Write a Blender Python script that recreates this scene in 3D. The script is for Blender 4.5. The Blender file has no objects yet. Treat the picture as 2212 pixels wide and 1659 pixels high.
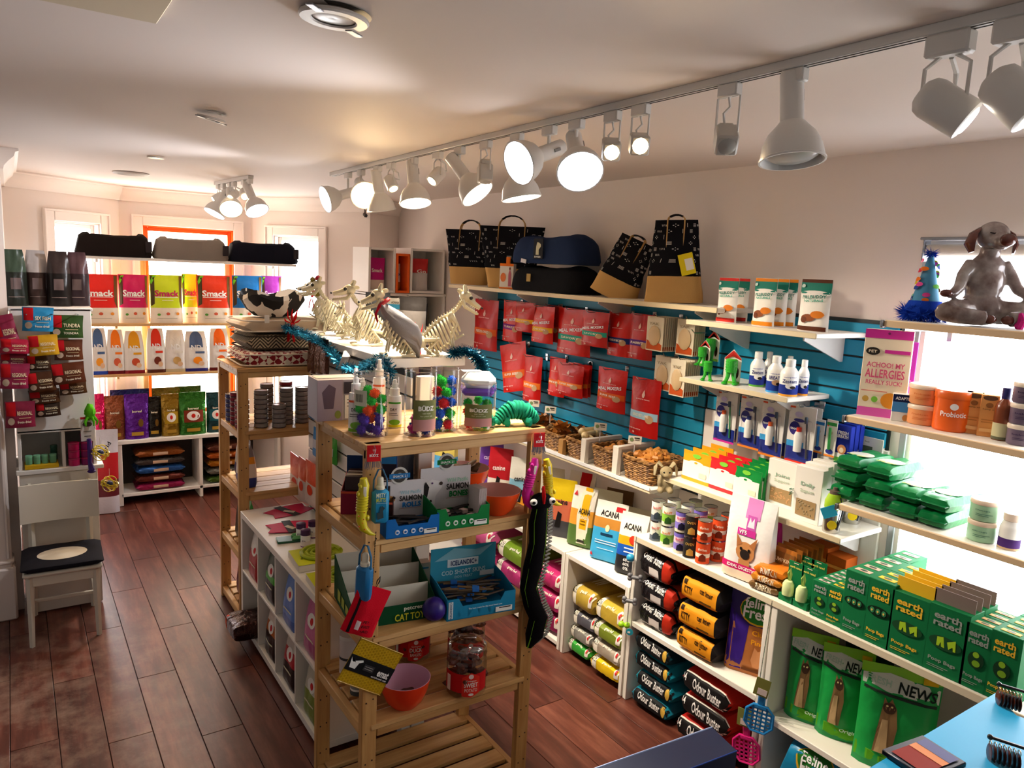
import bpy, math, random
from mathutils import Vector, Matrix, noise
SC = bpy.context.scene
COL = SC.collection
R = math.radians
rnd = random.Random(11)

# ---------------------------------------------------------------- camera
H = 2.3
FPX = 1603.03
def _basis(yaw, pit, roll):
    cy, sy, cp, sp, cr, sr = math.cos(yaw), math.sin(yaw), math.cos(pit), math.sin(pit), math.cos(roll), math.sin(roll)
    f = Vector((sy*cp, cy*cp, -sp)); r = Vector((cy, -sy, 0)); u = r.cross(f)
    return cr*r + sr*u, -sr*r + cr*u, f
CR, CU, CF = _basis(R(34.1817), R(8.83504), R(2.68045))
CO = Vector((0, 0, H))
cam = bpy.data.objects.new('camera', bpy.data.cameras.new('camera'))
cam.data.sensor_width = 36; cam.data.lens = 36*FPX/2212; cam.data.clip_start = .02
cam.matrix_world = Matrix.Translation(CO) @ Matrix((CR, CU, -CF)).transposed().to_4x4()
COL.objects.link(cam); SC.camera = cam

# ---------------------------------------------------------------- world and exposure
wd = bpy.data.worlds.new('world'); SC.world = wd; wd.use_nodes = True
bg = wd.node_tree.nodes['Background']; bg.inputs[0].default_value = (1, .96, .93, 1); bg.inputs[1].default_value = .15
vs = SC.view_settings
vs.view_transform = 'Standard'; vs.look = 'None'; vs.gamma = 1; vs.use_curve_mapping = False; vs.exposure = 0.3

# ---------------------------------------------------------------- measuring: pixels of the photograph to points on real planes
def ray(x, y):
    return CR*((x-1106)/FPX) - CU*((y-829.5)/FPX) + CF
def on(ax, v, x, y):
    d = ray(x, y); return CO + d*((v-CO[ax])/d[ax])
def onp(P, n, x, y):
    d = ray(x, y); return CO + d*((P-CO).dot(n)/d.dot(n))
def facing(rz):
    return Vector((math.sin(rz), -math.cos(rz), 0))
def fit(z, x0, x1, yt, yb, rz=0.0, xb=None):
    """a thing standing on height z: front-bottom centre, width and height"""
    xm = (x0+x1)/2 if xb is None else xb
    B = on(2, z, xm, yb); n = facing(rz)
    return _wh(B, n, x0, x1, yt, yb, xm)
def fith(ax, v, x0, x1, yt, yb, rz=0.0):
    """a thing hanging in the plane axis=v: bottom centre, width, height"""
    xm = (x0+x1)/2; B = on(ax, v, xm, yb)
    return _wh(B, facing(rz), x0, x1, yt, yb, xm)
def _wh(B, n, x0, x1, yt, yb, xm):
    ym = (yt+yb)/2
    a, b, t = onp(B, n, x0, ym), onp(B, n, x1, ym), onp(B, n, xm, yt)
    return B, (a-b).length, (t-B).length

# ---------------------------------------------------------------- materials
MATS = {}
def lin(c):
    if isinstance(c, str):
        c = c.lstrip('#'); c = [int(c[i:i+2], 16)/255 for i in (0, 2, 4)]
        return tuple((x/12.92 if x <= .04045 else ((x+.055)/1.055)**2.4) for x in c)
    return tuple(c)[:3]
def _new(key):
    m = bpy.data.materials.new(key[:60]); m.use_nodes = True
    nt = m.node_tree; return m, nt, nt.nodes['Principled BSDF']
def _bump(nt, b, src, strength, dist=.01):
    bp = nt.nodes.new('ShaderNodeBump'); bp.inputs['Strength'].default_value = strength; bp.inputs['Distance'].default_value = dist
    nt.links.new(src, bp.inputs['Height']); nt.links.new(bp.outputs[0], b.inputs['Normal'])
def _noise(nt, scale, detail=4, co='Object', rough=.5, vec=None):
    tc = nt.nodes.new('ShaderNodeTexCoord'); n = nt.nodes.new('ShaderNodeTexNoise')
    n.inputs['Scale'].default_value = scale; n.inputs['Detail'].default_value = detail; n.inputs['Roughness'].default_value = rough
    src = tc.outputs[co]
    if vec:
        mp = nt.nodes.new('ShaderNodeMapping'); mp.inputs['Scale'].default_value = vec; nt.links.new(src, mp.inputs[0]); src = mp.outputs[0]
    nt.links.new(src, n.inputs['Vector']); return n
def _ramp(nt, src, stops, const=False):
    r = nt.nodes.new('ShaderNodeValToRGB'); e = r.color_ramp.elements
    if const: r.color_ramp.interpolation = 'CONSTANT'
    while len(e) > 1: e.remove(e[-1])
    for i, (p, c) in enumerate(stops):
        q = e[0] if i == 0 else e.new(p)
        q.position = p; q.color = (*lin(c), 1)
    nt.links.new(src, r.inputs[0]); return r
def mat(c, kind='plain', rough=None, metal=0.0, emit=0.0):
    key = f'{kind}_{c}_{rough}_{metal}_{emit}'
    if key in MATS: return MATS[key]
    m, nt, b = _new(key)
    rg = {'plain': .5, 'film': .32, 'foil': .22, 'paint': .4, 'fabric': .9, 'paper': .6, 'gloss': .15, 'rubber': .35}.get(kind, .5) if rough is None else rough
    b.inputs['Base Color'].default_value = (*lin(c), 1); b.inputs['Roughness'].default_value = rg; b.inputs['Metallic'].default_value = metal
    if emit:
        b.inputs['Emission Color'].default_value = (*lin(c), 1); b.inputs['Emission Strength'].default_value = emit
    b.inputs['Specular IOR Level'].default_value = {'film': .32, 'paper': .15, 'paint': .3, 'fabric': .1}.get(kind, .5)
    if kind == 'film': _bump(nt, b, _noise(nt, 16, 2).outputs[0], .35, .012)
    if kind == 'foil':
        b.inputs['Metallic'].default_value = .55
        _bump(nt, b, _noise(nt, 22, 3).outputs[0], .8, .02)
    if kind == 'fabric':
        _bump(nt, b, _noise(nt, 320, 2).outputs[0], .3, .004)
    if kind == 'rubber': _bump(nt, b, _noise(nt, 90, 2).outputs[0], .1, .004)
    MATS[key] = m; return m
def bands(stops, kind='film', axis=2, rough=None):
    """flat print in bands along the height of a package"""
    key = f'bands_{kind}_{axis}_{stops}'
    if key in MATS: return MATS[key]
    m, nt, b = _new(key)
    tc = nt.nodes.new('ShaderNodeTexCoord'); sx = nt.nodes.new('ShaderNodeSeparateXYZ')
    nt.links.new(tc.outputs['Generated'], sx.inputs[0])
    r = _ramp(nt, sx.outputs[axis], stops, True); nt.links.new(r.outputs[0], b.inputs['Base Color'])
    b.inputs['Roughness'].default_value = {'film': .32, 'foil': .22, 'paper': .6}.get(kind, .4) if rough is None else rough
    b.inputs['Specular IOR Level'].default_value = .3
    if kind == 'film': _bump(nt, b, _noise(nt, 16, 2).outputs[0], .35, .012)
    if kind == 'foil': b.inputs['Metallic'].default_value = .5; _bump(nt, b, _noise(nt, 22, 3).outputs[0], .8, .02)
    MATS[key] = m; return m
def glass(c='#ffffff', rough=.03, alpha=.03):
    key = f'glass_{c}_{rough}_{alpha}'
    if key in MATS: return MATS[key]
    m, nt, b = _new(key)
    tr = nt.nodes.new('ShaderNodeBsdfTransparent'); tr.inputs[0].default_value = (*[1-(1-x)*.25 for x in lin(c)], 1)
    gl = nt.nodes.new('ShaderNodeBsdfGlossy'); gl.inputs['Roughness'].default_value = rough
    lw = nt.nodes.new('ShaderNodeFresnel'); lw.inputs[0].default_value = 1.12
    ad = nt.nodes.new('ShaderNodeMath'); ad.operation = 'MULTIPLY_ADD'; ad.inputs[1].default_value = .6; ad.inputs[2].default_value = alpha; ad.use_clamp = True
    mx = nt.nodes.new('ShaderNodeMixShader'); nt.links.new(lw.outputs[0], ad.inputs[0]); nt.links.new(ad.outputs[0], mx.inputs[0])
    nt.links.new(tr.outputs[0], mx.inputs[1]); nt.links.new(gl.outputs[0], mx.inputs[2])
    nt.links.new(mx.outputs[0], nt.nodes['Material Output'].inputs[0]); nt.nodes.remove(b)
    MATS[key] = m; return m
def emitter(c, s):
    key = f'emit_{c}_{s}'
    if key in MATS: return MATS[key]
    m, nt, b = _new(key); nt.nodes.remove(b)
    e = nt.nodes.new('ShaderNodeEmission'); e.inputs[0].default_value = (*lin(c), 1); e.inputs[1].default_value = s
    nt.links.new(e.outputs[0], nt.nodes['Material Output'].inputs[0]); MATS[key] = m; return m
def wood(c1, c2, axis=2, key=None, rough=.55):
    key = key or f'wood_{c1}_{c2}_{axis}'
    if key in MATS: return MATS[key]
    m, nt, b = _new(key)
    v = [14, 14, 14]; v[axis] = 1.1
    n = _noise(nt, 1.6, 6, 'Object', .62, v)
    oi = nt.nodes.new('ShaderNodeObjectInfo'); n.noise_dimensions = '4D'
    mu = nt.nodes.new('ShaderNodeMath'); mu.operation = 'MULTIPLY'; mu.inputs[1].default_value = 17
    nt.links.new(oi.outputs['Random'], mu.inputs[0]); nt.links.new(mu.outputs[0], n.inputs['W'])
    r = _ramp(nt, n.outputs[0], [(.3, c1), (.68, c2)]); nt.links.new(r.outputs[0], b.inputs['Base Color'])
    b.inputs['Roughness'].default_value = rough; _bump(nt, b, n.outputs[0], .08, .004)
    MATS[key] = m; return m
WHITE = mat('#e9e4dc', 'paint', .45)
CREAM = mat('#e6dcc9', 'paint', .5)
CHROME = mat('#c9ccd0', 'plain', .18, 1.0)
DARKMET = mat('#26262a', 'plain', .35, .8)
CLEAR = glass()

# ---------------------------------------------------------------- mesh building
class MB:
    def __init__(s): s.v = []; s.f = []; s.m = []; s.cm = 0
    def add(s, V, F):
        o = len(s.v); s.v += [tuple(p) for p in V]; s.f += [tuple(i+o for i in q) for q in F]; s.m += [s.cm]*len(F); return s
    def box(s, c, d, b=0.0, rot=None):
        hx, hy, hz = d[0]/2, d[1]/2, d[2]/2
        if b <= 0:
            V = [(x*hx, y*hy, z*hz) for x in (-1, 1) for y in (-1, 1) for z in (-1, 1)]
            F = [(0,1,3,2), (4,6,7,5), (0,4,5,1), (2,3,7,6), (0,2,6,4), (1,5,7,3)]
        else:
            b = min(b, hx*.95, hy*.95, hz*.95); V = []; ix = {}
            for x in (-1, 1):
                for y in (-1, 1):
                    for z in (-1, 1):
                        for a in range(3):
                            q = [x*(hx-b), y*(hy-b), z*(hz-b)]; q[a] = (x*hx, y*hy, z*hz)[a]
                            ix[x, y, z, a] = len(V); V.append(tuple(q))
            F = []
            for sg in (-1, 1):
                F.append([ix[sg, y, z, 0] for y, z in ((-1,-1), (1,-1), (1,1), (-1,1))][::sg])
                F.append([ix[x, sg, z, 1] for x, z in ((-1,-1), (-1,1), (1,1), (1,-1))][::sg])
                F.append([ix[x, y, sg, 2] for x, y in ((-1,-1), (1,-1), (1,1), (-1,1))][::sg])
            for p in (-1, 1):
                for q in (-1, 1):
                    k = p*q
                    F.append([ix[p, q, -1, 0], ix[p, q, -1, 1], ix[p, q, 1, 1], ix[p, q, 1, 0]][::k])
                    F.append([ix[p, -1, q, 2], ix[p, -1, q, 0], ix[p, 1, q, 0], ix[p, 1, q, 2]][::k])
                    F.append([ix[-1, p, q, 1], ix[-1, p, q, 2], ix[1, p, q, 2], ix[1, p, q, 1]][::k])
            for x in (-1, 1):
                for y in (-1, 1):
                    for z in (-1, 1):
                        F.append([ix[x, y, z, a] for a in range(3)][::x*y*z])
        M = rot.to_3x3() if rot is not None else None
        V = [Vector(p) for p in V]
        if M: V = [M @ p for p in V]
        c = Vector(c); return s.add([p+c for p in V], F)
    def lathe(s, prof, n=20, c=(0,0,0), rot=None, a0=0, a1=360, cap=True):
        full = abs(a1-a0) >= 360; k = n if full else n+1; V = []; F = []
        for r, z in prof:
            for i in range(k):
                a = R(a0+(a1-a0)*i/n); V.append(Vector((r*math.cos(a), r*math.sin(a), z)))
        for j in range(len(prof)-1):
            for i in range(n):
                i2 = (i+1) % k
                F.append((j*k+i, j*k+i2, (j+1)*k+i2, (j+1)*k+i))
        if cap and full:
            if prof[0][0] > 1e-5: F.append(tuple(range(k))[::-1])
            if prof[-1][0] > 1e-5: F.append(tuple((len(prof)-1)*k+i for i in range(k)))
        if rot is not None: M = rot.to_3x3(); V = [M @ p for p in V]
        c = Vector(c); return s.add([p+c for p in V], F)
    def tube(s, pts, r, n=6, closed=False, cap=True, flat=1.0):
        P = [Vector(p) for p in pts]; m = len(P); V = []; F = []
        rr = r if isinstance(r, (list, tuple)) else [r]*m
        up = None
        for i in range(m):
            t = (P[(i+1) % m]-P[i-1]) if closed else (P[min(i+1, m-1)]-P[max(i-1, 0)])
            if t.length < 1e-9: t = Vector((0, 0, 1))
            t.normalize()
            if up is None:
                up = Vector((0, 0, 1)) if abs(t.z) < .9 else Vector((1, 0, 0))
            a = t.cross(up)
            if a.length < 1e-6: a = t.orthogonal()
            a.normalize(); up = a.cross(t).normalized()
            for k in range(n):
                g = 2*math.pi*k/n; V.append(P[i]+a*(rr[i]*math.cos(g))+up*(rr[i]*flat*math.sin(g)))
        for i in range(m if closed else m-1):
            j = (i+1) % m
            for k in range(n):
                k2 = (k+1) % n; F.append((i*n+k, i*n+k2, j*n+k2, j*n+k))
        if cap and not closed: F.append(tuple(range(n))[::-1]); F.append(tuple((m-1)*n+k for k in range(n)))
        return s.add(V, F)
    def ball(s, c, r, n=12, m=8, rot=None, jit=0.0, p=1.0):
        rx = r if isinstance(r, (list, tuple)) else (r, r, r); V = []; F = []
        for j in range(m+1):
            th = math.pi*j/m
            for i in range(n):
                ph = 2*math.pi*i/n
                q = (math.sin(th)*math.cos(ph), math.sin(th)*math.sin(ph), math.cos(th))
                if p != 1: q = tuple(math.copysign(abs(x)**p, x) for x in q)
                k = 1+jit*noise.noise(Vector(q)*2.3+Vector(c)*31)
                V.append(Vector((q[0]*rx[0]*k, q[1]*rx[1]*k, q[2]*rx[2]*k)))
        for j in range(m):
            for i in range(n):
                i2 = (i+1) % n; F.append((j*n+i, (j+1)*n+i, (j+1)*n+i2, j*n+i2))
        if rot is not None: M = rot.to_3x3(); V = [M @ q for q in V]
        c = Vector(c); return s.add([q+c for q in V], F)
    def prism(s, poly, z0, z1, plane='xy'):
        """extrude a polygon: 'xy' along z, 'xz' along y, 'yz' along x"""
        n = len(poly); V = []
        for z in (z0, z1):
            for a, b in poly: V.append({'xy': (a, b, z), 'xz': (a, z, b), 'yz': (z, a, b)}[plane])
        F = [tuple(range(n))[::-1], tuple(n+i for i in range(n))] + [(i, (i+1) % n, n+(i+1) % n, n+i) for i in range(n)]
        return s.add(V, F)
    def mesh(s, name, mats, smooth=True, ang=38):
        me = bpy.data.meshes.new(name); me.from_pydata(s.v, [], s.f)
        for m in (mats if isinstance(mats, (list, tuple)) else [mats]): me.materials.append(m)
        if any(s.m): me.polygons.foreach_set('material_index', s.m)
        if smooth:
            me.polygons.foreach_set('use_smooth', [True]*len(me.polygons)); me.update()
            me.set_sharp_from_angle(angle=R(ang))
        me.update(); return me
    def build(s, name, mats, parent=None, loc=(0,0,0), rot=None, smooth=True, ang=38):
        return ob(name, s.mesh(name, mats, smooth, ang), parent, loc, rot)
def ob(name, me, parent=None, loc=(0,0,0), rot=None):
    o = bpy.data.objects.new(name, me); COL.objects.link(o); o.parent = parent; o.location = loc
    if rot is not None: o.rotation_euler = rot if isinstance(rot, (tuple, list)) else (0, 0, rot)
    return o
def empty(name, loc=(0,0,0), rz=0.0):
    o = ob(name, None, None, loc, rz); o.empty_display_size = .05; return o
def tag(o, label, cat, group=None, kind=None):
    o['label'] = label; o['category'] = cat
    if group: o['group'] = group
    if kind: o['kind'] = kind
    return o
def struct(o): o['kind'] = 'structure'; return o
def copy_tree(o, parent=None):
    c = o.copy(); COL.objects.link(c)
    if parent is not None: c.parent = parent
    for ch in o.children:
        copy_tree(ch, c)
    return c
def rotm(ax, deg): return Matrix.Rotation(R(deg), 3, ax)
def align(d, ax='Z'):
    return Vector(d).to_track_quat(ax, 'Y').to_matrix()

# ---------------------------------------------------------------- flat print on packages
TXT = {}
def text_mesh(s, bold=0.0):
    k = (s, bold)
    if k not in TXT:
        cu = bpy.data.curves.new('lettering', 'FONT'); cu.body = s; cu.resolution_u = 2; cu.offset = bold; cu.align_x = 'CENTER'
        o = bpy.data.objects.new('lettering', cu); me = bpy.data.meshes.new_from_object(o)
        V = [tuple(v.co) for v in me.vertices]; F = [tuple(p.vertices) for p in me.polygons]
        bpy.data.objects.remove(o); bpy.data.meshes.remove(me)
        if not V: V = [(0,0,0), (1,0,0), (0,1,0)]; F = [(0,1,2)]
        x0, x1 = min(v[0] for v in V), max(v[0] for v in V); y0, y1 = min(v[1] for v in V), max(v[1] for v in V)
        TXT[k] = ([((v[0]-(x0+x1)/2), (v[1]-(y0+y1)/2)) for v in V], F, x1-x0, y1-y0)
    return TXT[k]
NAMES = {'r': 'print_panel', 'e': 'emblem', 't': 'lettering', 'p': 'picture'}
def art_mesh(S, w, h, a, layer):
    """one printed mark on a surface S(u, v) -> (point, normal); u -1..1 over width w, v 0..1 over height h"""
    kd = a[0]; off = .0016+.0006*layer; V = []; F = []
    if kd == 'r':
        _, u0, u1, v0, v1, c = a[:6]
        n, m = max(1, math.ceil(abs(u1-u0)*7)), max(1, math.ceil(abs(v1-v0)*22))
        for j in range(m+1):
            for i in range(n+1):
                p, q = S(u0+(u1-u0)*i/n, v0+(v1-v0)*j/m); V.append(p+q*off)
        F = [(j*(n+1)+i, j*(n+1)+i+1, (j+1)*(n+1)+i+1, (j+1)*(n+1)+i) for j in range(m) for i in range(n)]
    elif kd == 'e':
        _, cu, cv, ru, rv, c = a[:6]; n = 16; p, q = S(cu, cv); V.append(p+q*off)
        for k in (.5, 1):
            for i in range(n):
                g = 2*math.pi*i/n; p, q = S(cu+ru*k*math.cos(g), cv+rv*k*math.sin(g)); V.append(p+q*off)
        F = [(0, 1+i, 1+(i+1) % n) for i in range(n)] + [(1+i, 1+n+i, 1+n+(i+1) % n, 1+(i+1) % n) for i in range(n)]
    elif kd == 'p':
        _, pts, c = a[:3]
        cu = sum(x for x, _ in pts)/len(pts); cv = sum(y for _, y in pts)/len(pts)
        ed = [(a_[0]+(b_[0]-a_[0])*f/3, a_[1]+(b_[1]-a_[1])*f/3) for a_, b_ in zip(pts, pts[1:]+pts[:1]) for f in range(3)]; n = len(ed)
        for k in (.34, .67, 1):
            for u, v in ed: p, q = S(cu+(u-cu)*k, cv+(v-cv)*k); V.append(p+q*off)
        p, q = S(cu, cv); V.append(p+q*off)
        F = [(i, (i+1) % n, 3*n) for i in range(n)]+[(j*n+i, (j+1)*n+i, (j+1)*n+(i+1) % n, j*n+(i+1) % n) for j in (0, 1) for i in range(n)]
    else:
        _, s, cu, cv, hv, c = a[:6]; wu = a[6] if len(a) > 6 else None; ang = R(a[7]) if len(a) > 7 else 0
        T, F, tw, th = text_mesh(s, a[8] if len(a) > 8 else .02)
        ky = hv/th; kx = (wu/tw) if wu else ky*h/(w/2)
        ca, sa = math.cos(ang), math.sin(ang)
        for x, y in T:
            X, Y = x*kx*w/2, y*ky*h
            p, q = S(cu+(X*ca-Y*sa)/(w/2), cv+(X*sa+Y*ca)/h); V.append(p+q*(off+.0012))
    mb = MB(); mb.add(V, F); return mb
def printed(o, S, w, h, art):
    for i, a in enumerate(art):
        c = a[2] if a[0] == 'p' else a[5]
        mb = art_mesh(S, w, h, a, i)
        mb.build(NAMES[a[0]], mat(c, 'paper') if isinstance(c, (str, tuple)) else c, o, smooth=a[0] in 're')
def grid_S(G, nrm=Vector((0, -1, 0))):
    nv, nu = len(G)-1, len(G[0])-1
    def S(u, v):
        x = min(max((u+1)/2*nu, 0), nu-1e-6); y = min(max(v*nv, 0), nv-1e-6)
        i, j = int(x), int(y); a, b = x-i, y-j
        p = (G[j][i]*(1-a)+G[j][i+1]*a)*(1-b) + (G[j+1][i]*(1-a)+G[j+1][i+1]*a)*b
        n = (G[j][i+1]-G[j][i]).cross(G[j+1][i]-G[j][i])
        if n.length < 1e-12: n = nrm.copy()
        n.normalize()
        if n.dot(nrm) < 0: n = -n
        return p, n
    return S

# ---------------------------------------------------------------- packages
def pouch_mb(w, h, d, seed=0, box=False, top=.9, neck=0.0, wr=.004, fold=0.0):
    """standing bag: front towards -Y, base at z=0. box: flat sided gusset bag; neck: narrowing towards the top"""
    nu, nv = 10, 13; G = []; Bk = []
    for j in range(nv+1):
        v = j/nv; row = []; rowb = []
        t = max(0, 1-(v/top)**2.4)**.75 if v < top else 0
        t = d/2*(t*(.82+.18*min(1, v/.07))) + .0025
        wv = w/2*(1-neck*max(0, (v-.5)*2)**1.5)*(1-.035*math.sin(math.pi*min(1, v/top)))
        for i in range(nu+1):
            u = -1+2*i/nu
            L = (1-abs(u)**10)**.25 if box else max(0, 1-abs(u)**2.6)**.6
            if box and j < nv: L = max(L, .7)
            ws = wr*noise.noise(Vector((u*2.1+seed*7.3, v*4.2, seed*3.1)))*(1 if v < .95 else .4)*(1-abs(u)**4)
            z = h*v; y = -t*L+ws
            if fold and v > .82: y -= (v-.82)**1.3*fold*h; z = h*(.82+(v-.82)*.75)
            row.append(Vector((u*wv, y, z))); rowb.append(Vector((u*wv, t*L*.95+ws*.5 if not (fold and v > .82) else y+.004, z)))
        G.append(row); Bk.append(rowb)
    mb = MB(); k = nu+1
    V = [p for r in G for p in r]+[p for r in Bk for p in r]; o = k*(nv+1); F = []
    for j in range(nv):
        for i in range(nu):
            F.append((j*k+i, j*k+i+1, (j+1)*k+i+1, (j+1)*k+i)); F.append((o+j*k+i+1, o+j*k+i, o+(j+1)*k+i, o+(j+1)*k+i+1))
        F.append((o+j*k, j*k, (j+1)*k, o+(j+1)*k)); F.append((j*k+nu, o+j*k+nu, o+(j+1)*k+nu, (j+1)*k+nu))
    for i in range(nu):
        F.append((o+i, o+i+1, i+1, i)); F.append((nv*k+i, nv*k+i+1, o+nv*k+i+1, o+nv*k+i))
    mb.add(V, F); return mb, grid_S(G)
PCACHE = {}
def place(o, B, rz, d=0.0, tilt=0.0):
    o.location = B - facing(rz)*(d/2); o.rotation_euler = (tilt, 0, rz); return o
def pouch(name, B, rz, w, h, d, m, art, label, cat='bag', group=None, seed=0, tilt=0.0, roll=0.0, key=None, **k):
    mb, S = pouch_mb(w, h, d, seed, **k)
    o = mb.build(name, m); printed(o, S, w, h, art)
    place(o, B, rz, d, tilt); o.rotation_euler[1] = roll
    return tag(o, label, cat, group)
def carton_S(w, h, d):
    n = Vector((0, -1, 0))
    return lambda u, v: (Vector((u*w/2, -d/2, v*h)), n)
def carton(name, B, rz, w, h, d, m, art, label, cat='box', group=None, side=(), top=(), bev=.002, parent=None):
    mb = MB(); mb.box((0, 0, h/2), (w, d, h), bev); o = mb.build(name, m)
    printed(o, carton_S(w, h, d), w, h, art)
    if side: printed(o, lambda u, v: (Vector((-w/2, -u*d/2, v*h)), Vector((-1, 0, 0))), d, h, side)
    if top: printed(o, lambda u, v: (Vector((u*w/2, -d/2+v*d, h)), Vector((0, 0, 1))), w, d, top)
    place(o, B, rz, d)
    return tag(o, label, cat, group) if label else o
def cyl_S(r, h, a=80):
    def S(u, v):
        g = R(u*a); n = Vector((math.sin(g), -math.cos(g), 0)); return n*r+Vector((0, 0, v*h)), n
    return S
def sack_mb(w, l, t, seed=0, e=4.4, ends=.2, sag=.008):
    """bag lying flat: long side towards -Y, w along x, thickness t"""
    nu, na = 12, 20; G = []
    for i in range(nu+1):
        u = -1+2*i/nu; s = max(.04, (1-abs(u)**5)**ends); row = []
        for a in range(na):
            g = 2*math.pi*a/na; c, sn = math.cos(g), math.sin(g)
            y = -l/2*math.copysign(abs(c)**(2/e), c)*(.93+.07*s); z = t/2*math.copysign(abs(sn)**(2/e), sn)*s
            q = sag*noise.noise(Vector((u*3+seed*5, g*1.7, seed*2.3)))*s
            row.append(Vector((u*w/2, y+math.copysign(q, -c), z+t/2+(q if sn > 0 else 0))))
        G.append(row)
    mb = MB(); V = [p for r in G for p in r]; F = []
    for i in range(nu):
        for a in range(na):
            b = (a+1) % na; F.append((i*na+a, i*na+b, (i+1)*na+b, (i+1)*na+a))
    F.append(tuple(range(na))); F.append(tuple(nu*na+a for a in range(na))[::-1])
    mb.add(V, F)
    def S(u, v):      # v 0..1 the side facing -Y, 1..2 the upper face
        g = (-55+v*110) if v <= 1 else 55+(v-1)*80
        x = min(max((u+1)/2*nu, 0), nu-1e-6); i = int(x); fa = x-i
        y = (g % 360)/360*na; j = int(y) % na; fb = y-int(y); j2 = (j+1) % na
        p = (G[i][j]*(1-fb)+G[i][j2]*fb)*(1-fa)+(G[i+1][j]*(1-fb)+G[i+1][j2]*fb)*fa
        n = (G[i+1][j]-G[i][j]).cross(G[i][j2]-G[i][j]); n.normalize()
        c = Vector((0, 0, t/2)); 
        if n.dot(p-c) < 0: n = -n
        return p, n
    return mb, S
def sack(name, loc, rz, w, l, t, m, art, label, cat='bag', group=None, seed=0, tilt=(0, 0), **k):
    mb, S = sack_mb(w, l, t, seed, **k); o = mb.build(name, m); printed(o, S, w, t, art)
    o.location = loc; o.rotation_euler = (tilt[0], tilt[1], rz)
    return tag(o, label, cat, group)
def blob(name, mb, m, parent=None, vox=.006, loc=(0,0,0), rot=None, smooth=4):
    """several swellings grown into one continuous body"""
    o = mb.build(name, m, parent, loc, rot)
    md = o.modifiers.new('body', 'REMESH'); md.mode = 'VOXEL'; md.voxel_size = vox; md.use_smooth_shade = True
    if smooth:
        sm = o.modifiers.new('soft', 'SMOOTH'); sm.iterations = smooth; sm.factor = .5
    return o
ORD = ['first', 'second', 'third', 'fourth', 'fifth', 'sixth', 'seventh', 'eighth', 'ninth', 'tenth', 'eleventh', 'twelfth']
# ================================================================ THE ROOM
ZC, XW = 2.87, 3.15
WALLP = mat('#e8dcd3', 'paint', .7); CEILP = mat('#e0d4cb', 'paint', .75); TRIMP = mat('#f0e6de', 'paint', .5)
# floor: base and single planks along the aisle
def floor_mat():
    m, nt, b = _new('laminate')
    n = _noise(nt, 2.0, 8, 'Object', .65, (9, 1.2, 9)); n.noise_dimensions = '4D'
    oi = nt.nodes.new('ShaderNodeObjectInfo')
    mu = nt.nodes.new('ShaderNodeMath'); mu.operation = 'MULTIPLY'; mu.inputs[1].default_value = 31
    nt.links.new(oi.outputs['Random'], mu.inputs[0]); nt.links.new(mu.outputs[0], n.inputs['W'])
    r = _ramp(nt, n.outputs[0], [(.25, '#351810'), (.5, '#5c2e22'), (.75, '#84503f')])
    hs = nt.nodes.new('ShaderNodeHueSaturation'); mr = nt.nodes.new('ShaderNodeMapRange')
    mr.inputs[3].default_value = .75; mr.inputs[4].default_value = 1.25
    nt.links.new(oi.outputs['Random'], mr.inputs[0]); nt.links.new(mr.outputs[0], hs.inputs['Value']); nt.links.new(r.outputs[0], hs.inputs['Color'])
    # trodden-in dust in patches near the entrance
    g = nt.nodes.new('ShaderNodeNewGeometry'); d = nt.nodes.new('ShaderNodeTexNoise'); d.inputs['Scale'].default_value = 5; d.inputs['Detail'].default_value = 7
    d.inputs['Roughness'].default_value = .7
    nt.links.new(g.outputs['Position'], d.inputs['Vector'])
    sx = nt.nodes.new('ShaderNodeSeparateXYZ'); nt.links.new(g.outputs['Position'], sx.inputs[0])
    mx = nt.nodes.new('ShaderNodeMapRange'); mx.inputs[1].default_value = 1.0; mx.inputs[2].default_value = -.3; nt.links.new(sx.outputs[0], mx.inputs[0])
    my = nt.nodes.new('ShaderNodeMapRange'); my.inputs[1].default_value = 5.6; my.inputs[2].default_value = 4.6; nt.links.new(sx.outputs[1], my.inputs[0])
    m1 = nt.nodes.new('ShaderNodeMath'); m1.operation = 'MULTIPLY'; nt.links.new(mx.outputs[0], m1.inputs[0]); nt.links.new(my.outputs[0], m1.inputs[1])
    dr = nt.nodes.new('ShaderNodeMapRange'); dr.inputs[1].default_value = .44; dr.inputs[2].default_value = .66; nt.links.new(d.outputs[0], dr.inputs[0])
    m2 = nt.nodes.new('ShaderNodeMath'); m2.operation = 'MULTIPLY'; nt.links.new(m1.outputs[0], m2.inputs[0]); nt.links.new(dr.outputs[0], m2.inputs[1])
    m3 = nt.nodes.new('ShaderNodeMath'); m3.operation = 'MULTIPLY'; m3.inputs[1].default_value = .55; nt.links.new(m2.outputs[0], m3.inputs[0])
    mix = nt.nodes.new('ShaderNodeMix'); mix.data_type = 'RGBA'; mix.inputs[7].default_value = (*lin('#b39a86'), 1)
    nt.links.new(m3.outputs[0], mix.inputs[0]); nt.links.new(hs.outputs[0], mix.inputs[6]); nt.links.new(mix.outputs[2], b.inputs['Base Color'])
    b.inputs['Roughness'].default_value = .34; _bump(nt, b, n.outputs[0], .12, .004)
    return m
FLOORM = floor_mat()
fl = struct(MB().box((.5, 3.6, -.035), (5.4, 8.7, .05)).build('floor', mat('#1a0d09')))
PW, PL = .192, 1.22
pm = MB().box((0, 0, .0), (PW-.003, PL-.003, .02), .0015).mesh('plank', FLOORM)
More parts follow.
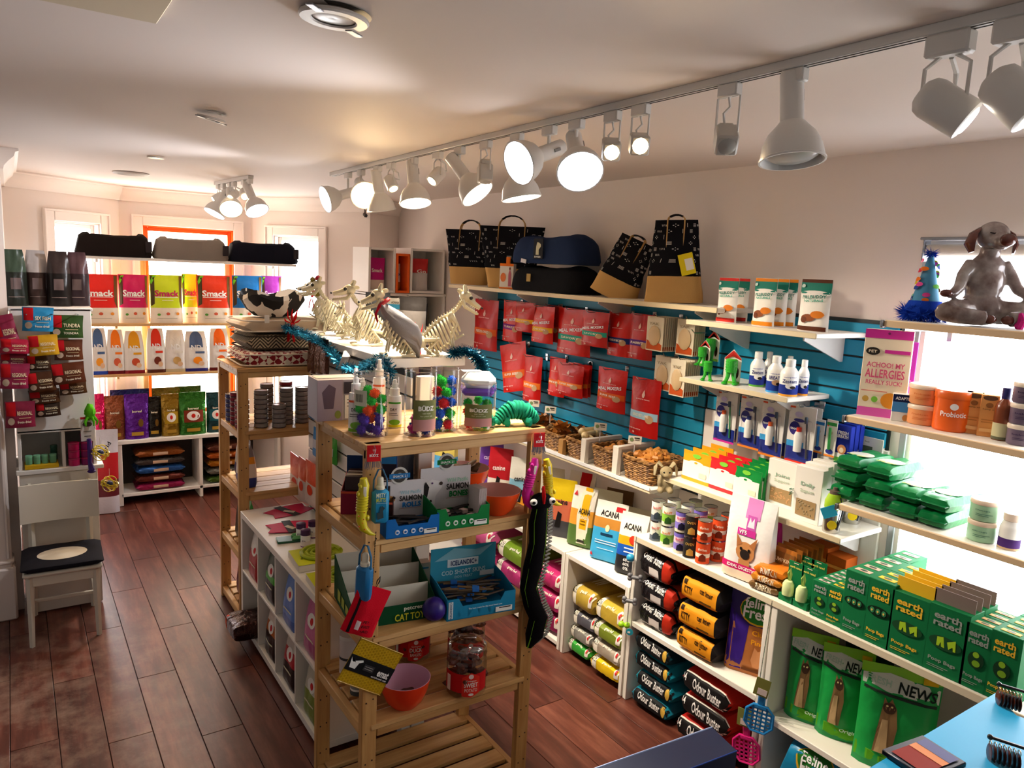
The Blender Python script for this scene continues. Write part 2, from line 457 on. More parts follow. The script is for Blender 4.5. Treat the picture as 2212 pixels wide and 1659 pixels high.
for i in range(22):
    x = -1.35+PW*i
    off = (i*.437) % 1*PL
    for j in range(6):
        y = 1.3+off+PL*j-PL*.5
        if y > 8: continue
        o = ob('plank', pm, fl, (x, y, -.0101), None); o.rotation_euler[2] = rnd.uniform(-.0004, .0004)
struct(MB().box((.5, 3.6, ZC+.05), (5.4, 8.7, .1)).build('ceiling', CEILP))
struct(MB().box((-.58, 1.36, ZC-.009), (1.82, 1.5, .018), .003).build('trim_1', mat('#cfc0a4', 'paint', .7)))

WIN = emitter('#ffffff', 12.0)
def wall_seg(name, A, Bp, hole=None, th=.14, z1=ZC):
    """upright wall from A to B (room on the side of -normal), with a hole (s0, s1, z0, z1)"""
    A, Bp = Vector((*A, 0)), Vector((*Bp, 0)); t = (Bp-A); L = t.length; t.normalize()
    rz = math.atan2(t.y, t.x); mb = MB()
    def bx(s0, s1, z0, z2):
        if s1-s0 > .001 and z2-z0 > .001: mb.box(((s0+s1)/2, th/2, (z0+z2)/2), (s1-s0, th, z2-z0))
    if hole:
        a, b, c, d = hole
        bx(0, a, 0, z1); bx(b, L, 0, z1); bx(a, b, 0, c); bx(a, b, d, z1)
    else: bx(0, L, 0, z1)
    return struct(mb.build(name, WALLP, None, A, rz, smooth=False)), A, t, rz, L
def seg_s(A, t, x, y):
    n = Vector((-t.y, t.x, 0)); p = onp(A, n, x, y); return (p-A).dot(t), p.z
nwin = 0
def window(A, t, rz, hole, frame_m, pane_m, trim=.085, depth=.09, inner=None, sash=True):
    """casing, reveal, sash and lit pane in a hole of a wall segment"""
    global nwin; nwin += 1
    a, b, c, d = hole; w = empty(f'window_{nwin}', A, rz); w['kind'] = 'structure'
    mb = MB()
    mb.box((a-trim/2, -.012, (c+d)/2), (trim, .024, d-c+2*trim), .006); mb.box((b+trim/2, -.012, (c+d)/2), (trim, .024, d-c+2*trim), .006)
    mb.box(((a+b)/2, -.012, d+trim/2), (b-a, .024, trim), .006); mb.box(((a+b)/2, -.02, c-.02), (b-a+.1, .05, .04), .006)
    mb.build('casing', TRIMP, w)
    mb = MB(); e = .012
    mb.box((a-trim, -.017, (c+d)/2), (.02, .034, d-c+2*trim+.02), .004); mb.box((b+trim, -.017, (c+d)/2), (.02, .034, d-c+2*trim+.02), .004)
    mb.box(((a+b)/2, -.017, d+trim), (b-a+2*trim, .034, .02), .004); mb.build('casing_bead', TRIMP, w)
    mb = MB()
    mb.box((a+e/2, depth/2, (c+d)/2), (e, depth, d-c)); mb.box((b-e/2, depth/2, (c+d)/2), (e, depth, d-c))
    mb.box(((a+b)/2, depth/2, d-e/2), (b-a, depth, e)); mb.build('reveal', frame_m, w)
    if sash:
        mb = MB(); k = .035
        for x in (a+e+k/2, b-e-k/2): mb.box((x, depth-.02, (c+d)/2), (k, .04, d-c-2*e), .004)
        for z in (d-e-k/2, (c+d)/2, c+k/2): mb.box(((a+b)/2, depth-.02, z), (b-a-2*e-2*k, .04, k), .004)
        mb.build('sash', inner or frame_m, w)
    MB().box(((a+b)/2, depth+.012, (c+d)/2), (b-a-2*e, .006, d-c-2*e)).build('pane', pane_m, w)
    return w
# bay with three facets, then the corner beside the long wall
PTS = [(-.02, 7.08), (.85, 7.72), (2.0, 7.66), (2.77, 6.52)]
def facet(name, A, Bp, px, frame_m, pane_m, **k):
    A3 = Vector((*A, 0)); t = (Vector((*Bp, 0))-A3).normalized()
    s0, z = seg_s(A3, t, px[0], px[2]); s1, z2 = seg_s(A3, t, px[1], px[3])
    hole = (s0, s1, .75, (z+z2)/2)
    _, A3, t, rz, L = wall_seg(name, A, Bp, hole)
    window(A3, t, rz, hole, frame_m, pane_m, **k)
ORANGE = mat('#f0621a', 'gloss', .3)
facet('wall_far', PTS[0], PTS[1], (114, 214, 476, 484), TRIMP, WIN)
facet('wall_bay', PTS[1], PTS[2], (308, 504, 488, 497), ORANGE, emitter('#fff0d8', 12.0), inner=ORANGE)
facet('wall_bay_side', PTS[2], PTS[3], (592, 690, 508, 512), TRIMP, WIN)
wall_seg('wall_corner', PTS[3], (XW+.02, 6.72))
# crown moulding along the bay and the short wall
def crown(name, A, Bp):
    A, Bp = Vector((*A, 0)), Vector((*Bp, 0)); t = Bp-A; L = t.length; rz = math.atan2(t.y, t.x)
    prof = [(0, ZC-.125), (-.018, ZC-.125), (-.022, ZC-.105), (-.045, ZC-.075), (-.075, ZC-.045), (-.082, ZC-.02), (-.1, ZC-.012), (-.1, ZC), (0, ZC)]
    struct(MB().prism(prof, -.03, L+.03, 'yz').build(name, TRIMP, None, A, rz))
for i in range(3): crown(f'trim_{i+2}', PTS[i], PTS[i+1])
crown('trim_5', PTS[3], (XW, 6.72))
struct(MB().box((-.09, 6.26, ZC/2), (.14, 1.7, ZC)).build('wall_left', WALLP, smooth=False))
crown('trim_6', (-.02, 5.5), (-.02, 7.08))
# pillar with plinth block at the opening
pil = struct(MB().box((-.2, 5.36, ZC/2), (.26, .16, ZC), .01).build('wall_pillar', TRIMP))
MB().box((-.2, 5.36, .17), (.29, .2, .34), .012).build('plinth_block', TRIMP, pil)
MB().box((-.2, 5.36, .375), (.28, .185, .05), .02).build('plinth_cap', TRIMP, pil)
MB().box((-.09, 5.272, 1.6), (.018, .016, 2.4), .005).build('bead', TRIMP, pil)
struct(MB().box((-1.2, 5.42, ZC/2), (1.9, .1, ZC)).build('wall_entry', WALLP, smooth=False))
# long wall with the big side window
HOLE = (.14, 1.62, .98, 2.475)
A = Vector((XW, 6.8, 0))
mb = MB()
def ybox(y0, y1, z0, z1): mb.box((XW+.07, (y0+y1)/2, (z0+z1)/2), (.14, y1-y0, z1-z0))
ybox(HOLE[1], 6.8, 0, ZC); ybox(-.6, HOLE[0], 0, ZC); ybox(HOLE[0], HOLE[1], 0, HOLE[2]); ybox(HOLE[0], HOLE[1], HOLE[3], ZC)
struct(mb.build('wall_right', WALLP, smooth=False))
w4 = empty('window_4', (XW, 0, 0)); w4['kind'] = 'structure'
mb = MB()
y0, y1, z0, z1 = HOLE
for y in (y0+.01, y1-.01): mb.box((.06, y, (z0+z1)/2), (.12, .02, z1-z0))
mb.box((.06, (y0+y1)/2, z1-.01), (.12, y1-y0, .02)); mb.box((.06, (y0+y1)/2, z0+.01), (.12, y1-y0, .02)); mb.build('reveal', TRIMP, w4)
mb = MB(); mb.box((.0, y1+.012, (z0+z1)/2), (.02, .03, z1-z0+.05), .004); mb.box((0, (y0+y1)/2, z1+.012), (.022, y1-y0+.05, .03), .004); mb.build('casing', mat('#b9bcc2', 'plain', .35, .6), w4)
MB().box((.115, (y0+y1)/2, (z0+z1)/2), (.006, y1-y0-.04, z1-z0-.04)).build('pane', emitter('#f7f8ff', 9.0), w4)
# ================================================================ SHELVES, RACKS, COUNTERS
PINE = wood('#a9753a', '#dcae6c', 2); PINEX = wood('#b07d42', '#e0b678', 0); PINEY = wood('#b07d42', '#dfb474', 1)
MELA = mat('#ece6da', 'paint', .4)
def bx(name, x0, x1, y0, y1, z0, z1, m, parent=None, b=.003, rot=None):
    return MB().box((0, 0, 0), (x1-x0, y1-y0, z1-z0), b).build(name, m, parent, ((x0+x1)/2, (y0+y1)/2, (z0+z1)/2), rot)
# ---- pine racks
def pine_rack(label, x0, x1, y0, y1, top, shelves, slatted):
    r = empty('pine_rack', ((x0+x1)/2, (y0+y1)/2, 0)); tag(r, label, 'rack', 'pine racks of the centre island')
    W, D = x1-x0, y1-y0; pw, pt = .062, .034
    for sx in (-1, 1):
        for sy in (-1, 1):
            mb = MB(); mb.box((0, 0, top/2), (pw, pt, top), .003)
            p = mb.build('post', PINE, r, (sx*(W/2-pw/2), sy*(D/2-pt/2), 0))
            hb = MB()
            for k in range(int(top/.13)):
                for hx in (-.014, .014): hb.lathe([(.0034, -.0008), (.0034, .0008)], 8, (hx, sy*-.0 - (pt/2+.0003), .1+.13*k+.01*(hx > 0)), rotm('X', 90))
            hb.build('peg_holes', mat('#2b1a0c'), p)['kind'] = 'stuff'
        for z in shelves+[top]:
            MB().box((0, 0, 0), (.03, D-2*pt, .045), .003).build('side_rail', PINEY, r, (sx*(W/2-.02), 0, z-.03))
    for k, z in enumerate(shelves+[top]):
        n = 5; sl = z in slatted; gap = .028 if sl else .004
        bw = (D+.01-gap*(n-1))/n
        for i in range(n):
            MB().box((0, 0, 0), (W-.075 if z != top else W+.01, bw, .022), .003).build('shelf_board', PINEX, r, (0, -D/2-.005+bw/2+i*(bw+gap), z-.011))
        MB().box((0, 0, 0), (W-.13 if z != top else W, .02, .035), .003).build('front_rail', PINEX, r, (0, -D/2+.012, z-.04))
    return r
RX0, RX1, RY0, RY1 = 1.045, 1.845, 2.46, 3.0
RZ = [.05, .52, .885, 1.275]; RTOP = 1.645
pine_rack('pine shelf rack nearest the viewer, with jars, bowls and treat boxes on it', RX0, RX1, RY0, RY1, RTOP, RZ, (.05, .52))
QX0, QX1, QY0, QY1 = 1.1, 1.9, 4.53, 5.05
QZ = [.08, .475, .865, 1.25]; QTOP = 1.635
pine_rack('pine shelf rack topped with folded pet beds, tins on its shelf', QX0, QX1, QY0, QY1, QTOP, QZ, (.08, .475))
# ---- white cube shelf between the racks
kx0, kx1, ky0, ky1 = 1.1, 1.485, 3.07, 4.5
k = empty('cube_shelf', ((kx0+kx1)/2, (ky0+ky1)/2, 0)); tag(k, 'low white cube shelf standing between the two pine racks', 'shelf')
def kb(name, y0, y1, z0, z1): MB().box((0, 0, 0), (kx1-kx0, y1-y0, z1-z0), .002).build(name, MELA, k, (0, (y0+y1)/2-(ky0+ky1)/2, (z0+z1)/2))
kb('top', ky0, ky1, .727, .765); kb('bottom', ky0, ky1, .03, .068); kb('side', ky0, ky0+.038, .068, .727); kb('side', ky1-.038, ky1, .068, .727)
cell = (ky1-ky0-.076)/4
kb('middle_shelf', ky0+.038, ky1-.038, .388, .404)
for i in range(1, 4):
    for z0, z1 in ((.068, .388), (.404, .727)): kb('divider', ky0+.038+cell*i-.008, ky0+.038+cell*i+.008, z0, z1)
MB().box((0, 0, 0), (.006, ky1-ky0-.02, .66), 0).build('back_panel', MELA, k, (.185, 0, .4))
for sy in (-1, 1): MB().box((0, 0, 0), (.3, .05, .03)).build('foot', mat('#202020'), k, (0, sy*.62, .015))
KTOP = .765
# ---- slatted spine of the island and the white table top that carries the skeleton dogs
sp = empty('island_slat_panel', (1.53, 3.765, 0)); tag(sp, 'white slatted display panel rising behind the cube shelf', 'display panel')
MB().box((0, 0, .95), (.012, 1.42, 1.72)).build('backing', mat('#17161a'), sp)
sm = MB().box((0, 0, 0), (.012, 1.42, .084), .003).mesh('slat', WHITE)
for i in range(18):
    for sx in (-1, 1): ob('slat', sm, sp, (sx*.012, 0, .14+.094*i))
for sy in (-1, 1):
    MB().box((0, 0, 0), (.075, .05, 1.79), .004).build('upright', WHITE, sp, (.05, sy*.72, .895))
    MB().box((0, 0, 0), (.05, .05, .5), .004).build('foot', WHITE, sp, (-.02, sy*.73, .0+.25))
tt = empty('island_table_top', (1.675, 3.89, 1.81)); tag(tt, 'white board on top of the island under the skeleton dogs', 'table top')
MB().box((0, 0, .02), (.41, 1.38, .042), .003).build('board', WHITE, tt)
MB().box((0, -.692, .02), (.41, .004, .044), .001).build('edge_strip', WHITE, tt)
TZ = 1.852
# ---- long wall: turquoise slat wall, plain backboard, shelves on brackets
TURQ = mat('#1d8fb4', 'paint', .38)
sw = empty('slat_wall', (XW, 3.9, 0)); tag(sw, 'turquoise slatted wall panel carrying hooks and shelves', 'slat wall')
MB().box((-.006, 0, 0), (.012, 2.4, 1.05)).build('backing', mat('#05181f'), sw, (0, 0, 1.62))
pit = .0775
def slats(yc, L, zs):
    me = MB().box((0, 0, 0), (.014, L, pit-.009), .003).mesh('slat', TURQ)
    for z in zs: ob('slat', me, sw, (-.018, yc-3.9, z))
slats(3.895, 2.35, [1.13+pit*i+pit/2 for i in range(13)])
slats(2.2, 1.0, [1.13+pit*i+pit/2 for i in range(6, 13)])
MB().box((-.006, 0, 0), (.012, 1.02, .56)).build('backing', mat('#05181f'), sw, (0, -1.7, 1.87))
bbd = bx('wall_backboard', XW-.02, XW-.002, 1.68, 2.715, .95, 1.592, WHITE); tag(bbd, 'plain white backboard below the turquoise slats behind the toothbrush packs', 'backboard')
cb = empty('wall_shelf', (XW-.03, 3.7, 2.16)); tag(cb, 'long white wall shelf with tote bags and navy pet bed', 'shelf')
MB().box((-.17, 0, -.012), (.34, 2.62, .024), .004).build('board', MELA, cb)
MB().box((-.342, 0, -.012), (.006, 2.62, .026), .002).build('edge_strip', mat('#d8c49a'), cb)
BRK = mat('#d9d6cf', 'plain', .3, .3)
def bracket(parent, y, L=.26):
    mb = MB(); mb.prism([(0, -.024), (-L, -.024), (-L, -.04), (-.02, -.14), (0, -.14)], y-.004, y+.004, 'xz')
    mb.build('bracket', BRK, parent)
for y in (-1.1, -.35, .5, 1.15): bracket(cb, y)
def wall_shelf(label, y0, y1, z, depth=.32, x=XW-.03, group=None):
    s = empty('wall_shelf', (x, (y0+y1)/2, z)); tag(s, label, 'shelf', group)
    MB().box((-depth/2, 0, -.011), (depth, y1-y0, .022), .003).build('board', MELA, s)
    MB().box((-depth-.002, 0, -.011), (.005, y1-y0, .024), .002).build('edge_strip', mat('#dccba6'), s)
    for y in (-(y1-y0)/2+.1, (y1-y0)/2-.1): bracket(s, y, depth-.06)
    return s
Z_P, Z_T, Z_G = 2.092, 1.795, 1.256
wall_shelf('white wall shelf under the upright treat pouches', 1.84, 2.56, Z_P, .36)
wall_shelf('white wall shelf carrying white bottles and green brush stands', 1.98, 2.62, Z_T, .31)
wall_shelf('white wall shelf carrying treat pouches, window boxes and steel flasks', 1.66, 2.72, Z_G, .31)
Z_B = 1.165
s = wall_shelf('long white shelf lined with wicker baskets', 2.745, 5.0, Z_B, .33)
MB().box((-.336, 0, .004), (.006, 2.255, .02), .001).build('price_rail', mat('#f2f2f2', 'gloss', .2), s)
# ---- counter and low units
XF = 2.682; Z_C = .935
ct = empty('counter_top', ((XF+XW)/2, 1.5, Z_C)); tag(ct, 'long white counter top with tins and green boxes along the wall', 'counter')
MB().box((0, 0, -.014), (XW-XF-.004, 2.46, .028), .003).build('board', MELA, ct)
MB().box((-(XW-XF)/2, 0, -.014), (.006, 2.46, .03), .002).build('edge_strip', mat('#ddd0b4'), ct)
def low_unit(label, y0, y1, ztop, shelves):
    u = empty('low_shelf_unit', ((XF+XW)/2, (y0+y1)/2, 0)); tag(u, label, 'shelf unit', 'low white units along the wall')
    w = XW-XF-.006
    for y in (y0+.014, y1-.014): MB().box((0, 0, 0), (w, .028, ztop), .003).build('side_panel', MELA, u, (0, y-(y0+y1)/2, ztop/2))
    for z in shelves: MB().box((0, 0, 0), (w-.004, y1-y0-.058, .028), .003).build('shelf', MELA, u, (0, 0, z-.014))
    MB().box((0, 0, 0), (.01, y1-y0-.06, ztop-.02)).build('back_panel', mat('#cfc8ba', 'paint', .6), u, (w/2-.008, 0, ztop/2))
    return u
Z_K, Z_N, Z_A = .46, .4, .635
low_unit('low white unit holding litter sacks beneath the tins', 1.87, 2.735, Z_C-.03, [Z_K])
low_unit('low white unit holding green litter bags beneath the green boxes', .3, 1.862, Z_C-.03, [Z_N, .06])
low_unit('low white unit with big kibble sacks stacked inside, beneath the upright kibble bags', 2.745, 3.30, Z_A, [Z_A])
low_unit('low white unit holding pink kibble sacks, farther along the wall', 3.308, 5.65, Z_A, [Z_A, .05])
# ---- shelves in front of the side window, on steel standards
STEEL = mat('#a8aab0', 'plain', .25, .9)
def win_shelf(label, z, y1, depth):
    s = empty('window_shelf', (XW-.02, (y1+.25)/2, z)); tag(s, label, 'shelf', 'shelves across the side window')
    L = y1-.25
    MB().box((-depth/2, 0, -.01), (depth, L, .02), .003).build('board', MELA, s)
    MB().box((-depth-.004, 0, -.014), (.008, L, .026), .003).build('edge_strip', mat('#e8c9a0', 'paint', .4), s)
    MB().box((-depth-.002, L/2+.006, -.016), (.03, .012, .03), .003).build('end_cap', STEEL, s)
    MB().box((-.002, L/2-.05, -.02), (.012, .022, .13), .003).build('wall_clip', STEEL, s)
    MB().box((-depth/2, L/2-.05, -.03), (depth*.8, .012, .02), .003).build('bracket', STEEL, s)
    return s
Z_W3, Z_W2, Z_W1 = 1.401, 1.786, 2.175
win_shelf('window shelf piled with green wipe packs', Z_W3, 1.69, .31)
win_shelf('window shelf lined with orange tubs and a tall pink card', Z_W2, 1.66, .38)
win_shelf('top window shelf carrying the dog statue and party hat', Z_W1, 1.54, .40)
# ---- bay: counter with cubby, and three shelves across the windows
FY = 7.3
cu = empty('bay_counter', (1.45, FY+.19, 0)); tag(cu, 'white counter in the window bay with foil sacks in its cubbies', 'counter')
MB().box((0, 0, .595), (1.5, .38, .035), .003).build('top', MELA, cu)
for x in (-.71, -.02, .72): MB().box((x, 0, .29), (.05 if x < -.5 else .03, .36, .575), .003).build('upright', MELA, cu)
MB().box((0, 0, .1), (1.4, .36, .03), .003).build('bottom_shelf', MELA, cu)
MB().box((0, .17, .3), (1.4, .012, .56)).build('back_panel', mat('#2a2622'), cu)
def bay_shelf(label, z, x0, x1, dep, m, Y=FY):
    s = empty('bay_shelf', ((x0+x1)/2, Y+dep/2+.01, z)); tag(s, label, 'shelf', 'shelves across the bay windows')
    MB().box((0, 0, -.012), (x1-x0, dep, .024), .003).build('board', m, s)
    for x in (-(x1-x0)/2+.2, (x1-x0)/2-.2): MB().box((x, .02, -.035), (.02, dep*.7, .03), .003).build('bracket', m, s)
    return s
Z_F1, Z_F2, Z_F3 = 1.215, 1.665, 2.245
bay_shelf('bay shelf carrying white and orange kibble bags', Z_F1, .56, 2.2, .2, PINEX)
bay_shelf('bay shelf carrying the brightly coloured square bags', Z_F2, .56, 2.25, .2, PINEX)
bay_shelf('topmost bay shelf carrying three pet beds', Z_F3, .4, 2.24, .2, WHITE, 6.98)
for i, x in enumerate((1.02, 1.76)):
    p = bx('shelf_post', x-.02, x+.02, FY+.31, FY+.35, .61, 2.22, PINE); tag(p, ['slim pine post behind the bay shelves by the red bags', 'slim pine post behind the bay shelves by the blue bag'][i], 'post', 'posts of the bay shelves')
# ---- corner bookcase with cubes on top
bk = empty('corner_bookcase', (2.78, 5.9, 0)); tag(bk, 'white bookcase in the far corner below the cube boxes', 'bookcase')
for x in (-.36, 0, .35): MB().box((x, 0, 1.02), (.02, .36, 2.04), .002).build('side_panel', WHITE, bk)
for z in (.4, .8, 1.2, 1.62, 2.04): MB().box((0, 0, z), (.74, .36, .022), .002).build('shelf', WHITE, bk)
MB().box((0, .175, 1.02), (.72, .01, 2.02)).build('back_panel', mat('#b9b0a4'), bk)
def cube(label, x0, x1, z0, z1, m):
    c = empty('display_cube', ((x0+x1)/2, 5.88, z0)); tag(c, label, 'cube shelf', 'cube boxes on the corner bookcase')
    w, h = x1-x0, z1-z0
    for sx in (-1, 1): MB().box((sx*(w/2-.01), 0, h/2), (.02, .34, h), .002).build('side', m, c)
    for z in (.01, h-.01): MB().box((0, 0, z), (w-.04, .34, .02), .002).build('panel', m, c)
    MB().box((0, .16, h/2), (w-.04, .008, h-.04)).build('back', m, c)
cube('white cube box holding a pink bag', 2.42, 2.66, 2.055, 2.42, WHITE)
cube('narrow orange cube box between the white cubes', 2.665, 2.79, 2.055, 2.38, ORANGE)
cube('white cube box holding a red and white bag, beside the tote bags', 2.795, 3.12, 2.055, 2.43, WHITE)
# ---- white display stand by the pillar
ds = empty('hook_display', (.2, 5.46, 0)); tag(ds, 'white display stand with hooks of freeze-dried packs behind the chair', 'display stand')
MB().box((0, -.14, 1.55), (.42, .04, .76), .004).build('hook_panel', WHITE, ds)
MB().box((0, .02, 1.925), (.44, .36, .02), .003).build('top_shelf', WHITE, ds)
MB().box((.01, .03, .925), (.47, .42, .025), .003).build('ledge', WHITE, ds)
MB().box((0, -.16, .46), (.42, .02, .9), .004).build('lower_panel', mat('#ddd5c8', 'paint'), ds)
for x in (-.2, .03, .2): MB().box((x, .02, 1.05), (.02 if x else .03, .34, .23), .003).build('cubby_side', WHITE, ds)
MB().box((0, .02, 1.175), (.42, .36, .02), .003).build('cubby_top', WHITE, ds)
MB().box((0, .2, .95), (.42, .02, 1.9)).build('back_panel', WHITE, ds)
MB().box((.2, .03, 1.0), (.02, .34, 1.86), .003).build('side_panel', WHITE, ds)
# ---- chair
ch = empty('wooden_chair', (.185, 5.03, 0), R(-2)); tag(ch, 'old white painted wooden chair with a dark seat pad', 'chair')
CP = mat('#e2dccb', 'paint', .45)
for sx in (-1, 1):
    MB().tube([(sx*.17, -.2, 0), (sx*.165, -.195, .42)], [.014, .021], 4).build('front_leg', CP, ch)
    MB().tube([(sx*.16, .24, 0), (sx*.155, .19, .42), (sx*.155, .2, .6), (sx*.16, .235, .86)], [.014, .019, .018, .014], 4).build('back_leg', CP, ch)
    MB().box((sx*.16, 0, .2), (.016, .4, .022), .004).build('stretcher', CP, ch)
MB().box((0, -.195, .395), (.31, .022, .06), .005).build('front_apron', CP, ch)
MB().box((0, .18, .395), (.29, .022, .06), .005).build('back_apron', CP, ch)
for sx in (-1, 1): MB().box((sx*.165, 0, .395), (.02, .36, .06), .005).build('side_apron', CP, ch)
MB().box((0, -.01, .2), (.31, .016, .022), .004).build('cross_stretcher', CP, ch)
mb = MB(); mb.box((0, -.01, .438), (.4, .43, .026), .01); mb.build('seat', CP, ch)
bo = MB(); 
pts = []
G = [[Vector((u*.21, .158+.022*(1-u*u)+.012*(v-.5), .63+.235*v)) for u in [-1+2*i/10 for i in range(11)]] for v in (0, .5, 1)]
VV = [p for r in G for p in r]+[p+Vector((0, .016, 0)) for r in G for p in r]; FF = []
for j in range(2):
    for i in range(10):
        FF.append((j*11+i, j*11+i+1, (j+1)*11+i+1, (j+1)*11+i)); FF.append((33+j*11+i+1, 33+j*11+i, 33+(j+1)*11+i, 33+(j+1)*11+i+1))
for i in range(10): FF.append((i+1, i, 33+i, 33+i+1)); FF.append((22+i, 22+i+1, 55+i+1, 55+i))
for j in range(2): FF.append((j*11, (j+1)*11, 33+(j+1)*11, 33+j*11)); FF.append(((j+1)*11+10, j*11+10, 33+j*11+10, 33+(j+1)*11+10))
bo.add(VV, FF); bo.build('backrest', CP, ch)
pad = sack_mb(.42, .39, .035, 3, 6, .12, .002)[0].build('seat_pad', mat('#1d1c22', 'fabric'), None, (.184, 4.995, .4535), R(-2))
tag(pad, 'black seat pad with a pale oval lying on the white chair', 'cushion')
mb = MB(); mb.lathe([(.001, .0352), (.8, .0352), (1, .0345)], 28, cap=False)
mb.v = [(x*.13, y*.1-.01, z+.0022) for x, y, z in mb.v]; mb.build('pale_oval', mat('#cfc4ae', 'fabric'), pad)
# ================================================================ TRACK LIGHTS
LAMPW = mat('#dedbd6', 'paint', .35); GREYM = mat('#8f8d8a', 'plain', .35, .5)
def lit(parent, loc, d, col, energy, size=.035, angle=100):
    l = bpy.data.lights.new('lamp', 'SPOT'); l.energy = energy; l.color = lin(col); l.shadow_soft_size = size; l.spot_size = R(angle); l.spot_blend = .7
    o = bpy.data.objects.new('lamp_light', l); COL.objects.link(o); o.parent = parent; o.location = loc
    o.rotation_euler = Vector(d).to_track_quat('-Z', 'Y').to_euler(); return o
def track(name, label, A, Bp, w=.035):
    A, Bp = Vector(A), Vector(Bp); t = Bp-A; rz = math.atan2(t.y, t.x)
    o = empty(name, ((A+Bp)/2).to_tuple(), rz); tag(o, label, 'track')
    L = t.length
    MB().box((0, 0, -.012), (L, w, .024), .002).build('rail', LAMPW, o)
    for s in (-1, 1): MB().box((0, s*.008, -.0245), (L-.02, .003, .002)).build('slot', mat('#55524e'), o)
    for s in (-1, 1): MB().box((s*(L/2+.008), 0, -.013), (.018, w+.004, .026), .002).build('end_cap', LAMPW, o)
    return o
TA, TB = Vector((1.80, 4.86, ZC)), Vector((1.70, .35, ZC))
track('light_track', 'long white ceiling track carrying a row of spotlights', TA, TB)
def track_pt(cx, cy, A=TA, Bp=TB):
    t = (Bp-A); n = Vector((t.y, -t.x, 0)).normalized(); p = onp(A, n, cx, cy); f = (p-A).dot(t)/t.length_squared
    return A+t*min(max(f, .01), .99)-Vector((0, 0, .024))
WARM, COOL, NEUT = '#ffd9a0', '#f3f6ff', '#fff0da'
def spot(kind, P, d, label, on_=None, energy=0, drop=.075, group='spotlights on the long ceiling track', reach=None):
    """kind bell | mini | square; hangs from P; d aims the head"""
    o = empty('track_spotlight', P); tag(o, label, 'spotlight', group); d = Vector(d).normalized(); q = align(d)
    MB().box((0, 0, -.018), (.03, .07, .036), .004).build('adapter', LAMPW, o)
    J = Vector((0, 0, -.036-drop))
    if kind == 'bell':
        MB().tube([(0, 0, -.03), J], .007, 8).build('stem', LAMPW, o)
        b = -d*.075
        mb = MB(); mb.lathe([(.0, -.075), (.026, -.075), (.03, -.07), (.03, .055), (.033, .06)], 18, J, q); mb.build('socket', LAMPW, o)
        MB().box(J+q@Vector((.031, 0, -.02)), (.006, .012, .03), 0, q).build('knuckle', GREYM, o)
        mb = MB(); mb.lathe([(.033, .055), (.042, .066), (.06, .085), (.075, .115), (.082, .15), (.085, .152), (.085, .157), (.08, .157), (.072, .118), (.056, .09), (.036, .072)], 26, J, q, cap=False)
        mb.build('shade', LAMPW, o)
        rb, zb = .071, .14
        prof = [(.03, .075), (.05, .095), (.068, .125), (rb, zb), (.05, .152), (.0, .156)]
    elif kind == 'mini':
        for s in (-1, 1): MB().tube([(0, s*.012, -.034), (0, s*.036, -.05), J+Vector((0, s*.036, 0))], .0035, 5).build('yoke_arm', LAMPW, o)
        mb = MB(); mb.lathe([(.0, -.04), (.02, -.04), (.03, -.032), (.033, -.02), (.033, .045), (.029, .047)], 18, J, q); mb.build('housing', LAMPW, o)
        MB().tube([Vector((.01, 0, -.035)), Vector((.05, .01, -.05)), Vector((.06, .015, -.085)), J+q@Vector((.0, .0, -.04))], .0045, 6).build('cable', LAMPW, o)
        prof = [(.028, .044), (.02, .05), (.0, .052)]
    else:
        for s in (-1, 1): MB().tube([(0, s*.012, -.034), (0, s*.04, -.036), J+Vector((0, s*.04, 0))], .0035, 5).build('yoke_arm', LAMPW, o)
        mb = MB(); mb.box(J+d*.015, (.062, .062, .075), .006, q); mb.box(J-d*.03, (.05, .05, .03), .008, q); mb.build('housing', mat('#bdb9b2', 'paint', .4), o)
        MB().tube([Vector((0, 0, -.035)), Vector((.012, .004, -.06)), Vector((-.006, .01, -.08)), J-d*.03], .004, 6).build('cable', LAMPW, o)
        prof = [(.026, .052), (.018, .057), (.0, .059)]
    mb = MB(); mb.lathe(prof, 20, J, q, cap=False)
    if on_:
        mb.build('bulb', emitter(on_, 14 if kind == 'bell' else 16), o)
        lit(o, J+d*(prof[-1][1]+.02), d, on_, energy, .05 if kind == 'bell' else .025, 92 if kind == 'bell' else 70)
    else: mb.build('bulb', mat('#a9a7a2', 'gloss', .2), o)
    return o
def cdir(a, b, c): return CR*a+CU*b+CF*c
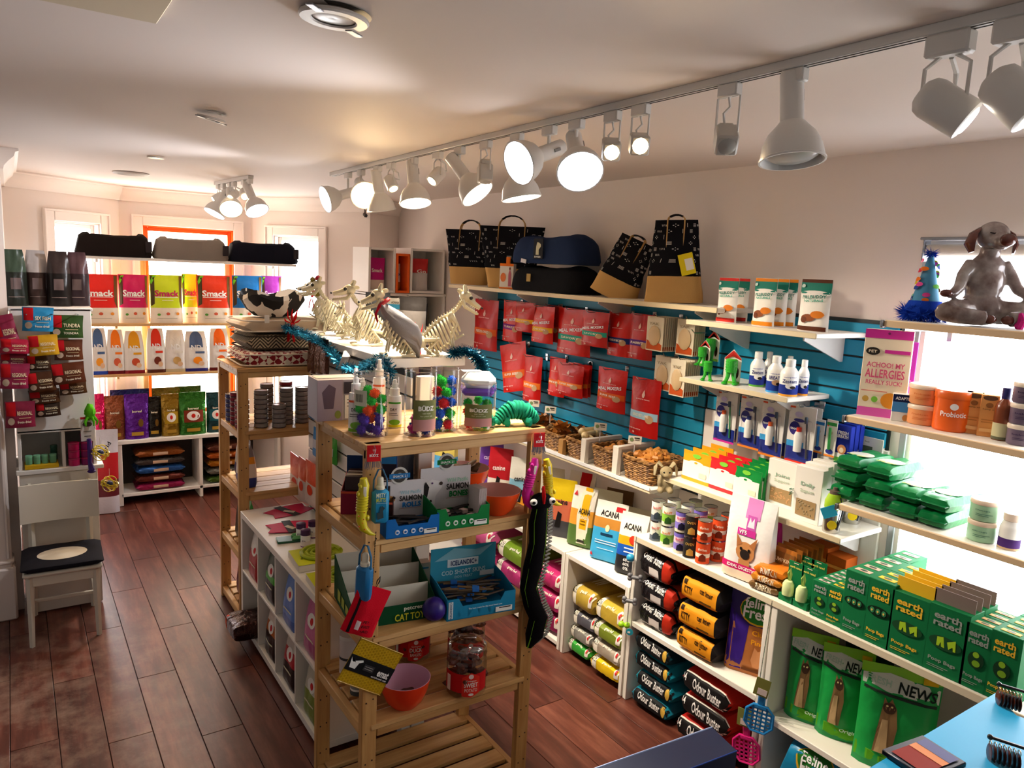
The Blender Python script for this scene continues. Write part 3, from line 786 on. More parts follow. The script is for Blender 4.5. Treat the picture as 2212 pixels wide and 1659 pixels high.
SPOTS = [  # connector pixel, kind, aim in view terms (sideways, up, away), lamp colour, watts, drop, description
 (752, 372, 'bell', (-.75, -.35, -.45), COOL, 90, .09, 'bell spotlight lit white, farthest end of the ceiling track'),
 (780, 368, 'bell', (.3, -.55, -.75), WARM, 70, .06, 'bell spotlight glowing warm, tilted forward over the skeleton dogs'),
 (816, 361, 'bell', (.1, -.9, .3), NEUT, 95, .06, 'bell spotlight partly hidden behind the warm glowing one'),
 (845, 352, 'mini', (.35, -.8, -.3), WARM, 14, .07, 'small round spotlight between two bell shades, glowing warm'),
 (893, 342, 'bell', (.1, -1, -.1), NEUT, 95, .05, 'bell spotlight hanging straight down, third shade along the track'),
 (946, 332, 'mini', (-.55, -.75, -.4), WARM, 14, .075, 'small round spotlight glowing yellow, aimed toward the bay'),
 (993, 322, 'bell', (.55, -.8, -.15), NEUT, 95, .06, 'bell spotlight swung out sideways with a bright rim'),
 (1050, 308, 'square', (.0, -1, -.05), None, 0, .09, 'square unlit spotlight above the tote bags'),
 (1117, 296, 'bell', (.15, -1, .1), NEUT, 95, .07, 'bell spotlight behind the big dazzling lamp'),
 (1187, 284, 'bell', (-.72, -.42, -.5), COOL, 110, .06, 'bell spotlight with the biggest dazzling white lamp, turned sideways'),
 (1246, 268, 'bell', (.05, -.75, -.62), COOL, 110, .06, 'bell spotlight dazzling white, aimed toward the viewer'),
 (1324, 250, 'square', (-.05, -.55, -.8), WARM, 30, .085, 'square spotlight glowing amber, first of the glowing pair'),
 (1385, 235, 'square', (-.05, -.45, -.85), WARM, 30, .085, 'square spotlight glowing amber, second of the glowing pair'),
 (1577, 190, 'square', (-.12, -.7, -.65), None, 0, .11, 'square unlit spotlight with a visible lens, between bare track and bell'),
 (1717, 158, 'bell', (0, -1, 0), None, 0, .045, 'unlit white bell spotlight hanging straight down'),
 (2055, 78, 'mini', (.62, -.6, -.3), NEUT, 70, .075, 'round spotlight aimed at the side window wall'),
 (2208, 40, 'mini', (.4, -.7, -.3), WARM, 70, .075, 'round spotlight cut by the edge of the picture'),
]
for cx, cy, kd, d, c, wt, dr, lb in SPOTS:
    o = spot(kd, track_pt(cx, cy), cdir(*d), lb, c, wt, dr)
    if cx > 2000: o.scale = (1.35, 1.35, 1.35)
T2A, T2B = Vector((1.40, 6.35, ZC)), Vector((1.46, 5.6, ZC))
track('light_track', 'short white ceiling track before the bay windows', T2A, T2B)
for f, kd, d, c, wt, lb in [
 (.05, 'mini', (-.7, -.5, -.3), NEUT, 8, 'small spotlight at the bay end of the short track'),
 (.2, 'bell', (-.35, -.85, -.2), COOL, 55, 'bell spotlight on the short track aimed at the coloured bags'),
 (.42, 'bell', (.25, -.8, -.55), WARM, 45, 'bell spotlight mid way along the short track showing its bulb'),
 (.54, 'mini', (-.3, -.6, -.6), WARM, 8, 'small glowing spotlight in the middle of the short track'),
 (.83, 'mini', (.3, -.6, -.6), WARM, 8, 'small glowing spotlight near the free end of the short track'),
 (.99, 'bell', (.4, -.85, -.2), COOL, 55, 'bell spotlight at the free end of the short track, lit white')]:
    spot(kd, T2A+(T2B-T2A)*f-Vector((0, 0, .024)), cdir(*d), lb, c, wt, .06, 'spotlights on the short track')
# recessed fittings
def downlight(px, r, label, lamp=None, dangling=0.0, clips=True):
    P = on(2, ZC, *px); o = empty('downlight', P); tag(o, label, 'downlight', 'recessed lights in the ceiling')
    o.rotation_euler = (R(dangling), R(dangling*.6), .3); z = -.012-abs(dangling)*.002
    MB().lathe([(r*.62, z+.004), (r*.66, z), (r*.95, z), (r, z+.004), (r*.98, z+.01), (r*.6, z+.01)], 28, cap=False).build('ring', mat('#d9d3cb', 'paint', .35), o)
    MB().lathe([(0, z+.006), (r*.5, z+.004), (r*.62, z+.006)], 24, cap=False).build('lens', emitter(lamp, 12) if lamp else mat('#bdb8b0', 'gloss', .25), o)
    MB().lathe([(r*1.05, .0005), (r*.7, .0005)], 28, cap=False).build('dark_gap', mat('#2a2622'), o)
    if clips:
        for a in (20, 205):
            MB().box((math.cos(R(a))*r*1.1, math.sin(R(a))*r*1.1, z), (.05, .02, .004), .001, rotm('Z', a)).build('spring_clip', mat('#8c8f94', 'plain', .3, .9), o)
    if lamp: lit(o, (0, 0, z-.01), (0, 0, -1), lamp, 18, .04, 120)
downlight((722, 28), .082, 'round ceiling downlight hanging loose by its metal clips, nearest the viewer', None, 3)
downlight((458, 243), .055, 'small ceiling downlight hanging half out of its hole', None, 9)
downlight((337, 338), .05, 'small lit ceiling downlight glowing orange near the bay', '#ffc98a', 0, False)
P = on(2, ZC, 283, 373); v = empty('ceiling_vent', P); tag(v, 'round flat vent cover on the ceiling near the bay', 'vent')
MB().lathe([(.12, 0), (.125, -.006), (.115, -.014), (.09, -.016)], 30, cap=False).build('rim', mat('#b3a9a0'), v)
MB().lathe([(.0, -.018), (.088, -.016), (.088, -.008)], 30, cap=False).build('disc', mat('#8d857e'), v)
c = MB(); c.tube([(0, 0, 0), (.0, -.02, -.02), (.0, -.02, -.05)], .006, 6); c.box((0, -.025, -.06), (.03, .05, .03), .006, rotm('X', 25))
o = c.build('wall_camera', mat('#2b2a2c'), None, Vector((2.72, 6.54, 2.78))); tag(o, 'tiny dark bracket high on the far corner wall', 'bracket')
# ================================================================ GOODS ON THE LONG WALL
FR = R(-90)
def hook(P, L=.2, label='bent wire hook on the turquoise slats holding red pouches', group='hooks on the slat wall', parent=None):
    mb = MB(); mb.box((-.002, 0, 0), (.006, .03, .05), .002)
    mb.tube([(0, 0, .005), (-L+.02, 0, .008), (-L, 0, .025)], .003, 6)
    o = mb.build('wire_hook', CHROME, None, (XW-.027, P.y, P.z)); return tag(o, label, 'hook', group)
RED, RED2 = '#d41c12', '#c2130f'
def meal_art(band, word='MEAL MIXERS', sub='', tc='#ffffff', y=.3):
    a = [('r', -.96, .96, y, y+.13, band), ('t', sub or 'SUPER BEEF', -.05, y+.065, .05, '#fff1d8', 1.1), ('e', .55, y+.02, .24, .07, '#c9a177')]
    if word: a += [('t', word, 0, y+.24, .075, tc, 1.6, 6)]
    a += [('p', [(-.1, .72), (.0, .8), (.1, .72), (.06, .67), (-.06, .67)], '#f2c9b8'), ('t', 'ground in nature', 0, .64, .025, '#ffe1d6', .9), ('t', 'ready to serve', -.35, .12, .03, '#ffe1d6', .9), ('e', -.4, .06, .07, .02, '#f0c0b0')]
    return a
HUNG = [  # x0, x1, top, bottom, distance from wall, band, word, sub, description, roll
 (1016, 1066, 647, 755, .10, '#e8641f', '', 'FREEZE-DRIED', 'tall red pouch with orange band hanging beside the skeleton dog', 0),
 (1078, 1120, 650, 738, .10, '#8a2a8c', 'MEAL MIXERS', 'TURKEY', 'red pouch with purple turkey band in the upper hanging row', 0),
 (1105, 1146, 653, 716, .17, '#f3b41b', '', 'CHICKEN', 'small red pouch with yellow band overlapping the turkey pouch', 0),
 (1140, 1187, 661, 740, .16, '#f3b41b', 'MEAL MIXERS', 'CHICKEN', 'red pouch with yellow band and slanted white lettering', 0),
 (1172, 1204, 660, 738, .08, '#e0541f', '', '', 'plain red pouch half hidden behind the yellow banded one', 0),
 (1194, 1266, 667, 766, .12, '#2aa58a', 'MEAL MIXERS', 'SAVORY', 'largest red pouch with teal savory band', 0),
 (1247, 1304, 673, 748, .18, '#2aa58a', 'MEAL MIXERS', 'SAVORY', 'smaller red pouch with teal band in front of the largest one', 0),
 (1303, 1353, 675, 769, .12, '#22306e', '', 'VENISON RECIPE', 'red pouch with navy venison band', 0),
 (1349, 1400, 678, 776, .12, '#5b2a86', '', 'RABBIT', 'red pouch with violet rabbit band', 0),
 (1080, 1136, 741, 846, .12, '#e8641f', '', 'SUPER BEEF', 'tall red pouch hanging askew in the lower row', -.22),
 (1122, 1160, 768, 867, .14, '#ee7a25', '', 'SUPER BEEF', 'narrow red pouch with orange band, second in the lower row', 0),
 (1177, 1211, 772, 855, .10, '#e8641f', '', 'BEEF', 'narrow red pouch with a dark hook across its front', 0),
 (1228, 1268, 786, 854, .08, '#e8641f', '', 'BEEF', 'small red pouch at the back of the triple bunch', 0),
 (1216, 1262, 786, 855, .13, '#ee7a25', '', 'BEEF', 'small red pouch in the middle of the triple bunch', 0),
 (1194, 1250, 786, 855, .19, '#f07d2e', '', 'SUPER BEEF', 'small wide red pouch at the front of the triple bunch', 0),
 (1280, 1342, 796, 888, .14, '#e8641f', 'MEAL MIXERS', 'SUPER BEEF', 'red pouch with white lettering alone in the lower row', 0),
 (1350, 1412, 817, 942, .14, '#a9d3e6', '', 'GRASS FED LAMB', 'longest red pouch with pale blue band, lowest on the slats', 0),
]
for i, (x0, x1, yt, yb, off, bd, wd_, sub, lb, ro) in enumerate(HUNG):
    X = XW-.03-off; B, w, h = fith(0, X, x0, x1, yt, yb, FR)
    pouch('treat_pouch', B, FR, w, h, min(.055, w*.45), mat(RED if i % 2 else RED2, 'film'), meal_art(bd, wd_, sub), lb, 'pouch', 'red pouches on the slat wall', i, roll=ro, top=.86)
    hook(B+Vector((0, 0, h-.012)), max(.1, off+.06))
# header cards in bunches
def card_mesh(w, h, m):
    mb = MB(); mb.box((0, 0, h/2), (w, .003, h), .001); return mb
def bunch(x0, x1, yt, yb, n, label, step=.016, dx=0.0):
    X = XW-.03-.05-step*n; B, w, h = fith(0, X, x0, x1, yt, yb, FR)
    for i in range(n):
        o = card_mesh(w, h, None).build('treat_card', mat('#efe2c6', 'paper'))
        S = carton_S(w, h, .003)
        if i == n-1:
            printed(o, S, w, h, [('r', -.5, .5, .38, .66, '#e8871e'), ('p', [(-.9, .04), (.9, .04), (.9, .2), (.2, .3), (-.3, .22), (-.9, .32)], '#c9541d'), ('t', 'YAK', -.1, .8, .08, '#b9a98a', 1.2), ('t', 'chew', 0, .5, .07, '#fff0d0', .6)])
        else: printed(o, S, w, h, [('r', -.95, .95, .03, .14, '#c9541d')])
        mb = MB(); mb.ball((0, -.006, h*.45), (w*.36, .008, h*.3), 8, 6); mb.build('chew', mat('#d9b98a'), o)
        o.location = B+Vector((step*(n-1-i), 0, 0)); o.rotation_euler = (0, 0, FR)
        tag(o, label+(', front card' if i == n-1 else ', behind the front'), 'card', 'orange and cream cards on the slat wall')
    hook(B+Vector((0, 0, h-.01)), .06+step*n, 'bent wire hook on the turquoise slats holding cream cards')
bunch(1394, 1430, 684, 758, 9, 'cream chew card in the thick bunch by the violet pouch')
bunch(1458, 1496, 690, 768, 6, 'cream chew card, upper bunch by the brush stands')
bunch(1411, 1446, 769, 843, 3, 'cream chew card in the thin lower bunch')
bunch(1444, 1476, 776, 856, 8, 'cream chew card in the thick lower bunch')
# ---- tote bags and beds on the long shelf
TAN = mat('#c49a5e', 'fabric'); BLK = mat('#131317', 'fabric')
def tote(B, rz, wt, wb, h, d, lean, roll, label, flat=0.0):
    """canvas tote: tan base, dark printed body, two handles"""
    o = empty('tote_bag', B, rz); o.rotation_euler = (lean, roll, rz); tag(o, label, 'tote bag', 'printed tote bags on the long shelf')
    def shell(z0, z1, m, name, open_=False):
        n, kz = 24, 7; G = []
        for j in range(kz+1):
            v = z0+(z1-z0)*j/kz; row = []
            w = wb+(wt-wb)*v; dd = d*(1-v)**.8*(1-flat*v)+.018
            for i in range(n):
                g = 2*math.pi*i/n; c, s = math.cos(g), math.sin(g); e = .55 if v < .5 else .8
                q = .006*noise.noise(Vector((c*2, s*2, v*5+wt*9)))
                row.append(Vector((w/2*math.copysign(abs(c)**e, c)+q, dd/2*math.copysign(abs(s)**e, s)+q, h*v)))
            G.append(row)
        mb = MB(); V = [p for r in G for p in r]
        F = [(j*n+i, j*n+(i+1) % n, (j+1)*n+(i+1) % n, (j+1)*n+i) for j in range(kz) for i in range(n)]
        if z0 == 0: F.append(tuple(range(n))[::-1])
        mb.add(V, F); mb.build(name, m, o)
        return G
    G = shell(0, .32, TAN, 'base_panel'); G2 = shell(.318, 1, BLK, 'body')
    fr = [[r[i] for i in (12, 13, 14, 15, 16, 17, 18, 19, 20, 21, 22, 23, 0)] for r in G2]; S = grid_S(fr)
    mk = MB(); rr = random.Random(int(wt*1e4)); W = (wt+wb)/2; Hh = h*.68
    for r_ in range(9):
        for c_ in range(7):
            u = -.86+c_*.287+(.14 if r_ % 2 else 0)+rr.uniform(-.03, .03); v = .06+r_*.105; k = (r_*3+c_) % 4
            if abs(u) > .93 or rr.random() < .3: continue
            def ln(du0, dv0, du1, dv1, t=.006):
                a0 = S(u+du0/W*2, v+dv0/Hh); a1 = S(u+du1/W*2, v+dv1/Hh); nrm = a0[1]*.003
                side = (a1[0]-a0[0]).cross(a0[1]).normalized()*t/2
                mk.add([a0[0]-side+nrm, a0[0]+side+nrm, a1[0]+side+nrm, a1[0]-side+nrm], [(0, 1, 2, 3)])
            if k == 0: ln(0, -.01, 0, .012, .0022)
            elif k == 1:
                for q in (-.009, -.003, .003, .009): ln(-.008, q*.8, .008, q*.8, .0016)
            elif k == 2:
                for q in (-.012, -.005, .002, .009): ln(q*.9, -.005, q*.9-.003, .005, .0018)
            else:
                for a, b in ((.008, 0), (-.008, 0), (0, .008), (0, -.008)): ln(a*.55, b*.55, a*1.1, b*1.1, .0035)
    mk.build('printed_marks', mat('#e6e1d6', 'paper'), o, smooth=False)['kind'] = 'stuff'
    for s in (-1, 1):
        y = s*.02; hw = wt*.2
        pts = [(-hw, y-(.012 if s < 0 else -.012), h*.62), (-hw, y*.8, h*1.0)]
        arc = [(-hw*math.cos(R(a)), y*.6, h+math.sin(R(a))*h*(.06 if roll else .17)) for a in range(20, 161, 20)]
        MB().tube(pts+arc[:2], .011, 6, flat=.3).build('handle_strap', TAN, o)
        MB().tube(arc[1:-1], .010, 6, flat=.5).build('handle_grip', mat('#1c1a1c', 'fabric'), o)
        MB().tube(arc[-2:]+[(hw, y*.8, h), (hw, y-(.012 if s < 0 else -.012), h*.62)], .011, 6, flat=.3).build('handle_strap', TAN, o)
    return o
Z_S = 2.162
def sy_(px, X): return on(0, X, px, 640).y
tote(Vector((2.98, sy_(1012, 2.98), Z_S)), R(-52), .42, .28, .42, .15, 0, 0, 'upright printed tote bag at the far end of the long shelf')
tote(Vector((2.95, sy_(1100, 2.95), Z_S)), R(-44), .47, .30, .43, .15, 0, 0, 'upright printed tote bag behind the small orange box')
tote(Vector((2.95, sy_(1322, 2.95), Z_S)), R(-62), .22, .27, .36, .17, R(-2), R(22), 'printed tote bag slumped against its neighbour on the long shelf', .2)
tt_ = tote(Vector((2.935, sy_(1455, 2.935), Z_S)), R(-52), .22, .30, .43, .17, 0, R(-2), 'tall printed tote bag with a yellow tag near the shelf end', .1)
mb = MB(); mb.box((.07, -.075, .2), (.075, .003, .11), .001, rotm('Y', -14)); o = mb.build('hang_tag', mat('#e9d21f', 'paper'), tt_)
MB().box((.082, -.078, .2), (.04, .002, .06), 0, rotm('Y', -14)).build('tag_label', mat('#f3f0e6', 'paper'), tt_)
o = carton('carrier_box', Vector((2.80, sy_(1092, 2.80), Z_S)), R(-55), .10, .17, .05, mat('#f4ede2', 'paper'), [('r', -1, 1, .9, 1, '#f07a24'), ('r', -1, 1, 0, .06, '#f07a24'), ('e', -.45, .45, .4, .18, '#f28a52'), ('p', [(.3, .1), (.75, .1), (.7, .6), (.5, .8), (.3, .6)], '#c06a7c'), ('e', .5, .8, .12, .06, '#7a4a36')], 'small white and orange carrier box before a tote bag')
MB().box((.0, 0, .19), (.03, .012, .05), .004).build('hang_tab', mat('#f07a24', 'paper'), o)
def soft_bed(name, w, l, t, c, dip=0.45, kind='fabric', m=None, rimr=.5):
    """rectangular bolster bed: raised rim round a low middle"""
    nu, nv = 18, 14; G = []; Bt = []
    for j in range(nv+1):
        v = -1+2*j/nv; row = []
        for i in range(nu+1):
            u = -1+2*i/nu; e = max(abs(u), abs(v)); r4 = (abs(u)**6+abs(v)**6)**(1/6)
            k = 1 if r4 <= 1 else 1/r4
            edge = max(0, 1-min(1, r4)**8)**.4
            z = t*(.55+.45*edge if e > .6 else (1-dip)+dip*max(0, (e-.35)/.25)**2 if e > .35 else 1-dip)
            z = min(z, t)*(1-.14*math.cos(u*math.pi)*math.cos(v*2)) * (edge*.75+.25) + .008*noise.noise(Vector((u*2, v*2, w*7)))
            row.append(Vector((u*k*w/2, v*k*l/2, z)))
        G.append(row)
    mb = MB(); k = nu+1
    V = [p for r in G for p in r]+[Vector((p.x*.97, p.y*.97, 0)) for r in G for p in r]; o = k*(nv+1); F = []
    for j in range(nv):
        for i in range(nu):
            F.append((j*k+i, j*k+i+1, (j+1)*k+i+1, (j+1)*k+i)); F.append((o+j*k+i+1, o+j*k+i, o+(j+1)*k+i, o+(j+1)*k+i+1))
    for i in range(nu): F.append((i+1, i, o+i, o+i+1)); F.append((nv*k+i, nv*k+i+1, o+nv*k+i+1, o+nv*k+i))
    for j in range(nv): F.append((j*k, (j+1)*k, o+(j+1)*k, o+j*k)); F.append(((j+1)*k+nu, j*k+nu, o+j*k+nu, o+(j+1)*k+nu))
    mb.add(V, F); return mb.build(name, m or mat(c, kind))
b1 = soft_bed('pet_bed', .62, .3, .16, '#17171a'); b1.location = (2.915, sy_(1200, 2.915), Z_S+.001); b1.rotation_euler[2] = R(-82); tag(b1, 'black pet bed lying under the navy one on the long shelf', 'pet bed', 'pet beds on the long shelf')
MB().box((-.1, -.152, .085), (.035, .006, .05), .001).build('cloth_label', mat('#b7995f', 'fabric'), b1)
b2 = soft_bed('pet_bed', .60, .29, .175, '#22304f'); b2.location = (2.915, sy_(1196, 2.915), Z_S+.178); b2.rotation_euler[2] = R(-82); tag(b2, 'navy pet bed lying on the black one on the long shelf', 'pet bed', 'pet beds on the long shelf')
t_ = MB().box((.0, -.158, .09), (.085, .004, .125), .001).build('swing_tag', mat('#15141a', 'paper'), b2)
printed(t_, lambda u, v: (Vector((u*.0425, -.16, .0275+v*.125)), Vector((0, -1, 0))), .085, .125, [('p', [(-.45, .2), (.2, .2), (.15, .45), (.6, .62), (.55, .72), (.2, .8), (-.2, .82), (-.4, .6)], '#cfcaa8'), ('t', 'BOWSERS', 0, .1, .09, '#e8e4d8', 1.3)])
MB().box((-.14, -.15, .012), (.05, .004, .025), .001, rotm('Y', 10)).build('cloth_label', mat('#d9d9de', 'fabric'), b2)
# ---- upright treat pouches on the short shelf
def pill(x0, x1, yt, yb, c, fr, lb, sd):
    B, w, h = fit(Z_P, x0, x1, yt, yb, FR)
    B.x = max(2.79, min(B.x, 3.05)); B.x = 2.93-(.09 if fr else 0)+(.05 if fr is None else 0)
    p = onp(Vector((B.x, 0, 0)), Vector((1, 0, 0)), (x0+x1)/2, yb); B = Vector((B.x, p.y, Z_P))
    _, w, h = _wh(B, facing(FR), x0, x1, yt, yb, (x0+x1)/2)
    art = [('r', -.97, .97, .93, .995, c), ('r', -.97, .97, .72, .93, '#1f7d6b'), ('e', 0, .72, .97, .06, '#f3efe6'), ('r', -.9, .9, 0.02, .1, c), ('t', 'PILLBUDDY', .05, .66, .06, '#1f7d6b', 1.5, 3), ('t', 'NATURALS', .05, .59, .05, '#2aa58a', 1.2, 3), ('e', -.15, .26, .45, .07, '#8a4a26'), ('e', -.4, .22, .2, .06, '#6b351a'), ('e', .4, .33, .4, .07, '#d97a1e'), ('e', -.75, .86, .12, .035, '#cfe6da')]
    pouch('treat_pouch', B, FR, w, h, .042, mat('#f0ece2', 'film'), art, lb, 'pouch', 'green and white treat pouches', sd, top=.88, wr=.002)
pill(1572, 1607, 601, 696, '#d5332a', None, 'white and green treat pouch with red edge, half hidden behind its twin', 1)
pill(1540, 1583, 600, 697, '#d5332a', True, 'white and green treat pouch with red edge, first on the short shelf', 2)
pill(1676, 1710, 603, 702, '#e8871e', None, 'white and green treat pouch with orange edge, rearmost of three', 3)
pill(1650, 1690, 602, 702, '#e8871e', False, 'white and green treat pouch with orange edge, middle of three', 4)
pill(1617, 1665, 601, 703, '#e8871e', True, 'white and green treat pouch with orange edge, front of three', 5)
pill(1715, 1782, 603, 712, '#5b2f1a', True, 'white and green treat pouch with brown edge standing alone', 6)
# ---- bottles and brush stands
def bottle(B, rz, r, h, label, band, edge, m='#f4f2ec', cap='#f6f4ee', capr=.5, caph=.18, group='white bottles on the wall shelf', neck=.72, art=None, name='bottle', S0=80):
    o = empty(name, B, rz); tag(o, label, 'bottle', group)
    hb = h*(1-caph)
    prof = [(0, 0), (r*.93, 0), (r, r*.1), (r, hb*neck), (r*.9, hb*(neck+.1)), (r*capr, hb*.97), (r*capr, hb)]
    MB().lathe(prof, 20).build('body', mat(m, 'gloss', .25), o)
    MB().lathe([(r*capr*1.02, hb*.985), (r*capr*1.08, hb), (r*capr*1.05, h*.99), (r*capr*.9, h), (0, h)], 16).build('cap', mat(cap, 'plain', .35), o)
    S = cyl_S(r*1.004, hb*neck, S0)
    lb = MB(); q = lambda v: hb*neck*v
    lb.lathe([(r*1.006, q(.12)), (r*1.006, q(.55))], 20, cap=False); 
    if band: lb.build('label_band', mat(band, 'paper'), o)
    if edge: MB().lathe([(r*1.008, q(.03)), (r*1.008, q(.12))], 20, cap=False).build('label_edge', mat(edge, 'paper'), o)
    printed(o, S, 2*r*S0/57.3, hb*neck, art or [])
    return o
def vet_art(word, pic): return [('t', word, 0, .72, .16, '#1c2a6e', 1.1), ('e', .1, .5, .4, .13, pic), ('t', 'vetoquinol', .0, .9, .07, '#3a4a9e', .9), ('e', .25, .45, .2, .07, '#2b2320')]
def wb(x0, x1, yt, yb, dx, lb, band, edge, word, pic):
    X = XW-.05-dx; p = on(0, X, (x0+x1)/2, yb); B = Vector((X, p.y, Z_T)); _, w, h = _wh(B, facing(FR), x0, x1, yt, yb, (x0+x1)/2)
    dep = (B-CO).dot(CF); r = (x1-x0)*dep/FPX/2; h = (yb-yt)*dep/FPX
    bottle(B, R(-50), r, h, lb, band, edge, art=vet_art(word, pic))
wb(1645, 1668, 762, 836, .07, 'white bottle at the back, behind the green edged one', '#23358c', '#5aa63a', 'Zestem', '#e8dcc0')
wb(1690, 1712, 765, 838, .07, 'white bottle at the back of the group, cap showing between others', '#23358c', '#f0b030', 'Zestem', '#e8dcc0')
wb(1617, 1648, 762, 838, .15, 'white bottle with a green bottom edge, first of the group', '#23358c', '#5aa63a', 'Zestem', '#f4f2ec')
wb(1720, 1744, 770, 848, .16, 'white bottle with an orange edge at the shelf end', '#23358c', '#f0a030', 'Zestem', '#f4f2ec')
wb(1654, 1689, 766, 846, .22, 'white bottle with a blue breath label', '#1f3f9e', '#4aa0e0', 'BREATH', '#c9a27a')
wb(1682, 1721, 771, 851, .24, 'white bottle with an orange edge, frontmost of the group', '#23358c', '#f0a030', 'Zestem', '#f4f2ec')
GRN = mat('#2fae2e', 'rubber')
def brush_stand(B, rz, k, label, card=True):
    o = empty('brush_stand', B, rz); tag(o, label, 'dog toy', 'green brush stands'); o.scale = (k, k, k)
    mb = MB()
    for s in (-1, 1):
        mb.tube([(s*.03, -.03, .008), (s*.026, -.012, .018), (s*.018, 0, .05), (s*.0165, 0, .105)], [.014, .012, .0135, .0155], 8)
        mb.ball((s*.032, -.025, .007), (.02, .03, .009), 8, 6)
    mb.lathe([(0, .07), (.034, .075), (.036, .1), (.036, .15), (.028, .157), (0, .158)], 16); mb.build('brush', GRN, o)
    bm = MB()
    for a in range(8):
        for zz in range(4): bm.ball((.036*math.sin(R(a*20-70)), -.036*math.cos(R(a*20-70)), .09+zz*.017), .003, 5, 4)
    bm.build('bristles', GRN, o)['kind'] = 'stuff'
    if card:
        c = MB(); c.prism([(-.052, 0), (.052, 0), (.052, .16), (0, .215), (-.052, .16)], .03, .034, 'xz'); c = c.build('backing_card', mat('#f1ece0', 'paper'), o)
        printed(c, lambda u, v: (Vector((u*.052, .03, v*.2)), Vector((0, -1, 0))), .104, .2, [('r', -.95, .95, .0, .08, '#7ac143'), ('e', -.45, .45, .42, .2, '#f8f8f4'), ('e', -.5, .5, .1, .06, '#1c1a1a'), ('e', .55, .35, .25, .18, '#3a2418'), ('p', [(-.98, .79), (0, 1.05), (.98, .79), (.9, .76), (0, .98), (-.9, .76)], '#d5332a')])
    return o
brush_stand(Vector((2.93, 2.545, Z_T+.085)), FR, .62, 'green brush stand on a card hooked behind the others').location = on(0, 2.95, 1515, 790)
o = brush_stand(Vector((2.95, 2.47, Z_T)), FR, .75, 'green brush stand on a card farther back on the slats'); o.location = on(0, 3.02, 1532, 780)
hook(Vector((0, on(0, 3.0, 1515, 730).y, on(0, 3.0, 1515, 722).z)), .2, 'bent wire hook holding the carded brush stands', 'hooks on the slat wall')
B = on(2, Z_T, 1527, 822); brush_stand(B, R(-60), .62, 'free standing green brush stand without a card', False)
B = on(2, Z_T, 1577, 830); brush_stand(B, R(-60), .78, 'green brush stand on a white house shaped card')
# ---- blister packs below
def blister(x0, x1, yt, yb, off, edge, tube, lb, wide=False, tall=0, i=0):
    X = XW-.03-off; B, w, h = fith(0, X, x0, x1, yt, yb, FR)
    o = card_mesh(w, h, None).build('toothbrush_pack', mat('#efece6', 'paper')); S = carton_S(w, h, .003)
    printed(o, S, w, h, [('r', -.97, .97, 0, .28, '#1f2f86'), ('r', -.97, .97, 0, .04, edge), ('r', -.97, .3, .28, .38, '#3aa0dc'), ('e', -.45, .6, .4, .12, '#2a2a7e'), ('t', 'tooth', -.45, .6, .05, '#ffffff', .6), ('r', -.9, -.5, .95, .98, '#e0542a'), ('e', -.2, .85, .3, .05, '#c9bfe0'), ('e', -.15, .75, .4, .03, '#3a3a8e')])
    mb = MB(); mb.lathe([(0, 0), (w*.13, .004), (w*.14, h*.3), (w*.1, h*.36), (0, h*.37)], 10); t = mb.build('paste_tube', mat('#f4f2ee', 'gloss', .2), o, (-w*.02, -.012, h*.2))
    MB().lathe([(w*.08, 0), (w*.08, h*.07), (0, h*.075)], 10).build('tube_cap', mat(tube, 'gloss', .3), o, (-w*.02, -.012, h*.565))
    MB().tube([(w*.3, -.008, h*.12), (w*.26, -.01, h*.5), (w*.22, -.012, h*.82)], .004, 6).build('brush_handle', mat('#2a8a4a' if i % 2 else '#4a4a52', 'gloss', .3), o)
    MB().box((w*.22, -.016, h*.78), (.012, .012, .03), .002).build('brush_head', mat('#3c4a5e'), o)
    sh = MB(); sh.box((0, -.012, h*.42), (w*.86, .022, h*.72), .008); sh.build('blister', CLEAR, o)
    o.location = B; o.rotation_euler = (0, 0, FR); tag(o, lb, 'pack', 'toothbrush packs on hooks')
    hook(B+Vector((0, 0, h-.01)), off+.05, 'bent wire hook on the wall holding toothbrush packs')
BL = [(1548, 1590, 846, 950, .06, '#c9309a', '#3a3a8e', 'toothbrush pack behind the first one in the row'), (1540, 1585, 845, 955, .12, '#c9309a', '#e8602a', 'toothbrush pack with pink bottom edge, first in the row'),
 (1592, 1640, 856, 968, .12, '#f0882a', '#1f2f86', 'toothbrush pack with a navy capped tube, second in the row'), (1648, 1694, 866, 984, .06, '#f0882a', '#5a5a5e', 'toothbrush pack hidden behind the third in the row'),
 (1637, 1686, 866, 986, .13, '#f0882a', '#e8602a', 'toothbrush pack with an orange capped tube, third in the row'), (1706, 1764, 876, 1000, .06, '#e03a22', '#d8321e', 'toothbrush pack with a red panel at the back of the last hook'),
 (1694, 1752, 876, 1001, .14, '#e03a22', '#d8321e', 'toothbrush pack with a red panel, front of the last hook')]
for i, (x0, x1, yt, yb, off, ed, tb, lb) in enumerate(BL): blister(x0, x1, yt, yb, off, ed, tb, lb, i=i)
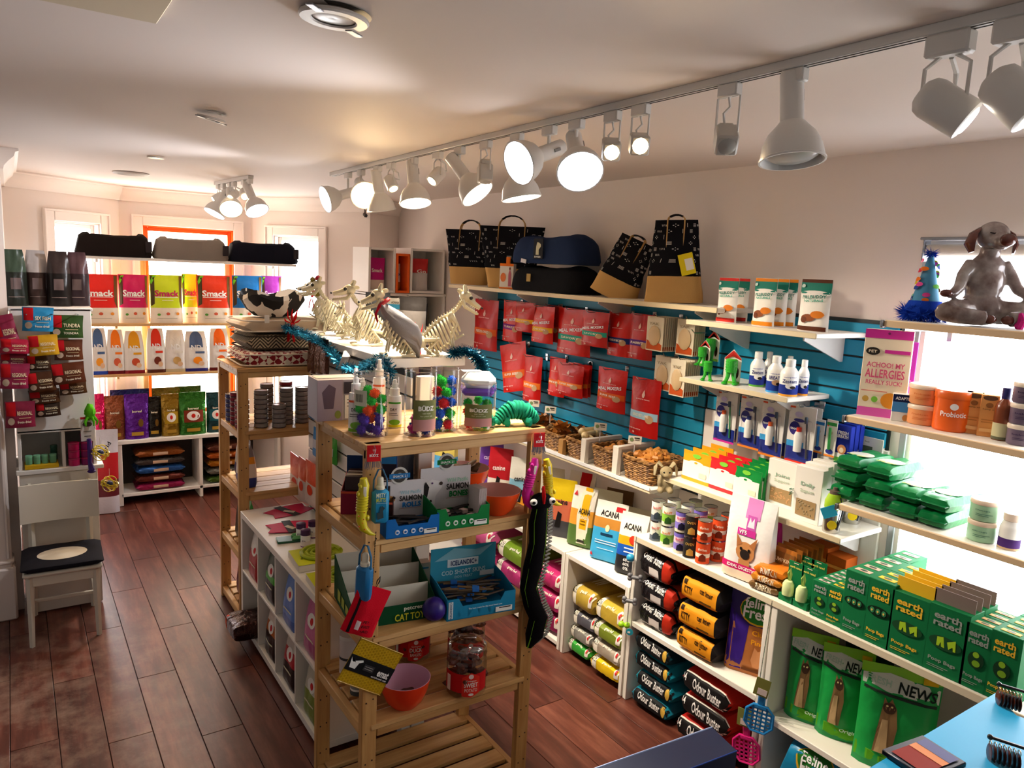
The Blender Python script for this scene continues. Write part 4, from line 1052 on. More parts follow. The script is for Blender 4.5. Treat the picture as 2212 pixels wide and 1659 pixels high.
for i, (x0, x1, yt, yb, off, c, lb) in enumerate([(1756, 1776, 905, 978, .1, '#2a7ac0', 'slim white brush pack with a blue brush'), (1779, 1802, 906, 986, .12, '#3a9a4a', 'slim white brush pack with a green top')]):
    X = XW-.03-off; B, w, h = fith(0, X, x0, x1, yt, yb, FR)
    o = card_mesh(w, h, None).build('brush_pack', mat('#f0ede6', 'paper')); printed(o, carton_S(w, h, .003), w, h, [('r', -.9, .9, .84, .93, c), ('r', -.95, .95, 0, .05, '#f0882a'), ('e', 0, .14, .7, .07, '#2a3a8e'), ('r', -.8, -.5, .82, .85, '#e0542a'), ('e', .0, .65, .35, .05, '#d9c9b0')])
    MB().tube([(0, -.01, h*.2), (0, -.014, h*.8)], .006, 6).build('brush', mat(c, 'gloss', .3), o)
    o.location = B; o.rotation_euler[2] = FR; tag(o, lb, 'pack', 'brush packs on hooks')
for i in range(3):
    X = XW-.14+.035*i; x0 = 1800+14*i; B, w, h = fith(0, X, x0, x0+31-3*i, 918-3*i, 998-6*i, FR)
    o = carton('breath_box', B, FR, w, h, .03, mat('#1c2f9a', 'paper'), [('r', -1, 1, 0, .12, '#6cc24a'), ('r', -1, 1, .12, .24, '#f2f2ee'), ('t', 'FRESH', 0, .8, .09, '#ffffff', 1.4), ('t', 'BREATH', 0, .7, .09, '#ffffff', 1.5), ('e', .0, .35, .6, .13, '#c98a5a'), ('e', 0, .33, .3, .07, '#f0dcc0')], ['blue breath box with a dog picture, front of three', 'blue breath box, middle of three', 'blue breath box, rearmost of three'][i], 'box', 'blue breath boxes', side=[('t', 'bluestem', 0, .5, .2, '#ffffff', 2.6, 90)] if False else ())
th = carton('thermostat', Vector((XW-.028, on(0, XW, 1878, 990).y, on(0, XW, 1878, 1002).z)), FR, .14, .125, .022, mat('#e6e1d6', 'plain', .4), [('r', -.3, .35, .4, .68, '#55604e'), ('r', -.75, -.6, .4, .68, '#c9c4b8'), ('t', 'lux', .0, .84, .06, '#8a857a', .3), ('r', -1, 1, .13, .16, '#b9b4a8')], 'white wall thermostat with a small grey display', 'thermostat')
# ---- pouches, window boxes and flasks
def bud_pouch(x0, x1, yt, yb, dx, c, lb, sd):
    X = XW-.07-dx; p = on(0, X, (x0+x1)/2, yb); B = Vector((X, p.y, Z_G)); _, w, h = _wh(B, facing(FR), x0, x1, yt, yb, (x0+x1)/2)
    pouch('treat_pouch', B, FR, w, h, .024, mat(c, 'film'), [('r', -.97, .97, .12, .62, '#f4f0e4'), ('e', 0, .62, .5, .06, '#f4f0e4'), ('e', .0, .84, .3, .08, '#7cc83c'), ('e', 0, .62, .12, .03, c), ('r', .3, .8, .2, .35, '#f0dcc0')], lb, 'pouch', 'small treat pouches on the wall shelf', sd, box=True, top=.95, wr=.001, fold=.25)
for c, nm, x0, st, yt, yb, n in (('#f0a51e', 'yellow', 1470, 26, 974, 1045, 4), ('#d8262e', 'red', 1527, 24, 990, 1066, 3), ('#158a3c', 'green', 1576, 18, 1008, 1084, 5)):
    for i in reversed(range(n)):
        bud_pouch(x0+st*i*.75, x0+60+st*i*.75-4*i, yt-5*i, yb-6*i, .2-.035*i, c, f'{nm} treat pouch with a white label, '+(['front one', 'second one back', 'third one back', 'fourth one back', 'fifth one back'][i])+f' of its row', i)
def win_box(x0, x1, yt, yb, dx, word, pic, lb):
    X = XW-.05-dx; p = on(0, X, (x0+x1)/2, yb); B = Vector((X, p.y, Z_G)); _, w, h = _wh(B, facing(FR), x0, x1, yt, yb, (x0+x1)/2)
    o = carton('supplement_box', B, FR, w, h, .038, mat('#f4f0e6', 'paper'), [('t', word, .0, .68, .09, '#9ab9a0', 1.0), ('t', 'Support', .0, .56, .08, '#b9c9b0', 1.0), ('r', -.72, .72, .1, .4, '#a88a60')], lb, 'box', 'white supplement boxes', side=[('t', 'BONE', 0, .5, .4, '#2a8a6e', 1.6, 90)])
    mb = MB(); rr = random.Random(int(x0))
    for i in range(26):
        mb.ball((rr.uniform(-.3, .3)*w, -.021, h*rr.uniform(.13, .37)), (.007, .004, .004), 6, 4, rotm('Y', rr.uniform(0, 180)))
    mb.build('biscuits', mat(pic), o)['kind'] = 'stuff'
win_box(1652, 1716, 995, 1092, .16, 'Joint', '#c99a68', 'white supplement box showing tan biscuits through its window')
for i in (3, 2, 1): win_box(1712+16*i, 1764+13*i, 1008-7*i, 1120-9*i, .235-.05*i, 'Daily', '#a89068', ['', 'white supplement box standing second in the window box row', 'white supplement box standing third in the window box row', 'white supplement box standing last in the window box row'][i])
win_box(1708, 1766, 1008, 1125, .24, 'Daily', '#a08a64', 'white supplement box showing brown biscuits, front of its row')
def flask(px, c, k, lb, tagc=None):
    B = on(2, Z_G, *px); o = empty('steel_flask', B, R(-50)); tag(o, lb, 'bottle', 'steel flasks on the wall shelf'); r = .036*k; h = .2*k
    MB().lathe([(0, 0), (r*.95, 0), (r, .005), (r, h*.6), (r*.9, h*.66)], 20).build('body', mat('#c0bdb6', 'plain', .22, 1), o)
    MB().lathe([(r*.95, h*.52), (r*1.06, h*.56), (r*1.04, h*.7), (r*.7, h*.85), (r*.4, h*.88)], 20).build('collar', mat(c, 'gloss', .35), o)
    MB().lathe([(r*.62, h*.84), (r*.6, h*.93), (r*.28, h*.94), (r*.24, h), (0, h)], 16).build('cap', mat('#6a5a4e', 'plain', .4), o)
    MB().tube([(r*.6, -r*.7, h*.8), (r*1.05, -r*.6, h*.5), (r*.5, -r*1.05, h*.1)], .004, 6).build('strap', mat('#222224'), o)
    MB().lathe([(0, .0), (.02*k, 0), (.02*k, .002), (0, .002)], 16, (-r*.1, -r*1.03, h*.2), rotm('X', 90)).build('badge', mat('#e8c81e', 'paper'), o)
    if tagc: MB().box((-r*.6, -r*1.2, h*.5), (.06*k, .002, .05*k), .001, rotm('Y', -25)).build('hang_tag', mat(tagc, 'paper'), o)
flask((1794, 1148), '#a8d421', .97, 'steel flask with a lime collar and cyan tag', '#35b0d0')
flask((1838, 1128), '#e0304a', 1.0, 'steel flask with a red collar beside the wipe packs')
flask((1866, 1120), '#c02a8a', .9, 'steel flask with a magenta collar, tucked at the back')
# ================================================================ WINDOW SHELVES
def wpos(z, X, px): return Vector((X, on(0, X, px, 1000 if z < 1.5 else 850 if z < 2 else 650).y, z))
# wipe packs
def wipes(px, X, k, z, label, sd):
    B = wpos(z, X, px); w, l, t = .112, .25, .062
    mb, S = sack_mb(w, l, t, sd, 5, .18, .006); o = mb.build('wipe_pack', mat('#0f7d40', 'film'), None, B, FR); o.rotation_euler[2] = FR+R(rnd.uniform(-5, 5))
    tag(o, label, 'wipes', 'green wipe packs on the window shelf')
    n = Vector((0, 0, 1)); m2 = MB(); m2.lathe([(0, 0), (.9, 0), (1, -.3)], 18, cap=False); m2.v = [(x*.05, y*.045-.03, t+.003+z_*.003) for x, y, z_ in m2.v]; m2.build('lid', mat('#ecebdc', 'gloss', .25), o)
    e = MB(); e.box((0, -l/2-.002, t*.5), (w*.98, .03, .004), .001); e.build('end_seal', mat('#0d6c38', 'film'), o)
    printed(o, lambda u, v: (Vector((u*w/2, -l/2+.05+v*.05, t+.001)), n), w, .05, [('t', 'earth rated', -.1, .2, .4, '#d9e86a', 1.4)])
WR = [(1862, 0), (1926, 0), (1993, 0), (2062, 0), (1868, 1), (1933, 1), (2000, 1), (2069, 1), (1888, 2), (1955, 2)]
WL = ['bottom layer, by the flasks', 'bottom layer, second along', 'bottom layer, third along', 'bottom layer, beside the mint tubs', 'middle layer, by the flasks', 'middle layer, second along', 'middle layer, with its lid showing', 'middle layer, beside the mint tubs', 'top of the pile, farther one', 'top of the pile, nearer one']
for i, (px, lv) in enumerate(WR):
    B0 = on(0, 2.86, px, 1100); wipes(px, 2.985, 1, Z_W3+.001+lv*.0635, f'green wipe pack, {WL[i]}', i)
def tub(B, r, h, c, lidc, lb, word='', tc='#ffffff', group='tubs on the window shelves', lidh=.22):
    o = empty('tub', B, R(-60)); tag(o, lb, 'tub', group)
    MB().lathe([(0, 0), (r*.92, 0), (r, .006), (r, h*(1-lidh))], 24).build('body', mat(c, 'gloss', .3), o)
    MB().lathe([(r*1.03, h*(1-lidh)), (r*1.05, h*(1-lidh)+.003), (r*1.05, h-.004), (r, h), (0, h)], 24).build('lid', mat(lidc, 'gloss', .3), o)
    if word: printed(o, cyl_S(r*1.003, h*(1-lidh), 80), 2*r*1.4, h*(1-lidh), [('t', word, 0, .55, .16, tc, 1.0), ('e', 0, .78, .16, .1, tc)] if tc == '#ffffff' else [('t', word, -.2, .7, .1, tc, .7), ('r', -.5, .3, .45, .48, tc), ('r', -.5, .1, .36, .39, tc)])
    return o
for lv in range(2): tub(wpos(Z_W3+.001+.078*lv, 2.90, 2143)+Vector((0, 0, 0)), .047, .076, '#a8d4ae', '#f2d9c0', ['mint green tub with peach lid, lower of two', 'mint green tub with peach lid, upper of two'][lv], 'Omega', '#4a7a6a')
bottle(wpos(Z_W3, 2.9, 2206), R(-60), .035, .13, 'white supplement bottle with a purple label at the shelf end', '#4a2a6e', '#d8b48a', cap='#f0dcc8', capr=.75, caph=.2, group='bottles on the window shelves')
o = carton('pink_card', wpos(Z_W2, 2.84, 1906), R(-66), .17, .345, .035, mat('#f3e6c9', 'paper'), [('r', -1, 1, .9, 1, '#d0359a'), ('r', -1, 1, 0, .1, '#d95ab0'), ('e', 0, .96, .06, .014, '#7a2a5e'), ('e', -.6, .75, .3, .045, '#2a2622'), ('t', 'PET', -.6, .75, .03, '#f3e6c9', .35), ('r', -.1, .95, .735, .775, '#d0359a'), ('t', 'ACHOO! MY', 0, .6, .06, '#d9587e', 1.6), ('t', 'ALLERGIES', 0, .5, .1, '#d9587e', 1.65), ('t', 'REALLY SUCK!', 0, .4, .05, '#d9587e', 1.5), ('e', .35, .2, .4, .09, '#d98a2a'), ('e', -.3, .2, .14, .035, '#7ac143'), ('e', -.68, .2, .14, .035, '#c9a04a'), ('r', -.9, .2, .29, .302, '#d98a7a')], 'tall cream card box with pink ends and allergy wording')
o = carton('purple_card', wpos(Z_W2, 2.93, 1940), R(-66), .1, .3, .02, mat('#a02a9a', 'paper'), [('r', -.8, .8, .2, .5, '#c86ac0')], 'purple card box mostly hidden behind the tall cream one')
o = carton('calming_box', wpos(Z_W2, 2.83, 1953), R(-60), .07, .105, .05, mat('#f1efe8', 'paper'), [('r', -1, 1, .72, 1, '#16224e'), ('r', -1, 1, .35, .72, '#4a90d0'), ('t', 'ADAPTIL', 0, .86, .11, '#ffffff', 1.5), ('e', .4, .15, .3, .12, '#c98a4a')], 'small white and blue calming box beside the tall cream card')
for lv in range(2): tub(wpos(Z_W2+.001+.077*lv, 2.88, 2001), .058, .075, '#f0a268', '#f8e2c8', ['pale orange tub with white lid, lower of two', 'pale orange tub with white lid, upper of two'][lv], 'Probiotic', '#d9763a')
tub(wpos(Z_W2, 2.86, 2062), .06, .15, '#f0661a', '#ee6a22', 'bright orange probiotic tub', 'Probiotic', '#ffffff', lidh=.2)
for i, px in enumerate((2108, 2142)): carton('balm_box', wpos(Z_W2, 2.86, px), R(-66), .056, .15, .05, mat('#eaa25c', 'paper'), [('e', 0, .93, .8, .06, '#6a4a34'), ('e', 0, .76, .4, .06, '#9a6234'), ('t', 'hemp oil', 0, .66, .05, '#8a5a30', 1.4), ('r', -.7, .7, .4, .42, '#c07a3e'), ('r', -.7, .5, .34, .36, '#c07a3e'), ('r', -.8, .8, .12, .2, '#f0b87a')], ['tan balm box beside the bright orange tub', 'tan balm box beside the brown bottle'][i], 'box', 'tan balm boxes')
bottle(wpos(Z_W2, 2.86, 2175), R(-60), .029, .185, 'brown shampoo bottle with a navy cap', '#c9c49a', '#6a6a52', m='#7a3a1a', cap='#1f1f5e', capr=.45, caph=.2, neck=.75, group='bottles on the window shelves')
for lv in range(3): tub(wpos(Z_W2+.001+.072*lv, 2.84, 2218), .04, .07, '#6a5a6e', '#ecdcc8', ['purple grey jar at the bottom of three', 'purple grey jar in the middle of three', 'purple grey jar on top of three'][lv], 'balm', '#3a2a4e')
# party hat
B = wpos(Z_W1+.012, 2.86, 1999); o = empty('party_hat', B); tag(o, 'cone party hat with coloured spots and blue fluffy brim', 'party hat')
def fluff(name, c, parent, pts_r, n, L, sd):
    rr = random.Random(sd); mb = MB()
    for P, r in pts_r:
        for i in range(n):
            d = Vector((rr.gauss(0, 1), rr.gauss(0, 1), rr.gauss(0, 1))).normalized(); a = Vector(P)+d*r*.4; b = a+d*(r*.6+L*rr.random())+Vector((rr.uniform(-.3, .3), rr.uniform(-.3, .3), rr.uniform(-.3, .3)))*L
            s_ = d.orthogonal().normalized()*r*.11; mb.add([a-s_, a+s_, b], [(0, 1, 2)])
    f = mb.build(name, c, parent, smooth=False); f['kind'] = 'stuff'; return f
BLU = mat('#1740b0', 'fabric')
hc = MB(); hc.lathe([(.052, .05), (.008, .235), (.0, .24)], 26, cap=False); hc.build('cone', mat('#4f93b8', 'paper'), o)
Sc = lambda u, v: ((lambda r, g: (Vector((r*math.sin(g), -r*math.cos(g), .05+.18*v)), Vector((math.sin(g), -math.cos(g), .25))))(.052-.043*v, R(u*175-30)))
rr = random.Random(4); dots = []
for i in range(26): dots.append(('e', -.95+rr.random()*1.9, .03+.9*(i/26), .07+.12*(i/26), .045, ['#e8c81e', '#e0304a', '#f07a24', '#2a4a9e', '#6ac04a', '#e04a9a'][i % 6]))
printed(o, Sc, .16, .18, dots)
fluff('brim_fluff', BLU, o, [((.055*math.cos(R(a)), .055*math.sin(R(a)), .035+.02*(a % 3-1)), .035) for a in range(0, 360, 18)], 60, .022, 1)
MB().lathe([(.0, .005), (.06, .005), (.07, .035), (.055, .065)], 20, cap=False).build('brim_core', BLU, o)
fluff('tip_fluff', BLU, o, [((0, 0, .24), .02), ((.012, 0, .235), .016), ((-.012, 0, .238), .016)], 70, .018, 2)
# meditating dog statue
B = wpos(Z_W1+.006, 2.87, 2125); o = empty('dog_statue', B, R(-38)); tag(o, 'glazed grey ceramic statue of a dog meditating cross-legged', 'statue')
GLZ = None
def glaze():
    m, nt, b = _new('glazed_ceramic'); n = _noise(nt, 18, 5)
    r = _ramp(nt, n.outputs[0], [(.32, '#5e4a44'), (.5, '#84746e'), (.68, '#a39a94')]); nt.links.new(r.outputs[0], b.inputs['Base Color']); b.inputs['Roughness'].default_value = .14
    return m
GLZ = glaze(); BRN = mat('#5a2a1e', 'gloss', .15)
mb = MB()
mb.ball((0, .01, .055), (.085, .06, .06), 16, 12); mb.ball((0, .01, .14), (.066, .05, .085), 16, 12); mb.ball((0, .01, .205), (.058, .042, .045), 16, 12)
mb.tube([(0, .01, .21), (0, 0, .27)], [.034, .032], 12)
for s in (-1, 1):
    mb.tube([(s*.05, .01, .215), (s*.082, .0, .17), (s*.1, -.02, .125), (s*.13, -.045, .105), (s*.152, -.055, .1)], [.026, .022, .02, .018, .015], 10)
    mb.tube([(s*.05, 0, .045), (s*.11, -.035, .045), (s*.15, -.045, .04), (s*.12, -.085, .03), (s*.04, -.1, .025)], [.045, .042, .036, .03, .026], 10)
blob('body', mb, GLZ, o, .0055, smooth=6)
hb = MB(); hb.ball((0, 0, .31), (.052, .055, .05), 16, 12); hb.tube([(0, -.02, .30), (0, -.075, .285)], [.036, .028], 12); hb.ball((0, -.085, .286), (.024, .02, .02), 10, 8)
blob('head', hb, GLZ, o, .005, smooth=5)
MB().ball((0, -.095, .292), (.026, .02, .022), 12, 8).build('muzzle_tip', BRN, o)
for s in (-1, 1):
    mb = MB(); mb.tube([(s*.042, .005, .335), (s*.066, .0, .315), (s*.078, -.005, .28), (s*.07, -.01, .25)], [.012, .022, .026, .012], 8, flat=.35); mb.build('ear', BRN, o)
    MB().tube([(s*.012, -.05, .318), (s*.024, -.052, .315), (s*.034, -.044, .318)], .0025, 5).build('closed_eye', mat('#2b201c', 'gloss'), o)
    MB().ball((s*.16, -.06, .104), (.022, .018, .014), 10, 8).build('paw', BRN, o)
    MB().ball((s*.03, -.108, .022), (.022, .018, .016), 10, 8).build('foot', BRN, o)
mb = MB(); mb.tube([(0, 0, .0), (.0, -.01, .03), (0, 0, .055)], [.012, .016, .006], 8); mb.ball((0, 0, .012), .014, 8, 6)
o = mb.build('pink_trinket', mat('#c02a7a', 'fabric'), None, wpos(Z_W1, 2.84, 2209)); tag(o, 'small pink trinket beside the statue knee', 'trinket')
# roller shade at the head of the side window
rs = empty('roller_shade', (XW-.06, .86, 2.45)); tag(rs, 'rolled white shade in a steel bracket across the window head', 'roller shade')
MB().lathe([(.024, -.74), (.024, .74)], 16, (0, 0, 0), rotm('X', 90)).build('roll', mat('#d9cfc2', 'fabric'), rs)
MB().box((-.01, 0, .045), (.06, 1.52, .012), .003).build('head_rail', STEEL, rs)
MB().box((0, .75, .0), (.05, .006, .09), .002).build('end_bracket', STEEL, rs)
# ================================================================ BASKETS
def wicker():
    m, nt, b = _new('wicker'); n = _noise(nt, 40, 3)
    r = _ramp(nt, n.outputs[0], [(.35, '#6b4420'), (.65, '#b9884a')]); nt.links.new(r.outputs[0], b.inputs['Base Color']); b.inputs['Roughness'].default_value = .6; return m
WICK = wicker(); WICKD = mat('#5a3a1c', 'plain', .7)
def basket(B, w, l, h, label, fill, fc, k=1, fsz=.03):
    """w along the aisle, l towards the wall"""
    o = empty('wicker_basket', B, 0); tag(o, label, 'basket', 'wicker baskets on the long shelf')
    per = []
    def rr_pt(s, sc):
        """rounded rectangle perimeter point, s 0..1"""
        a, b2, r = l/2*sc, w/2*sc, .03; L = [2*(b2-r), math.pi*r/2, 2*(a-r), math.pi*r/2]*2; T = sum(L); d = s*T
        seg = [((-a, -(b2-r)), (-a, b2-r)), None, ((-(a-r), b2), (a-r, b2)), None, ((a, b2-r), (a, -(b2-r))), None, ((a-r, -b2), (-(a-r), -b2)), None]
        cen = [None, (-(a-r), b2-r, 180), None, (a-r, b2-r, 90), None, (a-r, -(b2-r), 0), None, (-(a-r), -(b2-r), -90)]
        for i in range(8):
            if d <= L[i] or i == 7:
                f = d/L[i]
                if seg[i]: p, q = seg[i]; return Vector((p[0]+(q[0]-p[0])*f, p[1]+(q[1]-p[1])*f, 0))
                c = cen[i]; g = R(c[2]-90*f); return Vector((c[0]+r*math.cos(g), c[1]+r*math.sin(g), 0))
            d -= L[i]
    N = 72; rows = max(6, int(h/.011)); strand = MB()
    for j in range(rows):
        v = j/(rows-1); sc = .88+.12*v
        pts = [rr_pt(i/N, sc)*(1+(.012 if (i//3+j) % 2 else -.012)) + Vector((0, 0, .006+v*(h-.02)+.0015*math.sin(i*1.7+j))) for i in range(N)]
        strand.tube(pts, .0052, 4, True)
    strand.build('weave', WICK, o)['kind'] = 'stuff'
    st = MB()
    for i in range(0, N, 3): st.tube([rr_pt(i/N, .88)+Vector((0, 0, .003)), rr_pt(i/N, 1)+Vector((0, 0, h))], .004, 4)
    st.build('stakes', WICKD, o)['kind'] = 'stuff'
    rim = MB()
    for q in range(2): rim.tube([rr_pt(i/N, 1.01)+Vector((0, 0, h-.004+.006*math.sin(i*.9+q*3.1)))*1+Vector((.004*math.cos(i*.9+q*3), .0, 0)) for i in range(N)], .0075, 5, True)
    rim.build('rim', WICK, o)
    MB().box((0, 0, .01), (l*.86, w*.86, .008)).build('base', WICKD, o)
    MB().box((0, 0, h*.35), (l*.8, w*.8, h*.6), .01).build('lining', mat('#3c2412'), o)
    return o
def chew(kind, B, label, sd, k=1.0):
    rr = random.Random(sd); mb = MB()
    if kind == 'curl':
        n = 7; c0 = R(rr.uniform(0, 360)); pts = [(.022*math.cos(c0+i*.8), .022*math.sin(c0+i*.8)*.8, .006*math.sin(i*1.9)) for i in range(n)]
        mb.tube(pts, [.008, .013, .016, .015, .016, .013, .008], 7); mb.ball((0, 0, 0), (.022, .02, .014), 8, 6, jit=.6)
    elif kind == 'ear':
        V = []; n = 10
        for i in range(n+1):
            t = i/n
            for s in (-1, 0, 1): V.append(Vector((s*.035*math.sin(math.pi*min(1, t*.9+.1)), .12*t-.06, .012*abs(s)+.01*math.sin(t*5+sd))))
        mb.add(V+[v+Vector((0, 0, .004)) for v in V], [(i*3+s, i*3+s+1, i*3+s+4, i*3+s+3) for i in range(n) for s in (0, 1)]+[(33+i*3+s+1, 33+i*3+s, 33+i*3+s+3, 33+i*3+s+4) for i in range(n) for s in (0, 1)])
    elif kind == 'bone':
        mb.tube([(-.07, 0, 0), (-.045, .004, .004), (0, .006, .008), (.045, .004, .004), (.07, 0, 0)], [.02, .017, .015, .017, .02], 8); mb.ball((-.07, .01, 0), .022, 8, 6); mb.ball((.07, .01, 0), .024, 8, 6)
    else:
        mb.tube([(-.08, 0, 0), (-.03, .008, .006), (.03, -.004, .008), (.08, .006, 0)], [.008, .011, .011, .007], 6)
    c = {'curl': '#c98436', 'ear': '#a5641f', 'bone': '#e6cf9a', 'stick': '#7a4420'}[kind]
    o = mb.build('dog_chew', mat(c, 'plain', .45), None, B); o.rotation_euler = (rr.uniform(-.5, .5), rr.uniform(-.5, .5), rr.uniform(0, 6.28)); o.scale = (k, k, k)
    return tag(o, label, 'dog chew', 'chews heaped in the wicker baskets')
def price_tag(B, rz, label):
    o = empty('price_tag', B, rz); tag(o, label, 'price tag', 'price tags clipped to baskets')
    MB().tube([(0, 0, -.06), (0, 0, .005)], .003, 6).build('clip', mat('#d8d8d8', 'gloss', .2), o)
    c = MB().box((0, 0, .028), (.075, .003, .045), .001, rotm('X', -12)).build('card', mat('#f2ead8', 'paper'), o)
    MB().lathe([(0, 0), (.011, 0), (.011, .001), (0, .001)], 14, (-.018, -.004, .03), rotm('X', 84)).build('emblem', mat('#8aa06a', 'paper'), o)
    MB().box((.012, -.0045, .04), (.03, .001, .006), 0, rotm('X', -12)).build('print_line', mat('#2a2622', 'paper'), o)
    MB().box((.014, -.002, .027), (.026, .001, .004), 0, rotm('X', -12)).build('print_line', mat('#6a6258', 'paper'), o)
XB = 2.955
def by(px, X=2.82): return on(0, X, px, 1000).y
BASK = [(1374, .24, .27, .13, 'curl', 16, 'wicker basket heaped with golden curled chews, nearest the tins'), (1297, .185, .27, .125, 'curl', 4, 'wicker basket with a few dark curled chews between white frames'),
        (1236, .17, .27, .12, 'bone', 3, 'wicker basket holding pale rawhide bones'), (1187, .19, .27, .11, 'ear', 9, 'wicker basket of brown pig ears behind the hanging snake toy'),
        (1128, .22, .27, .1, 'ear', 9, 'wicker basket of brown ears behind the pine rack'), (1085, .22, .26, .08, 'stick', 8, 'wicker basket of dark sticks at the far end of the row')]
yprev = None
for i, (px, w, l, h, kd, n, lb) in enumerate(BASK):
    y = by(px)
    basket(Vector((XB, y, Z_B)), w, l, h, lb, None, None); rr = random.Random(i+5)
    for q in range(n):
        if kd == 'curl': g = q*2.4; rad = .85*math.sqrt((q+.5)/n); off = Vector((l*.38*rad*math.cos(g), w*.38*rad*math.sin(g), h*.75+.055*(1-rad)+(.012*(q % 3) if n > 6 else -.01)))
        elif kd == 'bone': off = Vector((-.04+.035*q, -.03+.04*q, h+.005+.015*q))
        else: off = Vector((rr.uniform(-.3, .3)*l, rr.uniform(-.33, .33)*w, h*.8+.008*q))
        chew(kd, Vector((XB, y, Z_B))+off, {'curl': 'golden curled chew in a wicker basket', 'ear': 'brown pig ear chew in a wicker basket', 'bone': 'pale rawhide bone in a wicker basket', 'stick': 'dark stick chew in a wicker basket'}[kd], i*40+q, 1.15 if kd == 'curl' else 1)
for px, c, lb, hh in ((1333, '#f0e8da', 'white divider frame before the basket of golden curls', .17), (1263, '#ece4d6', 'white divider frame beside the basket of bones', .15), (1214, '#b98a50', 'wooden divider wedge between two baskets', .1)):
    d = empty('basket_divider', (XB-.01, by(px), Z_B)); tag(d, lb, 'divider', 'dividers between baskets'); m = mat(c, 'paint')
    MB().box((-.13, 0, hh/2), (.03, .045, hh), .003).build('post', m, d); MB().box((.02, 0, hh-.012), (.27, .03, .024), .003).build('top_bar', m, d); MB().box((.02, 0, .01), (.27, .035, .02), .003).build('foot_bar', m, d)
    MB().box((.02, .004, hh/2), (.26, .006, hh*.86)).build('panel', m, d)
for px, z, lb in ((1368, 1.345, 'price tag above the basket of dark curls'), (1292, 1.36, 'price tag above the rawhide bones'), (1183, 1.37, 'price tag above the pig ears'), (1147, 1.38, 'price tag above the far ears')):
    price_tag(Vector((2.9, by(px, 2.9), z)), R(-50), lb)
# plush bunny at the end of the shelf
B = Vector((2.83, by(1440, 2.83), Z_B)); o = empty('plush_rabbit', B, R(-40)); tag(o, 'small grey plush rabbit sitting at the end of the basket shelf', 'plush toy')
mb = MB(); mb.ball((0, .01, .05), (.04, .045, .05), 14, 10); mb.ball((0, -.02, .115), (.034, .036, .032), 14, 10); mb.ball((0, -.05, .105), (.018, .016, .014), 10, 8)
for s in (-1, 1): mb.ball((s*.025, -.035, .02), (.018, .03, .016), 10, 8); mb.ball((s*.03, -.02, .06), (.014, .022, .03), 10, 8)
blob('body', mb, mat('#9a8a68', 'fabric'), o, .005)
for s in (-1, 1):
    MB().tube([(s*.02, -.01, .14), (s*.04, .01, .16), (s*.055, .01, .13), (s*.058, .0, .09)], [.01, .016, .018, .009], 8, flat=.4).build('ear', mat('#a89a78', 'fabric'), o)
    MB().ball((s*.015, -.051, .122), .0045, 8, 6).build('eye', mat('#15120e', 'gloss'), o)
# ================================================================ TINS AND BAGS ON THE COUNTER
def can(B, r, h, stops, lb, word='', tc='#222222', pic=None):
    o = empty('food_tin', B, R(-55)); tag(o, lb, 'tin', 'food tins on the counter')
    MB().lathe([(r, h*.03), (r, h*.97)], 24, cap=False).build('label_wrap', bands(stops, 'paper'), o)
    for z0 in (0, h*.965): MB().lathe([(r*.95, z0), (r*1.03, z0+h*.008), (r*1.03, z0+h*.03), (r*.97, z0+h*.035)], 24, cap=False).build('rim', CHROME, o)
    MB().lathe([(0, h*.975), (r*.8, h*.975), (r*.96, h*.985)], 24, cap=False).build('lid', mat('#cfd0cc', 'plain', .25, .9), o)
    a = []
    if pic: a += [('p', [(-.3, .15), (.4, .15), (.35, .4), (.05, .5), (-.25, .38)], pic)]
    if word: a += [('t', word, 0, .7, .13, tc, .8)]
    printed(o, cyl_S(r*1.004, h, 85), r*2*1.48, h, a)
CANS = [('pale', ((0, '#5a6470'), (.3, '#e8e6dc'), (.65, '#f2f0e8')), 'beff', '#d9706a', '#3a4450'), ('green', ((0, '#e4e8c8'), (.2, '#8cc63f'), (.6, '#eef2dc')), 'beff', '#d98a4a', '#2f5a22'), ('violet', ((0, '#e8dcc0'), (.15, '#8a7ad0'), (.5, '#e6c8d8'), (.8, '#7a6ac8')), 'beff', '#d9506a', '#241f3a'),
        ('black', ((0, '#1d1a17'), (.5, '#2a2622')), 'OVEN', '#c9a04a', '#c9a04a'), ('orange', ((0, '#e0501f'), (.3, '#f4ead8'), (.5, '#e0501f')), 'thrive', '#f8e8d0', '#7a2a14')]
def cans(px, py, X, ti, note, hi=2):
    t = CANS[ti]; y = on(0, X, px, py).y; B = Vector((X, y, Z_C)); r, h = .034, .107
    for lv in range(hi): can(B+Vector((0, 0, lv*(h+.001))), r, h, t[1], f'{t[0]} labelled tin, '+('lower' if lv == 0 else 'upper')+f' one of the {note}', t[2], t[3], t[4])
for px, py, X, ti, note in [(1417, 1160, 2.74, 0, 'stack beside the basket shelf'), (1440, 1172, 2.735, 1, 'front green stack'), (1469, 1180, 2.73, 2, 'front violet stack'), (1490, 1192, 2.725, 3, 'black stack'), (1517, 1205, 2.725, 4, 'front orange stack'),
        (1451, 1150, 2.83, 0, 'pale stack behind the green one'), (1481, 1160, 2.83, 1, 'second green stack'), (1509, 1165, 2.83, 2, 'second violet stack'), (1549, 1195, 2.81, 4, 'second orange stack'), (1497, 1150, 2.92, 1, 'third green stack'), (1530, 1160, 2.92, 1, 'rear green stack'), (1568, 1170, 2.9, 4, 'rear orange stack')]:
    cans(px, py, X, ti, note)
p = on(2, Z_C, 1606, 1240); X = 2.76; B, w, h = fit(Z_C, 1555, 1650, 1085, 1250, R(-62)); 
